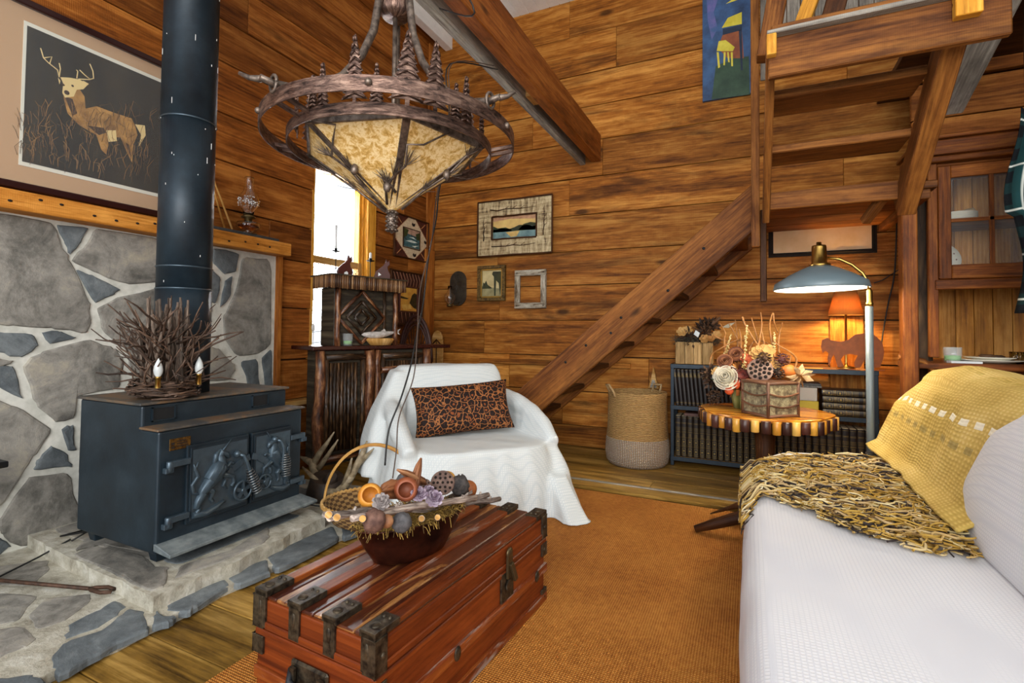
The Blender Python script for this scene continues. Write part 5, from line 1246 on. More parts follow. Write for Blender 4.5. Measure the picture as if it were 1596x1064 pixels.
# arms up to the cap
TOP = 2.50
for deg in (-103, -9, 125):
    a = math.radians(deg)
    prof = [(.545, 1.93), (.50, 1.925), (.42, 1.94), (.33, 1.985), (.24, 2.06), (.16, 2.17), (.105, 2.30), (.085, 2.42), (.07, 2.52)]
    mb = MB(); mb.tube([polar(r, a, z) for r, z in prof], [.010, .013, .014, .014, .0145, .015, .016, .016, .016], 10)
    ar = mb.build('branch_arm', M['bronze2'], t, True)
    mb = MB(); sg = -1 if deg < -50 else .5
    mb = MB(); mb.tube([polar(.53, a, 1.93), polar(.54, a+.03*sg, 1.93), polar(.56, a+.08*sg, 1.935), polar(.585, a+.12*sg, 1.95)], [.011, .012, .009, .006], 8); mb.build('branch_tip', M['bronze2'], ar, True)
    mb = MB(); c = polar(.50, a, 1.925); mb.tube([c+Vector((math.cos(a)*0, 0, 0))+Vector((.022*math.cos(q)*-math.sin(a), .022*math.cos(q)*math.cos(a), .028*math.sin(q))) for q in [2*PI*k/16 for k in range(17)]], .006, 7); mb.build('branch_knot', M['bronze2'], ar, True)
mb = MB(); mb.lathe([(0, -.05), (.05, -.05), (.068, -.03), (.068, .05), (.05, .07), (.02, .08), (0, .08)], 26, Matrix.Translation((CX, CY, 2.45)), .5); mb.build('cap', M['bronze'], t, True)
mb = MB(); mb.tube([(CX, CY, 2.5), (CX, CY, CEIL)], .009, 8); mb.tube([(CX, CY, 1.84), (CX, CY, 2.45)], .010, 8); mb.build('hanging_rod', M['bronze2'], t, True)
mb = MB(); mb.lathe([(0, -.03), (.06, -.02), (.07, 0), (0, 0)], 20, Matrix.Translation((CX, CY, CEIL-.006))); mb.build('ceiling_rose', M['bronze2'], t, True)

# ceiling beams
t = tag(MB().build('x', M['beam']), None); bpy.data.objects.remove(t, do_unlink=True)
mb = MB(); mb.box((-1.388, -1.3, 2.757), (-1.297, WY, 3.02), 1, .6)
tag(mb.build('ceiling_beam', M['beam'], bevel=.006), 'reddish deep timber beam crossing the room above the chandelier, the right of the pair', 'beam')
mb = MB(); mb.box((-1.505, -1.3, 2.745), (-1.45, WY, 2.93), 1, .3)
tag(mb.build('ceiling_beam', M['grey'], bevel=.006), 'narrower weathered grey timber running beside the reddish beam', 'beam')
mb = MB(); mb.box((-1.45, 3.25, 2.79), (-1.388, 3.4, 2.88))
bl = tag(mb.build('spacer_block', M['light']), 'pale spacer block wedged between the two ceiling beams', 'block')
# wires
def wire(name, pts, r, mat, label, cat='cable'):
    mb = MB(); P = [Vector(p) for p in pts]; out = []
    for i in range(len(P)-1):
        a, b, c, d = P[max(i-1, 0)], P[i], P[i+1], P[min(i+2, len(P)-1)]
        for k in range(6):
            s = k/6; out.append(.5*((2*b)+(c-a)*s+(2*a-5*b+4*c-d)*s*s+(3*b-a-3*c+d)*s**3))
    out.append(P[-1]); mb.tube(out, r, 6); return tag(mb.build(name, mat), label, cat)
def dp(u, v, d): return EYE+ray(u, v)*d
wire('electric_cable', [atx(570, 40, -1.40)+Vector((0, 0, .1)), dp(690, 60, 2.0), Vector((-1.42, 2.1, 2.74)), dp(740, 20, 2.1)+Vector((0, 0, 0)), Vector((-1.29, 1.9, 2.85))][2:], .004, M['cordb'], 'black wire looped over the ceiling beams')
wire('hanging_cable', [(-1.42, 2.75, 2.74), dp(701, 100, 2.9), dp(700, 170, 2.9), dp(697, 230, 2.88), dp(684, 300, 2.85), dp(680, 340, 2.8), dp(668, 400, 2.75), dp(660, 470, 2.7), dp(650, 520, 2.6), dp(640, 570, 2.5), dp(625, 620, 2.42), dp(606, 670, 2.36), dp(600, 725, 2.33)], .0042, M['cordb'], 'long dark cord hanging from the ceiling beam down in front of the armchair', 'cord')
wire('hanging_cable', [(-1.42, 2.7, 2.74), dp(704, 100, 2.85), dp(702, 180, 2.85), dp(680, 310, 2.8), dp(672, 380, 2.72), dp(655, 450, 2.68), dp(650, 530, 2.55), dp(644, 590, 2.48), dp(622, 650, 2.42), dp(618, 700, 2.36), dp(612, 745, 2.3)], .003, M['cord'], 'thinner brown cord dangling beside the long dark one over the armchair arm', 'cord')
# ================================================================== stairs
t = thing('lower_staircase', 'open wooden staircase climbing along the back wall from the armchair to the landing', 'stairs', (-2.0, 4.3, 0))
def stringer(y0, y1, xa, xb, name='stringer', m=None, dz=0):
    mb = MB(); s = .865; L = Vector((1, 0, s)).normalized()
    zt = lambda x: 1.272+dz+s*(x+1); zb = lambda x: .935+dz+s*(x+1)
    xlo = -1-(.935+dz)/s; poly = [(-1-(1.272+dz)/s, .002), (xlo, .002), (xb, zb(xb)), (xb, zt(xb))]
    vs = [(x, y, z) for y in (y0, y1) for x, z in poly]; fs = [(0, 1, 2, 3), (7, 6, 5, 4), (0, 4, 5, 1), (1, 5, 6, 2), (2, 6, 7, 3), (3, 7, 4, 0)]
    uv = [[((vs[k][0]+vs[k][2]*s)*.76+y0, (vs[k][2]-s*vs[k][0])*.76+3+vs[k][1]) for k in f] for f in fs]
    mb.add(vs, fs, uv, rnd.uniform(.5, .9)); return mb.build(name, m or M['stair'], t, True, .006)
st1 = stringer(3.87, 3.925, -2, .02); stringer(4.655, 4.70, -2, .02)
for k in range(1, 10):
    z = .205*k; x = (z-1.10)/.865-1; mb = MB(); mb.box((x-.13, 3.925, z-.04), (x+.13, 4.655, z), 1); mb.build('tread', M['dark'], t, True, .005)
mb = MB()
for fx, fz in ((-1.35, .86), (-1.18, 1.0), (-.98, 1.1), (-.55, 1.42), (-.3, 1.72), (-.9, 1.22)): mb = MB(); mb.blob((fx, 3.869, fz), (.011, .004, .011), 8); mb.build('nail_head', M['iron'], st1, True)
t = thing('upper_staircase', 'upper flight of open plank treads and square posts rising from the landing to the loft', 'stairs', (.5, 3.6, 1.93))
mb = MB(); 
for k in range(4): mb.box((.09, 3.62+k*.27, 1.955), (.98, 3.885+k*.27, 2.0), 0)
lp = mb.build('landing', M['stair'], t, True, .005)
mb = MB(); mb.box((.085, 3.59, 1.90), (.80, 3.62, 2.01), 0, .8); mb.build('landing_edge', M['stair'], t, True, .005)
for x in (.90,): mb = MB(); mb.box((x, 3.64, 1.90), (x+.05, 4.69, 1.955), 1); mb.build('landing_joist', M['stair'], t, True, .004)
mb = MB(); mb.bar((.725, 3.64, 1.93), (.66, 3.80, 1.82), .05, .05); mb.build('brace', M['stair'], t, True, .004)
for k in (1, 2, 3):
    y = 3.6-.285*k; z = 2.012+.205*k; mb = MB(); mb.box((.10 if k != 2 else .10, y, z-.045), (.79, y+.27, z), 0, rnd.uniform(.4, 1)); mb.build('tread', M['stair'], t, True, .006)
mb = MB(); mb.box((.085, 2.70, 2.345), (.98, 2.74, 2.54), 0, .55); mb.build('header', M['stair'], t, True, .006); mb = MB(); mb.box((.08, 2.66, 2.54), (1.1, 2.78, 2.562), 0); mb.build('header_cap', M['grey'], t, True, .004)
for x, w in ((.83, .09), (.099, .042)):
    mb = MB(); mb.bar((x, 3.66, 1.86), (x, 2.72, 2.56), w, .14 if w > .05 else .1, (0, 0, 1), .7); mb.build('stringer', M['stair'], t, True, .005)
    mb = MB(); mb.box((x-w/2, 2.655, 2.44), (x+w/2, 2.70, 2.54)); mb.build('sawn_block', M['yellow'], t, True, .003)
mb = MB(); mb.box((.012, 3.80, 1.70), (.066, 3.87, CEIL), 2, .8); mb.build('post', M['stair'], t, True, .005)
mb = MB(); mb.box((.068, 3.93, 1.33), (.11, 3.99, 1.98), 2, .1); mb.build('post', M['dark'], t, True, .005)


mb = MB(); a, b = aty(1406, 400, 3.62), aty(1431, 400, 3.62); mb.box((a.x, 3.62, .0), (b.x, 3.71, 1.905), 2, .7); mb.build('post', M['red'], t, True, .006)
# loft timbers beyond
for i, (p, q, w, h, m, lb) in enumerate(((aty(1238, 60, 2.9), aty(1275, -40, 2.9), .07, .10, 'yellow', 'bright orange slanting timber above the stair header'), (aty(1196, 70, 3.0), aty(1216, -40, 3.0), .10, .1, 'stair', 'brown slanting timber at the left end of the stair opening'), (aty(1290, 50, 3.0), aty(1315, -40, 3.0), .10, .1, 'dark', 'dark slanting timber in the middle of the stair opening'))):
    d = (q-p); mb = MB(); mb.bar(p-d*.05+Vector((0, .12, 0)), q+d*2.2+Vector((0, .12, 0)), w, h, (0, 1, 0)); tag(mb.build('loft_timber', M[m], bevel=.005), lb, 'timber')
a, b = atx(1468, 165, 1.18), atx(1545, 0, 1.18); d = b-a
mb = MB(); mb.bar(a, b+d*1.0, .19, .2, (0, 0, 1), .5); tag(mb.build('loft_rafter', M['grey'], bevel=.008), 'dark grey hand-hewn rafter running down to the wall above the right cabinet', 'rafter')
# dark loft recess above the cabinet
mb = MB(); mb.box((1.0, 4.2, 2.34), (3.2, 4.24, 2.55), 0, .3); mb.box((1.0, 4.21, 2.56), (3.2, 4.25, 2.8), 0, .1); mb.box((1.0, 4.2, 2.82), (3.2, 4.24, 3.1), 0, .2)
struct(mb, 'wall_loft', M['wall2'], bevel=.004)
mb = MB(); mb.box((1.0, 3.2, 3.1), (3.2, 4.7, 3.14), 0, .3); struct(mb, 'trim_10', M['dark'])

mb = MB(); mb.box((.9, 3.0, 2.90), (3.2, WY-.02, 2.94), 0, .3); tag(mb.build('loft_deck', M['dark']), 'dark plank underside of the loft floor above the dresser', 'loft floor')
mb = MB()
for k in range(9): mb.box((.09+k*.1, WY-.03, 3.25), (.185+k*.1, WY-.012, CEIL-.01), 2, rnd.random())
tag(mb.build('pale_boards', M['grey'], bevel=.003), 'pale grey vertical boards high on the wall seen through the stair opening', 'boards')
# wall panel, vertical plank, peg, paddle
t = thing('cream_panel', 'long narrow cream panel with a dark smudged border on the wall under the landing', 'panel', (.52, WY-.01, 1.76))
t_ = NT('scorched_parchment', .8); gx = t_.n('ShaderNodeSeparateXYZ', i_0=t_.uv((1, 1, 1), 'obj'))
nz = t_.noise(t_.uv((9, 9, 9), 'obj'), 1, 4)
mb = MB(); mb.box((.145, WY-.018, 1.742), (.892, WY-.008, 1.992)); mb.build('black_backing', M['gap'], t, True)
mb = MB(); mb.box((.18, WY-.022, 1.775), (.857, WY-.018, 1.958)); mb.build('panel', flat('parchment', 'caa476', .8, c2='dfc09a', vs=3), t, True)
mb = MB(); 
for a, b in (((.16, 1.97), (.88, 1.962)), ((.16, 1.768), (.88, 1.758))): 
    mb = MB(); mb.tube([(a[0]+(b[0]-a[0])*k/16, WY-.02, a[1]+(b[1]-a[1])*k/16) for k in range(17)], [rnd.uniform(.010, .019) for _ in range(17)], 8, flat=.3); mb.build('charred_border', M['gap'], t, True)
for x in (.165, .872): mb = MB(); mb.tube([(x, WY-.02, 1.76+.21*k/5) for k in range(6)], [rnd.uniform(.008, .016) for _ in range(6)], 8, flat=.3); mb.build('charred_border', M['gap'], t, True)
mb = MB(); mb.box((.575, WY-.03, .0), (.80, WY-.008, 1.25), 2, .7); tag(mb.build('vertical_plank', M['wall'], bevel=.004), 'broad pale vertical plank on the wall behind the small table lamp', 'plank')
mb = MB(); mb.box((.155, WY-.045, 1.21), (.185, WY-.01, 1.245)); 
t = thing('wall_trinket', 'small leaf-shaped wooden trinket with grey tip on the wall behind the woven basket', 'ornament', (-.78, WY-.03, .62))
mb = MB(); P = Matrix(((1, 0, 0, -.79), (0, 0, -1, WY-.012), (0, 1, 0, .60), (0, 0, 0, 1)))
mb.prism([(-.05, 0), (.05, 0), (.02, .10), (.004, .19), (-.006, .19), (-.02, .1)], 0, .03, P); mb.build('body', M['light'], t, True, .004); mb = MB(); mb.prism([(-.03, .01), (.03, .01), (.01, .08), (-.01, .08)], .03, .036, P); mb.build('grey_tip', M['grey'], t, True)

# ================================================================== bookcase
BX0, BX1, BY, BYB = -.605, .838, 4.41, 4.67
t = thing('metal_bookcase', 'low dark blue-grey metal bookcase with two shelves of old books against the back wall', 'bookcase', ((BX0+BX1)/2, 4.54, 0))
M['steel'] = flat('painted_steel', '2b3640', .45, .5, var=.12)
for x in (BX0, BX1-.028):
    for y in (BY, BYB-.028): mb = MB(); mb.box((x, y, 0), (x+.028, y+.028, .845)); mb.build('upright', M['steel'], t, True, .003)
for z in (.845, .50, .075):
    mb = MB(); mb.box((BX0, BY-.003, z-.035), (BX1, BY+.003, z)); mb.box((BX0, BYB-.003, z-.035), (BX1, BYB+.003, z)); mb.box((BX0-.003, BY, z-.035), (BX0+.003, BYB, z)); mb.box((BX1-.003, BY, z-.035), (BX1+.003, BYB, z)); mb.build('shelf_rail', M['steel'], t, True, .002)
    mb = MB(); mb.box((BX0+.004, BY+.004, z-.018), (BX1-.004, BYB-.004, z-.003), 0, .7); mb.build('shelf_board', M['light'], t, True)
M['leather'] = toned('dark_leather', [(0, '0e0a0a'), (.5, '1a1211'), (1, '281a18')], .4, 0, 40, .3)
M['gilt'] = flat('book_gilding', '86703c', .4, .5); M['page'] = flat('book_pages', 'b9a888', .9, var=.1)
def make_book(w, h, d, dense, label, group):
    """spine towards -y, standing, base at z = 0"""
    t = thing('book', label, 'book', (0, 0, 0), 0, group)
    mb = MB(); n = 8; vs = []; fs = []
    for z in (0, h):
        for k in range(n+1): a = PI*k/n; vs.append((-w/2*math.cos(a), -.008*math.sin(a), z))
        vs += [(w/2, d, z), (-w/2, d, z)]
    m = n+3
    fs = [tuple(range(m))[::-1], tuple(range(m, 2*m))]+[(i, (i+1) % m, m+(i+1) % m, m+i) for i in range(m)]
    mb.add(vs, fs, None, .5); mb.build('cover', M['leather'], t)
    mb = MB(); mb.box((-w/2+.004, .006, h-.001), (w/2-.004, d-.003, h+.0015)); mb.build('page_block', M['page'], t)
    mb = MB()
    def arc(z, hh, f=1.0): 
        pts = [(-w/2*.98*f*math.cos(PI*k/6), -.0085*math.sin(PI*k/6)-.0006, z) for k in range(7)]; vs = [(*p[:2], z+dz) for dz in (0, hh) for p in pts]
        mb.add(vs, [(k, k+1, k+8, k+7) for k in range(6)])
    if dense:
        for f in (.03, .05, .24, .26, .28, .46, .48, .60, .62, .66, .69, .72, .82, .84, .96): arc(h*f, h*.007)
        for f0, f1 in ((.08, .21), (.31, .43)):
            z0, z1 = h*f0, h*f1; e = w*.32
            for a, b, c_, d_ in ((-e, e, z0, z0+.003), (-e, e, z1-.003, z1), (-e, -e+.002, z0, z1), (e-.002, e, z0, z1)): mb.box((a, -.0096, c_), (b, -.0082, d_))
            mb.tube([(0, -.0102, (z0+z1)/2), (0, -.008, (z0+z1)/2)], w*.17, 10)
        for k in range(3): mb.box((-w*.25, -.0096, h*(.50+k*.03)), (w*.25, -.0082, h*(.51+k*.03)))
    else:
        for f in (.06, .08, .80, .82, .90): arc(h*f, h*.008)
        for k in range(2): mb.box((-w*.3, -.0096, h*(.84+k*.025)), (w*.3, -.0082, h*(.85+k*.025)))
    mb.build('gilding', M['gilt'], t); return t
n = 29; x0 = BX0+.034; p_ = (BX1-.034-x0)/n
G = 'matching gilt leather volumes on the bottom shelf'
b0 = make_book(p_*.96, .335, .2, True, 'thick black leather volume with gilt bands standing on the bottom bookcase shelf', G)
for k in range(n):
    b = b0 if k == 0 else dup(b0); b.location = (x0+(k+.5)*p_, BY+.025+rnd.uniform(0, .006), .0755); b.scale = (1, 1, rnd.uniform(.985, 1.0))
G = 'leaning slim volumes on the upper shelf'
b1 = make_book(.030, .295, .18, False, 'slim black book with thin gilt bands leaning on the upper bookcase shelf', G)
for k in range(14):
    b = b1 if k == 0 else dup(b1); b.location = (BX0+.055+k*.0322, BY+.02, .503); b.rotation_euler = (0, math.radians(-5.5), 0)
G = 'flat pile of four gilt volumes on the upper shelf'
names = ('topmost', 'second from the top', 'second from the bottom', 'bottom')
for k in range(4):
    b = dup(b0, label='gilt leather volume lying flat, %s of the pile by the floor lamp' % names[3-k], group=G); b.location = (.492+rnd.uniform(-.003, .003), BY+.02, .50+.0245+k*.048); b.rotation_euler = (0, math.radians(90), 0); b.scale = (1, 1, .93)
mb = MB(); mb.box((.27, BY+.02, .501), (.468, BY+.2, .598)); tag(mb.build('yellow_box', C('mustard_box', 'a8921c'), bevel=.003), 'mustard yellow box on the upper shelf under the grey box', 'box')
mb = MB(); mb.box((.26, BY+.025, .599), (.46, BY+.2, .70)); tag(mb.build('grey_box', C('pale_grey_box', '9a958e'), bevel=.003), 'pale grey box stacked on the yellow box', 'box')
for k, (c_, lb) in enumerate((('3a3a3a', 'dark magazine lying on the grey box, lower of two'), ('1f2226', 'black magazine on top of the pile above the grey box'))):
    mb = MB(); mb.box((.25-k*.01, BY+.02, .701+k*.016), (.49-k*.005, BY+.21, .716+k*.016)); tag(mb.build('magazine', C('magazine_%d' % k, c_, '6a6a66' if k == 0 else '2f3236', 60), bevel=.002), lb, 'magazine')
mb = MB(); mb.box((-.50, BY+.03, .4125), (-.30, BY+.17, .437)); tag(mb.build('flat_book', C('plum_book', '4a2f2c', '6a4a40'), bevel=.003), 'plum coloured book lying flat on top of the lower row at its left end', 'book')

# ================================================================== things on the bookcase
t = thing('dried_flower_crate', 'small weathered wooden crate of dried flowers on the left end of the bookcase', 'flower crate', (-.43, 4.52, .845))
mb = MB()
for k in range(4): mb.box((-.56+k*.068, 4.44, .846), (-.495+k*.068, 4.455, 1.03), 2)
mb.box((-.57, 4.44, .846), (-.555, 4.6, 1.03), 2); mb.box((-.29, 4.44, .846), (-.275, 4.6, 1.03), 2); mb.box((-.56, 4.59, .846), (-.28, 4.605, 1.03)); mb.box((-.56, 4.455, .846), (-.28, 4.59, .856))
mb.build('crate', wood('crate_wood', '6a5030', '9a7c50', 'c0a070', .7, 1.5, .4, False, 0, .5), t, True, .003)
mb = MB()
for k in range(420):
    a = Vector((rnd.uniform(-.58, -.24), rnd.uniform(4.44, 4.6), rnd.uniform(1.0, 1.06))); d = Vector((rnd.uniform(-1, 1), rnd.uniform(-.6, .6), rnd.uniform(-.2, .9))).normalized()*rnd.uniform(.03, .08); mb.tube([a, a+d*.5+Vector((0, 0, .01)), a+d], .0016, 3, rnd.random(), cap=False)
tag(mb.build('grey_moss', toned('grey_moss', [(0, '2c2c26'), (1, '5e5848')]), t, True), kind='stuff')
M['petal'] = toned('dried_petal', [(0, '4a2a1c'), (.35, '7a4a2a'), (.6, 'a87438'), (1, 'cfa868')])
M['brownleaf'] = toned('brown_leaf', [(0, '1e140e'), (.5, '3e2a1c'), (1, '6a4a30')])
def leafset(mb, c, n, r, L, w, tone=None, up=.4):
    for k in range(n):
        d = Vector((rnd.gauss(0, 1), rnd.gauss(0, 1), rnd.gauss(up, 1))).normalized(); p = Vector(c)+d*r*rnd.random(); s = d.cross(Vector((rnd.gauss(0, 1), rnd.gauss(0, 1), rnd.gauss(0, 1)))).normalized()*w; nn = d.cross(s).normalized()*w*.5
        q = p+d*L; mb.add([p, p+d*L*.5+s, q, p+d*L*.5-s, p+d*L*.5+nn], [(0, 1, 4), (1, 2, 4), (2, 3, 4), (3, 0, 4)], None, rnd.random() if tone is None else tone+rnd.uniform(-.1, .1), 0, True)
mb = MB(); leafset(mb, (-.34, 4.5, 1.12), 90, .07, .06, .013); leafset(mb, (-.30, 4.5, 1.17), 70, .05, .06, .012); leafset(mb, (-.45, 4.48, 1.06), 60, .07, .05, .01)
mb.tube([(-.33, 4.5, 1.1), (-.27, 4.48, 1.2), (-.22, 4.46, 1.235)], [.02, .018, .01], 7); tag(mb.build('dark_leaves', M['brownleaf'], t, True), kind='stuff')
def petals(c, r, n, mat, name, par, tone=None, up=Vector((0, -1, .5))):
    mb = MB(); c = Vector(c); Mx = Matrix.Translation(c) @ up.normalized().to_track_quat('Z', 'Y').to_matrix().to_4x4()
    for l in range(3):
        for k in range(n):
            a = 2*PI*(k+l*.5)/n; e = r*(1-.25*l); w = e*.5; h = r*.18*l; Rz = Mx @ Matrix.Rotation(a, 4, 'Z')
            mb.add([Rz @ Vector(q) for q in ((0, 0, h), (e*.55, -w, h+.02*r), (e, -w*.4, h+.2*r), (e, w*.4, h+.2*r), (e*.55, w, h+.02*r), (e*.6, 0, h-.1*r))], [(0, 1, 5), (0, 5, 4), (1, 2, 5), (2, 3, 5), (3, 4, 5)], None, rnd.random() if tone is None else tone+rnd.uniform(-.08, .08), 0, True)
    return mb.build(name, mat, par, True)
for u, v, y, r, tn in ((1063, 517, 4.46, .045, .95), (1098, 528, 4.43, .04, .75), (1117, 522, 4.44, .038, .85), (1108, 528, 4.42, .03, .6), (1072, 515, 4.5, .04, 1)): petals(aty(u, v, y), r, 6, M['petal'], 'dried_flower', t, tn)
mb = MB(); p = aty(1086, 520, 4.42); mb.prism([(-.024, -.005), (.01, -.03), (.024, .008), (-.008, .03)], 0, .003, Matrix.Translation(p) @ Matrix.Rotation(PI/2, 4, 'X')); mb.build('paper_tag', C('tag_white', 'c8d0d4'), t, True)
mb = MB(); a = aty(1125, 510, 4.4); mb.add([a, a+Vector((.05, 0, .03)), a+Vector((.10, 0, .04)), a+Vector((.05, -.01, -.005))], [(0, 1, 2), (0, 2, 3)]); mb.build('pale_leaf', C('pale_leaf_m', '9a9480'), t, True, solid=.002)

# small lamp with burlap shade
t = thing('table_lamp', 'small table lamp with glowing orange burlap shade behind the bear cut-out', 'lamp', (.655, 4.5, .845))
T = Matrix.Translation((.655, 4.5, 0))
t_ = NT('burlap_glow', .9); wa = t_.n('ShaderNodeTexWave', i_Vector=t_.uv((1, 1, 1)), i_Scale=70, i_Distortion=1.5, bands_direction='X').outputs['Fac']; wb = t_.n('ShaderNodeTexWave', i_Vector=t_.uv((1, 1, 1)), i_Scale=70, i_Distortion=1.5, bands_direction='Y').outputs['Fac']
cb_ = t_.ramp(t_.math('MULTIPLY', wa, wb), [(.0, srgb('8a5a20')), (.6, srgb('d8a050'))]); M['burlap'] = t_.out(cb_, wa, .3, .002); bb = M['burlap'].node_tree.nodes['Principled BSDF']; bb.inputs['Transmission Weight'].default_value = .0
tl = t_.n('ShaderNodeBsdfTranslucent', i_Color=cb_); mx = t_.n('ShaderNodeMixShader', i_0=.35); t_.link(bb.outputs[0], mx.inputs[1]); t_.link(tl.outputs[0], mx.inputs[2]); t_.link(mx.outputs[0], t_.t.nodes['Material Output'].inputs[0])
mb = MB(); mb.lathe([(.115, 1.252), (.073, 1.432)], 32, T); mb.build('shade', M['burlap'], t, True, solid=.0015)
mb = MB(); mb.lathe([(0, .846), (.06, .846), (.062, .86), (.012, .875), (.008, .9), (.008, 1.27), (.014, 1.275), (.014, 1.31), (0, 1.31)], 20, T); mb.build('stem', M['brass'], t, True)
mb = MB(); mb.blob((.655, 4.5, 1.345), (.022, .022, .03), 14); mb.build('bulb', flat('warm_bulb', 'ffc070', .3, emis=6), t, True)
l = bpy.data.lights.new('table_lamp_light', 'POINT'); l.energy = 26; l.color = (1, .58, .2); l.shadow_soft_size = .03; lo = bpy.data.objects.new('table_lamp_light', l); COL.objects.link(lo); lo.location = (.655, 4.5, 1.30)

# bear cut-out
t = thing('bear_cutout', 'rust-brown metal walking bear cut-out standing on the bookcase', 'figurine', (.68, 4.44, .845))
mb = MB(); z = lambda l: [((lambda P: (P.x, P.z))(aty(1160+a/2.66, 240+b/2.66, 4.44))) for a, b in l]
body = z([(318,800),(322,770),(345,762),(360,772),(400,778),(430,770),(460,748),(500,742),(540,750),(572,780),(580,820),(575,850),(562,884),(535,886),(540,850),(515,835),(500,850),(482,884),(460,886),(455,865),(470,835),(440,828),(415,832),(400,850),(412,880),(388,884),(378,850),(372,830),(362,845),(352,880),(345,850),(350,825),(335,815),(325,826)])
mb.prism(body, -4.443, -4.437, YP); mb.box((.50, 4.42, .846), (.88, 4.46, .851)); mb.build('bear', flat('rusty_steel', '7a3e12', .6, .2, var=.2), t, True)

# ================================================================== woven basket
t = thing('seagrass_basket', 'tall round two-tone woven basket, straw above and white below, on the floor by the bookcase', 'basket', (-.872, 4.36, .0))
t_ = NT('seagrass', .8); sa = t_.n('ShaderNodeTexWave', i_Vector=t_.uv((1, 1, 1)), i_Scale=26, i_Distortion=4, i_Detail=3, bands_direction='X').outputs['Fac']; nb = t_.noise(t_.uv((60, 30, 1)), 1, 5, .7)
hh = t_.math('ADD', t_.math('MULTIPLY', sa, .5), t_.math('MULTIPLY', nb, .5)); M['seagrass'] = t_.out(t_.ramp(hh, [(.25, srgb('6a4a22')), (.5, srgb('a98048')), (.75, srgb('d0aa70'))]), hh, 1, .01)
t_ = NT('white_weave', .8); ck = t_.n('ShaderNodeTexWave', i_Vector=t_.uv((1, 1, 1)), i_Scale=24, bands_direction='X').outputs['Fac']; ck2 = t_.n('ShaderNodeTexWave', i_Vector=t_.uv((1, 1, 1)), i_Scale=20, bands_direction='Y').outputs['Fac']
hh = t_.math('MULTIPLY', ck, ck2); M['wweave'] = t_.out(t_.ramp(hh, [(.05, srgb('8a6a48')), (.3, srgb('cfc4b4')), (.8, srgb('e6e0d8'))]), hh, 1, .01)
mb = MB(); mb.lathe([(0, .0), (.235, 0), (.258, .03), (.268, .10), (.262, .20), (.258, .225)], 48); mb.build('white_base', M['wweave'], t)
mb = MB(); mb.lathe([(.258, .225), (.250, .3), (.246, .42), (.243, .55), (.246, .60), (.242, .605), (.236, .60), (.236, .3), (.24, .04), (0, .04)], 48); mb.build('straw_body', M['seagrass'], t)
mb = MB(); cpt = aty(953, 616, 4.2); mb.tube([(-.20, -.12, .585), (-.235, -.13, .66), (-.20, -.18, .665), (-.15, -.2, .60), (-.145, -.2, .57)], .010, 8); mb.build('handle', flat('rope', 'a88a60', .8, var=.2), t)
mb = MB(); mb.tube([(.16, .18, .59), (.17, .19, .65), (.10, .23, .65), (.09, .22, .59)], .010, 8); mb.build('handle', M['rope'] if 'rope' in M else flat('rope', 'a88a60', .8, var=.2), t)

# ================================================================== slab table
t = thing('log_slab_table', 'round log slab side table edged with alternating bark and pale wood blocks', 'table', (.09, 3.93, 0))
TC = Vector((.09, 3.93)); outl = [((.412+.02*math.sin(3*a)+.012*math.sin(7*a+1))*math.cos(a), (.40+.02*math.sin(2*a))*math.sin(a)) for a in [2*PI*k/56 for k in range(56)]]
t_ = NT('slab_top', .25); nz = t_.noise(t_.uv((1, 1, 1), 'obj', loc=(-.09, -3.93, 0)), 3, 4); gr = t_.n('ShaderNodeTexWave', i_Vector=t_.uv((1, 1, 1), 'obj', loc=(-.05, .03, 0)), i_Scale=9, i_Distortion=3, i_Detail=3, wave_type='RINGS').outputs['Fac']
f = t_.math('ADD', t_.math('MULTIPLY', nz, .7), t_.math('MULTIPLY', gr, .3)); M['slabtop'] = t_.out(t_.ramp(f, [(.3, srgb('8a4c10')), (.5, srgb('c07a20')), (.7, srgb('dc9c38'))]), gr, .1, .002)
mb = MB(); mb.prism(outl, .545, .57); mb.build('slab_top', M['slabtop'], t, bevel=.006, seg=2)
M['honey'] = toned('honey_block', [(0, 'a8681c'), (.5, 'd09a3c'), (1, 'e8bc64')], .3); M['barkblk'] = toned('bark_block', [(0, '2c1512'), (1, '4e2c24')], .35, 0, 50, .4)
for k in range(44):
    a = 2*PI*k/44; r1 = (.412+.02*math.sin(3*a)+.012*math.sin(7*a+1)); p = Vector((r1*math.cos(a), (.40+.02*math.sin(2*a))*math.sin(a), 0))*.985
    mb = MB(); h = rnd.uniform(.472, .485); rr = .031 if k % 2 else .026
    mb.tube([(p.x, p.y, h), (p.x, p.y, .558)], rr, 10, rnd.random(), flat=1.0); mb.build('edge_block', M['barkblk'] if k % 2 else M['honey'], t, bevel=.003)
mb = MB(); mb.tube([(.0, 0, .0), (.004, .004, .25), (.0, 0, .545)], [.075, .06, .07], 14); mb.build('leg', M['dark'], t)

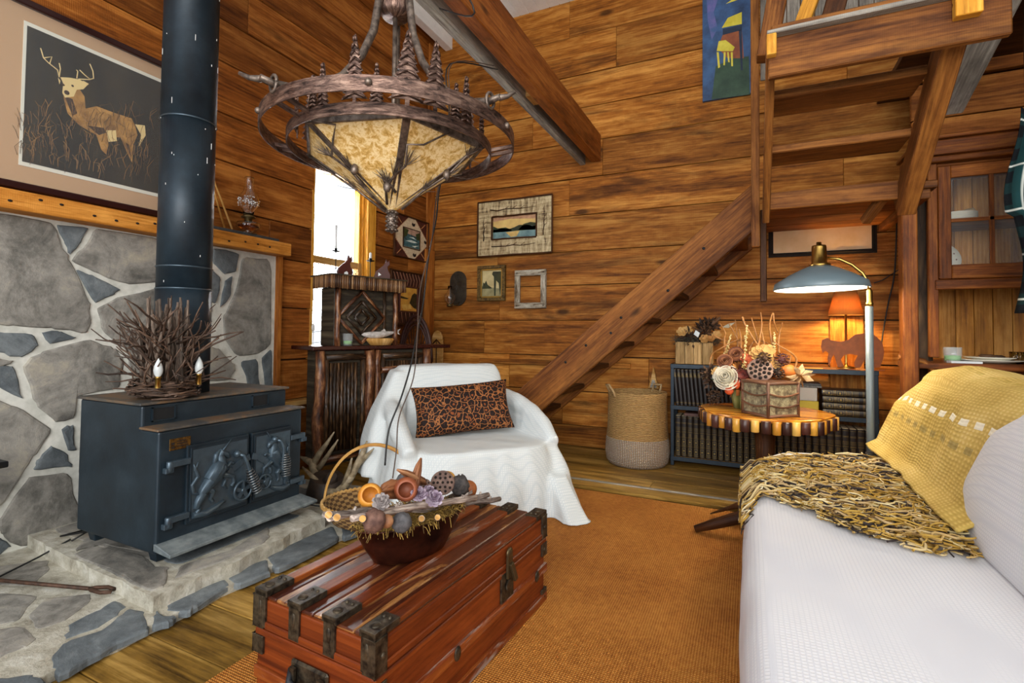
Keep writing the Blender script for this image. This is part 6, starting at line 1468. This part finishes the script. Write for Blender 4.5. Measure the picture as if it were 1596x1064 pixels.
# birch bark box
BC = math.radians(40)
t = thing('birch_bark_box', 'square box of birch bark panels edged with twigs on the slab table', 'box', (.118, 3.74, .571), BC)
w, h = .115, .215
mb = MB(); mb.box((-w, -w, 0), (w, w, h)); t_ = NT('lichen_bark', .8); nz = t_.noise(t_.uv((28, 28, 28), 'obj'), 1, 6, .75); mb.build('box_body', t_.out(t_.ramp(nz, [(.35, srgb('3a3226')), (.48, srgb('77694e')), (.6, srgb('a09a78')), (.68, srgb('c8b48c'))]), nz, .9, .01), t)
tw = toned('edge_twig', [(0, '4e3020'), (1, '7a5238')], .6, 0, 50, .4)
for sx in (-1, 1):
    for sy in (-1, 1): mb = MB(); mb.tube([(sx*w, sy*w, 0), (sx*w, sy*w, h+.01)], .010, 8); mb.build('corner_twig', tw, t)
for z in (.008, h):
    for a, b in (((-w, -w), (w, -w)), ((w, -w), (w, w)), ((w, w), (-w, w)), ((-w, w), (-w, -w))): mb = MB(); mb.tube([(*a, z), ((a[0]+b[0])/2, (a[1]+b[1])/2, z+.003), (*b, z)], .010, 8); mb.build('edge_twig', tw, t)
for z in (.085, .155):
    for a, b, o in (((-w, -w), (w, -w), (0, -.006)), ((-w, w), (-w, -w), (-.006, 0)), ((w, -w), (w, w), (.006, 0))): mb = MB(); mb.tube([(a[0]+(b[0]-a[0])*k/8+o[0], a[1]+(b[1]-a[1])*k/8+o[1], z-.022*math.sin(PI*k/8)) for k in range(9)], .006, 7); mb.build('curved_twig', tw, t)
mb = MB(); mb.box((-w-.006, -w-.006, h), (w+.006, w+.006, h+.008)); mb.build('lid', tw, t, bevel=.003)

# flower arrangement
t = thing('flower_arrangement', 'dried flower arrangement with white rose and lotus pod in a green reed vase', 'flower arrangement', (-.03, 4.0, .571))
V = Vector((-.03, 4.0, .571)); mb = MB()
vs = toned('vase_reed', [(0, '4a5420'), (.5, '8a8a44'), (1, 'b8b47a')], .6)
for k in range(60):
    a = 2*PI*k/60; mb.tube([V+Vector((.075*math.cos(a), .075*math.sin(a), 0)), V+Vector((.10*math.cos(a+.12), .10*math.sin(a+.12), .13))], .0042, 5)
mb.lathe([(0, 0), (.07, 0), (.092, .125), (0, .12)], 24, Matrix.Translation(V), .2); mb.build('reed_vase', vs, t, True)
A = lambda u, v, y=3.93: aty(u, v, y)
def A5(cx, cy, y=3.93): return aty(1090+cx/5.911, 480+cy/5.911, y)
mb = MB(); leafset(mb, V+Vector((0, -.02, .20)), 260, .15, .08, .022); tag(mb.build('russet_leaves', toned('russet_leaf', [(0, '4a1a10'), (.4, '8a3a1c'), (.7, 'b0682c'), (1, 'cf9a50')]), t, True), kind='stuff')
mb = MB(); leafset(mb, A5(90, 600), 60, .04, .045, .014); leafset(mb, A5(140, 820), 60, .035, .035, .012); leafset(mb, A5(120, 680), 40, .035, .045, .012); tag(mb.build('brown_leaves', M['brownleaf'], t, True), kind='stuff')
mb = MB(); c = A5(250, 640, 3.86)
rosem = flat('ivory_rose', 'e6dfcc', .6, var=.04)
Mx = Matrix.Translation(c) @ Vector((-.1, -1, .25)).normalized().to_track_quat('Z', 'Y').to_matrix().to_4x4()
for l, (r, n, h) in enumerate(((.092, 6, -.012), (.080, 6, .0), (.064, 5, .010), (.048, 5, .018), (.032, 4, .024), (.018, 3, .028))):
    for k in range(n):
        a0 = 2*PI*(k+l*.45)/n
        def fn(u, v, r=r, h=h, a0=a0, n=n, l=l):
            a = a0+(u-.5)*2*PI/n*1.5; rr = r*(.55+.45*v**.5)*(1-.10*(2*u-1)**2); return Mx @ Vector((rr*math.cos(a), rr*math.sin(a), h+(.026+.012*l)*v-.010*(2*u-1)**2*v))
        mb.grid(fn, 8, 5)
mb.blob(Mx @ Vector((0, 0, .0)), .04, 12)
mb.build('white_rose', rosem, t, True, solid=.0015)
def spiral(p, r, mat, name):
    mb = MB(); Mx = Matrix.Translation(p) @ Vector((-.2, -1, .5)).normalized().to_track_quat('Z', 'Y').to_matrix().to_4x4()
    for k in range(5):
        rr = r*(1-k*.18); mb.lathe([(rr*.8, -.02), (rr, -.005), (rr, .012+k*.003), (rr*.88, .008+k*.003), (rr*.8, -.01)], 22, Mx, rnd.random())
    mb.build(name, mat, t, True)
rosy = toned('brown_rose', [(0, '5a2c1c'), (1, '96603c')])
spiral(A5(235, 490, 3.88), .053, rosy, 'wood_rose'); spiral(A5(340, 425, 3.92), .055, rosy, 'wood_rose')
petals(A5(385, 620, 3.85), .048, 8, toned('burgundy', [(0, '3c100c'), (1, '6e2418')]), 'burgundy_flower', t, up=Vector((0, -1, .2)))
petals(A5(165, 590, 3.88), .042, 7, M['petal'], 'pale_flower', t, .95)
for cx, cy, r, tn in ((530, 420, .05, .9), (620, 400, .055, .95), (640, 500, .045, .85), (720, 520, .035, .9), (560, 390, .04, .8)): petals(A5(cx, cy, 3.88), r, 6, M['petal'], 'golden_petals', t, tn)
for cx, cy in ((470, 500), (440, 470)): petals(A5(cx, cy, 3.87), .045, 6, toned('coral_leaf', [(0, '8a3218'), (1, 'c86a3c')]), 'coral_flower', t)
def cone(p, r, mat=None):
    mb = MB(); up = Vector((rnd.uniform(-.5, .5), -.7, .8)).normalized(); Mx = Matrix.Translation(p) @ up.to_track_quat('Z', 'Y').to_matrix().to_4x4()
    for l in range(7):
        rr = r*math.sin(PI*(l+1.2)/8.5)
        for k in range(9):
            a = 2*PI*(k+l*.5)/9; c_ = Vector((rr*math.cos(a), rr*math.sin(a), (l-3)*r*.32)); mb.blob(Mx @ c_, (r*.2, r*.2, r*.1), 6)
    mb.blob(p, r*.6, 8); mb.build('pine_cone', mat or M['brownleaf'], t, True)
cone(A5(600, 465, 3.85), .042); cone(A5(760, 480, 3.87), .043, toned('purple_cone', [(0, '34181a'), (1, '6a3a38')])); cone(A5(730, 600, 3.84), .036); cone(A5(130, 810, 3.9), .04)
p = A5(560, 570, 3.83); Mx = Matrix.Translation(p) @ Vector((.0, -1, .3)).normalized().to_track_quat('Z', 'Y').to_matrix().to_4x4(); mb = MB(); r = .082
mb.lathe([(0, -.05), (r*.5, -.04), (r*.95, -.005), (r, 0), (r*.95, .006), (0, .01)], 30, Mx); lp_ = mb.build('lotus_pod', flat('lotus_big', '6a5048', .7, c2='9a8070', vs=30), t, True)
mb = MB()
for rr, n in ((0, 1), (.38, 6), (.72, 11)):
    for k in range(n): a = 2*PI*k/n+rr; mb.blob(Mx @ Vector((r*rr*math.cos(a), r*rr*math.sin(a)*.95, r*.11)), (r*.15, r*.1, r*.15), 7)
tag(mb.build('seed_holes', M['gap'], lp_, True), kind='stuff')
mb = MB()
def seed(cx0, cy0, cx1, cy1, y, nm='seed_spike', R=.016):
    mb = MB(); a, b = A5(cx0, cy0, y), A5(cx1, cy1, y)
    for k in range(46): f = k/45; mb.blob(a.lerp(b, f)+Vector((rnd.gauss(0, 1), rnd.gauss(0, 1), rnd.gauss(0, 1)))*R*.5*(1-.5*f), R*.38, 5)
    mb.tube([a, b], .003, 5); mb.build(nm, toned('cream_seed', [(0, 'b09450'), (1, 'e8d6a0')]) if 'cream_seed' not in M else M['cream_seed'], t, True)
seed(410, 560, 440, 160, 3.85); seed(690, 400, 690, 240, 3.9, R=.013); seed(240, 420, 290, 240, 3.95, R=.012)
mb = MB(); p = A5(820, 575, 3.86); mb.blob(p, (.05, .035, .042), 16); mb.build('orange_pod', C('orange_pod', 'b85a1c', 'd88438', 12), t, True)
mb = MB(); leafset(mb, A5(930, 620, 3.86), 12, .01, .085, .022, .7, 0); mb.build('pale_husk', flat('pale_husk_m', 'a8865a', .7, c2='cdb084', vs=30), t, True)
for pts in ([(350, 740), (340, 700), (330, 660)],): mb = MB(); mb.blob(A5(345, 700, 3.84), (.022, .012, .036), 10); mb.blob(A5(275, 760, 3.84), (.03, .012, .03), 10); mb.build('orange_petal', C('orange_petal', 'b8481c'), t, True)
mb = MB(); leafset(mb, A5(150, 660, 3.85), 6, .005, .035, .014); mb.build('green_leaf', C('green_leaf', '2f5a20'), t, True)
M['curly'] = flat('curly_willow', '8a5a2c', .5, c2='b07a40', vs=40)
for pl_ in ([(250,540),(230,300),(240,230),(190,140)], [(400,540),(395,400),(340,260),(270,140)], [(355,520),(352,300),(330,110)], [(600,520),(560,380),(520,230),(480,90)], [(520,450),(560,260),(575,150),(565,40)], [(650,520),(600,340),(575,200)], [(700,480),(655,240),(650,130),(680,45),(690,130),(720,220)], [(735,420),(730,300),(745,210),(765,135)], [(380,540),(385,300),(365,190)], [(880,560),(895,470),(830,400),(740,350),(680,300)], [(100,600),(110,440),(200,370),(330,300),(430,290)], [(130,250),(210,290),(280,320)], [(440,450),(470,360),(500,310),(560,300),(640,330),(700,400)], [(395,80),(420,150),(480,250),(540,340),(600,420)], [(820,520),(840,440),(790,430)]):
    y = rnd.uniform(3.88, 4.0); P = [A5(a, b, y+rnd.uniform(-.02, .02)) for a, b in pl_]; out = []
    for i in range(len(P)-1):
        a, b, c_, d = P[max(i-1, 0)], P[i], P[i+1], P[min(i+2, len(P)-1)]
        for k in range(5): s = k/5; out.append(.5*((2*b)+(c_-a)*s+(2*a-5*b+4*c_-d)*s*s+(3*b-a-3*c_+d)*s**3))
    out.append(P[-1]); mb = MB(); mb.tube(out, [.0085*(1-.6*k/len(out)) for k in range(len(out))], 6); mb.build('willow_stem', M['curly'], t, True)

# ================================================================== floor lamp
t = thing('floor_lamp', 'grey metal floor lamp with wide dome shade and brass neck behind the sofa', 'floor lamp', (.61, 3.42, 0))
M['lampgrey'] = flat('lamp_grey', '626c70', .4, .1); M['lampblue'] = flat('lamp_shade_grey', '6e7f86', .35, .1)
mb = MB(); mb.lathe([(0, 0), (.08, 0), (.085, .012), (.07, .025), (.02, .035), (.02, .06)], 32, Matrix.Translation((.61, 3.44, 0)), sx=1); mb.build('base', M['lampgrey'], t, True)
mb = MB(); mb.tube([(.61, 3.42, .03), (.61, 3.42, 1.265)], .0195, 16, .5); mb.build('pole', M['lampgrey'], t, True)
mb = MB(); mb.lathe([(.0, 0), (.018, 0), (.02, .02), (.015, .03), (.015, .09), (.008, .10), (0, .10)], 16, Matrix.Translation((.612, 3.42, 1.262))); mb.build('collar', M['brass'], t, True)
hx, hy = .389, 3.42
mb = MB(); mb.tube([(.612, 3.42, 1.34), (.607, 3.42, 1.40), (.58, 3.42, 1.455), (.53, 3.42, 1.505), (.47, 3.42, 1.54), (.41, 3.42, 1.55)], .0085, 10); mb.build('goose_neck', M['brass'], t, True)
T = Matrix.Translation((hx+.008, hy, .015)) @ Matrix.Rotation(math.radians(-1), 4, 'Y')
mb = MB(); mb.lathe([(.243, 1.352), (.246, 1.356), (.236, 1.392), (.16, 1.44), (.09, 1.475), (.05, 1.492), (.045, 1.487), (.088, 1.468), (.158, 1.432), (.23, 1.388), (.241, 1.352)], 48, T); mb.build('shade', [M['lampblue']], t, True)
mb = MB(); mb.lathe([(.2385, 1.3525), (.229, 1.385), (.157, 1.43), (.086, 1.466), (.04, 1.484)], 48, T); mb.build('shade_lining', flat('white_enamel', 'f2f0ea', .4), t, True)
mb = MB(); mb.lathe([(0, 1.484), (.055, 1.484), (.056, 1.50), (.04, 1.508), (.038, 1.60), (.036, 1.61), (.014, 1.612), (.013, 1.63), (.0, 1.63)], 24, T); mb.build('brass_cap', M['brass'], t, True)
mb = MB(); mb.lathe([(0, 1.40), (.03, 1.41), (.036, 1.43), (.03, 1.455), (.018, 1.48)], 18, T); mb.build('bulb', flat('lit_bulb', 'fff4dc', .3, emis=14), t, True)
l = bpy.data.lights.new('floor_lamp_light', 'POINT'); l.energy = 14; l.color = (1, .86, .66); l.shadow_soft_size = .035; lo = bpy.data.objects.new('floor_lamp_light', l); COL.objects.link(lo); lo.location = (hx, hy, 1.385)
mb = MB(); P = [(.86, WY-.03, 1.72), (.85, WY-.03, 1.5), (.93, WY-.03, 1.25), (.88, WY-.03, 1.0), (.85, 4.6, .87)]
wire('lamp_cable', [aty(1398, 330, 4.65), aty(1396, 400, 4.65), aty(1392, 440, 4.65), aty(1385, 470, 4.65), aty(1376, 520, 4.65), aty(1370, 572, 4.62)], .005, M['cordb'], 'black cable hanging down the wall right of the table lamp')
wire('lamp_cable', [aty(1404, 418, 4.65), aty(1390, 427, 4.65), aty(1376, 436, 4.65), aty(1362, 441, 4.65)], .004, M['cordb'], 'short black cable running sideways on the wall behind the floor lamp neck')

# ================================================================== right-hand cabinet
t = thing('pine_dresser', 'tall red pine dresser with glazed upper door and open niche at the right', 'dresser', (1.6, 4.0, 0))
FY = 3.9; X0, X1 = 1.03, 2.2
pz = lambda v, u=1500, y=FY: aty(u, v, y).z
mb = MB(); mb.box((X0, FY+.02, 1.46), (X0+.03, 4.3, 2.2), 2); mb.box((X1-.03, FY+.02, 1.46), (X1, 4.3, 2.2), 2); mb.box((X0, FY+.02, 2.15), (X1, 4.3, 2.2), 0); mb.box((X0, FY, 1.455), (X1, 4.3, 1.475), 0); mb.box((X0+.03, FY+.03, 1.80), (X1-.03, 4.28, 1.82), 0); mb.build('upper_case', M['red'], t, True, .004)
mb = MB(); 
for k in range(12): mb.box((X0+.02+k*.095, 4.28, .95), (X0+.112+k*.095, 4.3, 2.16), 2)
mb.build('back_boards', wood('niche_pine', '6a4016', '996422', 'b98440', .5, 1.3, .3, True, 0, .5), t, True, .002)
mb = MB(); mb.box((X0-.06, FY-.05, 2.165), (X1, 4.3, 2.20), 0); mb.box((X0-.08, FY-.08, 2.20), (X1, 4.3, 2.29), 0); mb.box((X0-.1, FY-.11, 2.29), (X1, 4.3, 2.315), 0); mb.build('cornice', M['red'], t, True, .008, 2)
mb = MB(); mb.box((X0-.03, FY-.01, .97), (X0+.018, FY+.03, 2.165), 2); mb.build('face_stile', M['red'], t, True, .004)
d0, d1, dz0, dz1 = 1.05, 1.60, pz(434), pz(257)
mb = MB(); mb.box((d0, FY-.015, dz0), (d0+.062, FY+.008, dz1), 2); mb.box((d1-.06, FY-.015, dz0), (d1, FY+.008, dz1), 2); mb.box((d0+.062, FY-.015, dz0), (d1-.06, FY+.008, dz0+.085), 0); mb.box((d0+.062, FY-.015, dz1-.075), (d1-.06, FY+.008, dz1), 0)
dr = mb.build('door', M['red'], t, True, .004)
zm = pz(343); mb = MB(); mb.box((1.29, FY-.012, dz0+.08), (1.313, FY+.004, dz1-.07), 2); mb.build('muntin', M['red'], dr, True, .002); mb = MB(); mb.box((d0+.06, FY-.012, zm-.011), (d1-.06, FY+.004, zm+.011), 0); mb.build('muntin', M['red'], dr, True, .002)
mb = MB(); mb.box((d0+.06, FY-.002, dz0+.08), (d1-.06, FY, dz1-.07)); mb.build('glass_pane', M['pglass'], dr, True)
mb = MB(); mb.box((X0, FY-.02, dz0-.065), (X1, FY+.02, dz0-.005), 0); mb.build('lower_rail', M['red'], t, True, .006, 2)
mb = MB(); mb.box((1.62, FY-.015, dz0), (1.68, FY+.008, dz1), 2); mb.box((1.68, FY-.01, dz0), (X1, FY+.008, dz1), 2); mb.build('side_panel', M['red'], t, True, .004)
cz = .945
mb = MB(); mb.prism([(.84, 3.70), (.84, 3.9), (.98, 4.3), (X1, 4.3), (X1, 3.66), (.98, 3.66)], cz-.035, cz); mb.build('counter', M['red'], t, True, .006, 2)
mb = MB(); mb.box((1.0, 3.72, 0), (X1, 4.28, cz-.035)); mb.build('lower_case', M['red'], t, True, .004)
for k in range(2): mb = MB(); mb.box((1.06+k*.56, 3.70, .70), (1.58+k*.56, 3.725, .89), 0); dd = mb.build('drawer', M['red'], t, True, .005); mb = MB(); mb.blob((1.32+k*.56, 3.69, .79), .018, 12); mb.build('knob', M['dark'], dd, True)
mb = MB(); a, b, c_ = aty(1400, 556, 3.69), aty(1440, 563, 3.69), aty(1462, 582, 3.69); mb.tube([a, a.lerp(b, .5)+Vector((0, 0, .004)), b, (b+c_)/2, c_], .017, 8); mb.build('curved_bracket', M['stair'], t, True)
mb = MB(); mb.bar((.99, 3.86, 2.12), (1.0, 3.84, 2.26), .025, .03, (1, 0, 0)); mb.build('peg', M['red'], t, True, .003)
# log post
mb = MB(); zz = 2.2; mb.tube([(.985+rnd.uniform(-.008, .008), 3.99, z*zz/9) for z in range(10)], [.055*rnd.uniform(.92, 1.08) for _ in range(10)], 14)
tag(mb.build('log_post', bark('log_bark', '1c120a', '43301e', '6e5638', .5, .95)), 'dark bark-covered log post standing between the red post and the dresser', 'post')
# plates
cream = flat('ivory_plate', 'd8d4c4', .25)
def plate(name, label, loc, r, rot=(0, 0, 0), par=None):
    c = thing(name, label, 'plate', loc); c.rotation_euler = rot; mb = MB(); mb.lathe([(0, 0), (r*.55, 0), (r*.62, .004), (r, .018), (r, .022), (r*.6, .010), (0, .006)], 36); p = mb.build('plate', cream, c)
    mb = MB(); 
    for k in range(14): a = 2*PI*k/14; mb.blob((r*.82*math.cos(a), r*.82*math.sin(a), .0155), (.008, .008, .0015), 6)
    tag(mb.build('painted_sprigs', C('sprig', '7a5a50'), c), kind='stuff'); return c
for k in range(4): plate('shelf_plate', ['cream plate at the bottom of the short stack behind the dresser door glass', 'second cream plate of the stack behind the dresser door glass', 'third cream plate of the stack behind the dresser door glass', 'topmost cream plate of the stack behind the dresser door glass'][k], (1.19, 4.08, 1.8205+k*.012), .105)
mb = MB(); mb.blob((1.25, 4.06, 1.885), (.035, .03, .02), 10, .3, 6); tag(mb.build('napkin', C('napkin_tan', 'a08a68')), 'crumpled tan cloth resting on the stacked plates', 'cloth')
plate('shelf_plate', 'round cream plate with sprig border standing upright low in the dresser', (1.13, 4.22, 1.60), .12, (math.radians(78), 0, 0))
plate('serving_plate', 'wide cream plate on the dresser counter near the green glass', (1.29, 3.92, cz), .17); plate('serving_plate', 'smaller cream plate stacked on the wide plate of the dresser counter', (1.30, 3.92, cz+.014), .13)
mb = MB(); mb.blob((1.27, 3.9, cz+.04), (.04, .03, .012), 9, .4, 6); mb.blob((1.32, 3.9, cz+.038), (.03, .03, .01), 9, .4, 6); tag(mb.build('dried_sprig', M['brownleaf']), 'brown dried sprig lying on the stacked counter plates', 'sprig')
c = thing('short_glass', 'short clear glass with green candle on the dresser counter', 'glass', (1.10, 3.86, cz)); mb = MB(); mb.lathe([(0, 0), (.042, 0), (.046, .09), (.043, .09), (.038, .008), (0, .008)], 22); mb.build('tumbler', M['glass2'], c); mb = MB(); mb.lathe([(0, .01), (.036, .01), (.038, .04), (0, .043)], 20); mb.build('candle_wax', M['green_wax'] if 'green_wax' in M else flat('green_wax', '6cc22c', .4), c)
c = thing('amber_glass', 'small amber glass at the right end of the dresser counter', 'glass', (1.385, 3.84, cz)); mb = MB(); mb.lathe([(0, 0), (.03, 0), (.036, .07), (.033, .07), (.028, .008), (0, .008)], 22); mb.build('cup', glass('amber_glass_m', 'd8a040', .05), c)
mb = MB(); mb.box((1.06, 3.74, cz), (1.2, 3.82, cz+.012)); tag(mb.build('folded_paper', C('paper_white', 'd0d4d4')), 'folded white paper at the front edge of the dresser counter', 'paper')

# dark post and tartan blanket
mb = MB(); mb.box((1.325, 3.45, 0), (1.42, 3.55, CEIL), 2, .3); tag(mb.build('square_post', M['dark'], bevel=.005), 'dark red-brown square post at the right edge of the view', 'post')
t_ = NT('tartan', .9, 0, .2); u1 = t_.uv((1, 1, 1))
def stripes(ax, sc, th, off=0):
    w = t_.n('ShaderNodeTexWave', i_Vector=t_.uv((1, 1, 1), loc=(off, off, 0)), i_Scale=sc, bands_direction=ax).outputs['Fac']; return t_.ramp(w, [(th, (0, 0, 0)), (th+.05, (1, 1, 1))])
ba = t_.mix(t_.math('MULTIPLY', stripes('X', 2.6, .5), .6), srgb('0b0f13'), srgb('1d4a4c')); ba = t_.mix(t_.math('MULTIPLY', stripes('Y', 2.6, .5), .5), ba, srgb('163838'))
ba = t_.mix(stripes('X', 1.3, .992, .06), ba, srgb('c8ccc4')); ba = t_.mix(stripes('Y', 1.3, .992, .06), ba, srgb('c8ccc4')); M['tartan'] = t_.out(ba, t_.noise(t_.uv((80, 80, 1)), 1, 2), .4, .003)
mb = MB()
def tf(u, v):
    z = 2.28-1.06*v; x = 1.245+.09*math.sin(v*9+1)*.25+.30*u-.04*v+(.03 if v > .5 else 0); y = 3.42+.025*math.sin(u*22+v*3)+.02*math.sin(v*5); return (x, y, z)
mb.grid(tf, 30, 40, uvs=1); 
for i in range(len(mb.uv)): mb.uv[i] = [(a*.35, b*1.1) for a, b in mb.uv[i]]
tag(mb.build('tartan_blanket', M['tartan'], solid=.006), 'dark green and black tartan blanket with white lines hanging at the right edge', 'blanket')

mb = MB(); mb.tube([(1.37, 3.45, 2.26), (1.37, 3.40, 2.265), (1.37, 3.375, 2.30)], .009, 8); tag(mb.build('iron_hook', M['iron']), 'black iron hook on the right-hand post holding up the tartan blanket', 'hook')
# ================================================================== sofa
t = thing('sofa', 'long low sofa under a white checked cover along the right side', 'sofa', (.5, 1.8, 0))
mb = MB()
def slabb(lv): slabz(mb, lv)
slabb([(.03, -.025, 1.0, .4, 3.26), (.25, -.03, 1.0, .4, 3.29), (.40, -.02, 1.0, .4, 3.32), (.445, .02, 1.0, .43, 3.28)])
slabb([(.2, .64, 1.15, .4, 3.28), (.45, .66, 1.18, .4, 3.30), (.70, .72, 1.18, .4, 3.30), (.86, .80, 1.16, .45, 3.24)])
def sf(co, n):
    if n.z > .7 and co.z > .3: co.z += .006*noise.noise(Vector((co.x*3, co.y*1.3, 0)))+.004*noise.noise(Vector((co.x*9, co.y*3+5, 0)))
    elif n.x < -.5 and co.x < .3: co.x -= .012*noise.noise(Vector((co.y*7, co.z*1.5, 3)))*(1-co.z*1.2)
    return co
fuse(mb, 'white_cover', M['sofac'], t, True, .022, 8, sf)
mb = MB(); slabb([(.44, .60, .92, 1.0, 2.26), (.60, .62, .98, .96, 2.30), (.78, .68, 1.02, 1.0, 2.25), (.90, .76, 1.0, 1.1, 2.1)])
fuse(mb, 'back_cushion', M['sofac'], t, True, .02, 14)
mb = MB(); a, b = atz(1083, 824, .03), Vector((.06, 2.98, .17)); mb.tube([a, a.lerp(b, .25)+Vector((0, 0, .0)), a.lerp(b, .6), b], [.018, .026, .032, .036], 10, .4); mb.build('carved_foot', M['dark'], t, True)
mb = MB(); a2 = atz(1108, 800, .03); mb.tube([a2, a2.lerp(Vector((.08, 3.12, .15)), .5)+Vector((0, 0, .03)), (.08, 3.12, .15)], [.01, .05, .03], 8, .3, flat=.35); mb.build('carved_foot', M['dark'], t, True)
for x, y in ((1.05, 3.1), (1.05, .6), (.1, .6)): mb = MB(); mb.tube([(x, y, 0), (x, y, .2)], .03, 8); mb.build('leg', M['dark'], t, True)

# throw blanket and fringe
t_ = NT('mustard_knit', .9, 0, .15); va = t_.n('ShaderNodeTexWave', i_Vector=t_.uv((1, 1, 1)), i_Scale=20, i_Distortion=2, i_Detail=2, bands_direction='X').outputs['Fac']; vb = t_.n('ShaderNodeTexWave', i_Vector=t_.uv((1, 1, 1)), i_Scale=14, i_Distortion=2, i_Detail=2, bands_direction='Y').outputs['Fac']
nz = t_.noise(t_.uv((3, 3, 1)), 1, 5, .6); f = t_.math('ADD', t_.math('MULTIPLY', t_.math('MULTIPLY', va, vb), .16), t_.math('MULTIPLY', nz, .84)); col = t_.ramp(f, [(.3, srgb('a88c40')), (.5, srgb('ccae62')), (.7, srgb('e2cc8c'))])
sx_ = t_.n('ShaderNodeSeparateXYZ', i_0=t_.uv((1, 1, 1))).outputs[0]
def bandm(c0, wd): return t_.math('LESS_THAN', t_.math('ABSOLUTE', t_.math('SUBTRACT', sx_, c0)), wd)
dash = t_.math('GREATER_THAN', t_.n('ShaderNodeTexWave', i_Vector=t_.uv((1, 1, 1)), i_Scale=3.6, i_Distortion=2, bands_direction='Y').outputs['Fac'], .45)
col = t_.mix(t_.math('MULTIPLY', bandm(.36, .014), dash), col, srgb('ece6d4')); col = t_.mix(t_.math('MULTIPLY', t_.math('MULTIPLY', bandm(.27, .012), dash), .7), col, srgb('8a7a4a')); col = t_.mix(t_.math('MULTIPLY', t_.math('MULTIPLY', bandm(.62, .01), dash), .6), col, srgb('a8903c'))
M['knit'] = t_.out(col, t_.math('ADD', t_.math('MULTIPLY', va, .5), t_.math('MULTIPLY', vb, .5)), .45, .006)
prof = [(.30, .465), (.46, .468), (.56, .485), (.63, .53), (.665, .62), (.70, .74), (.74, .84), (.80, .91), (.90, .935), (1.02, .91), (1.15, .86), (1.24, .70)]
def bl(u, v):
    s = .20+.80*u; k = s*(len(prof)-1); i = min(int(k), len(prof)-2); f_ = k-i; x = prof[i][0]*(1-f_)+prof[i+1][0]*f_; z = prof[i][1]*(1-f_)+prof[i+1][1]*f_
    y = 2.0+1.33*v+.05*math.sin(s*7)*v; 
    w = noise.noise(Vector((s*3, y*3.2, 1)))*.02+noise.noise(Vector((s*2, y*8, 4)))*.012
    e = .03*math.exp(-((y-2.9)/.22)**2)*(1 if s > .6 else 0)
    if v > .88: z -= (v-.88)*1.2*min(1, max(0, (s-.45)/.3))
    return (x-w*.8, y, z+abs(w)*.7+.004+e)
mb = MB(); mb.grid(bl, 60, 60); t = thing('throw_blanket', 'mustard yellow woven throw with a thick shaggy fringe spread over the sofa back and seat', 'blanket', (.8, 2.7, .47))
mb.build('woven_throw', M['knit'], t, True, solid=.008)
ycol = toned('yarn', [(0, '181214'), (.20, '2c2020'), (.25, '7a5a24'), (.38, 'a8822c'), (.55, 'c09a44'), (.72, 'b59a70'), (.86, 'd8c48c'), (.94, 'e8dcb8'), (.97, 'b05a38'), (1, '8a8470')], .8)
mb = MB()
poly = [atz(u, v, .46) for u, v in ((1157, 772), (1176, 730), (1200, 716), (1372, 714), (1430, 750), (1500, 800), (1568, 876), (1480, 868), (1400, 852), (1330, 830), (1262, 800), (1200, 775), (1165, 790))]
def inside(x, y):
    c = False; n = len(poly); j = n-1
    for i in range(n):
        a, b = poly[i], poly[j]
        if (a.y > y) != (b.y > y) and x < (b.x-a.x)*(y-a.y)/(b.y-a.y)+a.x: c = not c
        j = i
    return c
cnt = 0
while cnt < 1150:
    x, y = rnd.uniform(-.02, .85), rnd.uniform(1.85, 3.5)
    if not inside(x, y): continue
    cnt += 1; a = PI+rnd.gauss(.25, .55); L = rnd.uniform(.14, .42); r = rnd.choice((.0018, .0022, .003, .003, .0045)); tn = rnd.random(); zb = .457+rnd.random()*.036
    d = Vector((math.cos(a), math.sin(a), 0)); q = Vector((-d.y, d.x, 0)); A1, A2 = rnd.uniform(.006, .03), rnd.uniform(.002, .010); w1, w2 = rnd.uniform(35, 75), rnd.uniform(90, 180); f1, f2, f3 = rnd.uniform(0, 6), rnd.uniform(0, 6), rnd.uniform(0, 6); pts = []
    m_ = int(L/.011)
    for k in range(m_):
        s = k*.011; p = Vector((x, y, 0))+d*s+q*(A1*math.sin(w1*s+f1)+A2*math.sin(w2*s+f2)-A1*math.sin(f1))+d*.4*A1*math.sin(w1*.8*s+f3)
        p.z = min(.503, max(.456, zb+.007*math.sin(50*s+f3)))
        if not (inside(p.x, p.y) or p.x < .03) and k: break
        if p.x < .035: p.z -= (.035-p.x)*1.1; p.x = max(p.x, -.03)
        if p.x < .05 and p.y > 3.0: break
        if p.z < .37: break
        pts.append(p)
    if len(pts) > 4: mb.tube(pts, r, 4, tn, cap=False)
for k in range(90):
    y = rnd.uniform(2.32, 2.85); x = -.035; z = .46; pts = [Vector((.05, y, .462)), Vector((0, y, .462)), Vector((-.03, y, .425))]; L = rnd.uniform(.02, .12)*(1.2 if y < 2.7 else .5)
    for q in range(4): pts.append(Vector((-.036-rnd.random()*.010, y+rnd.uniform(-.02, .02), .43-L*(q+1)/4)))
    mb.tube(pts, rnd.choice((.0025, .0035)), 4, rnd.random(), cap=False)
tag(mb.build('shaggy_fringe', ycol, t, True), kind='stuff')
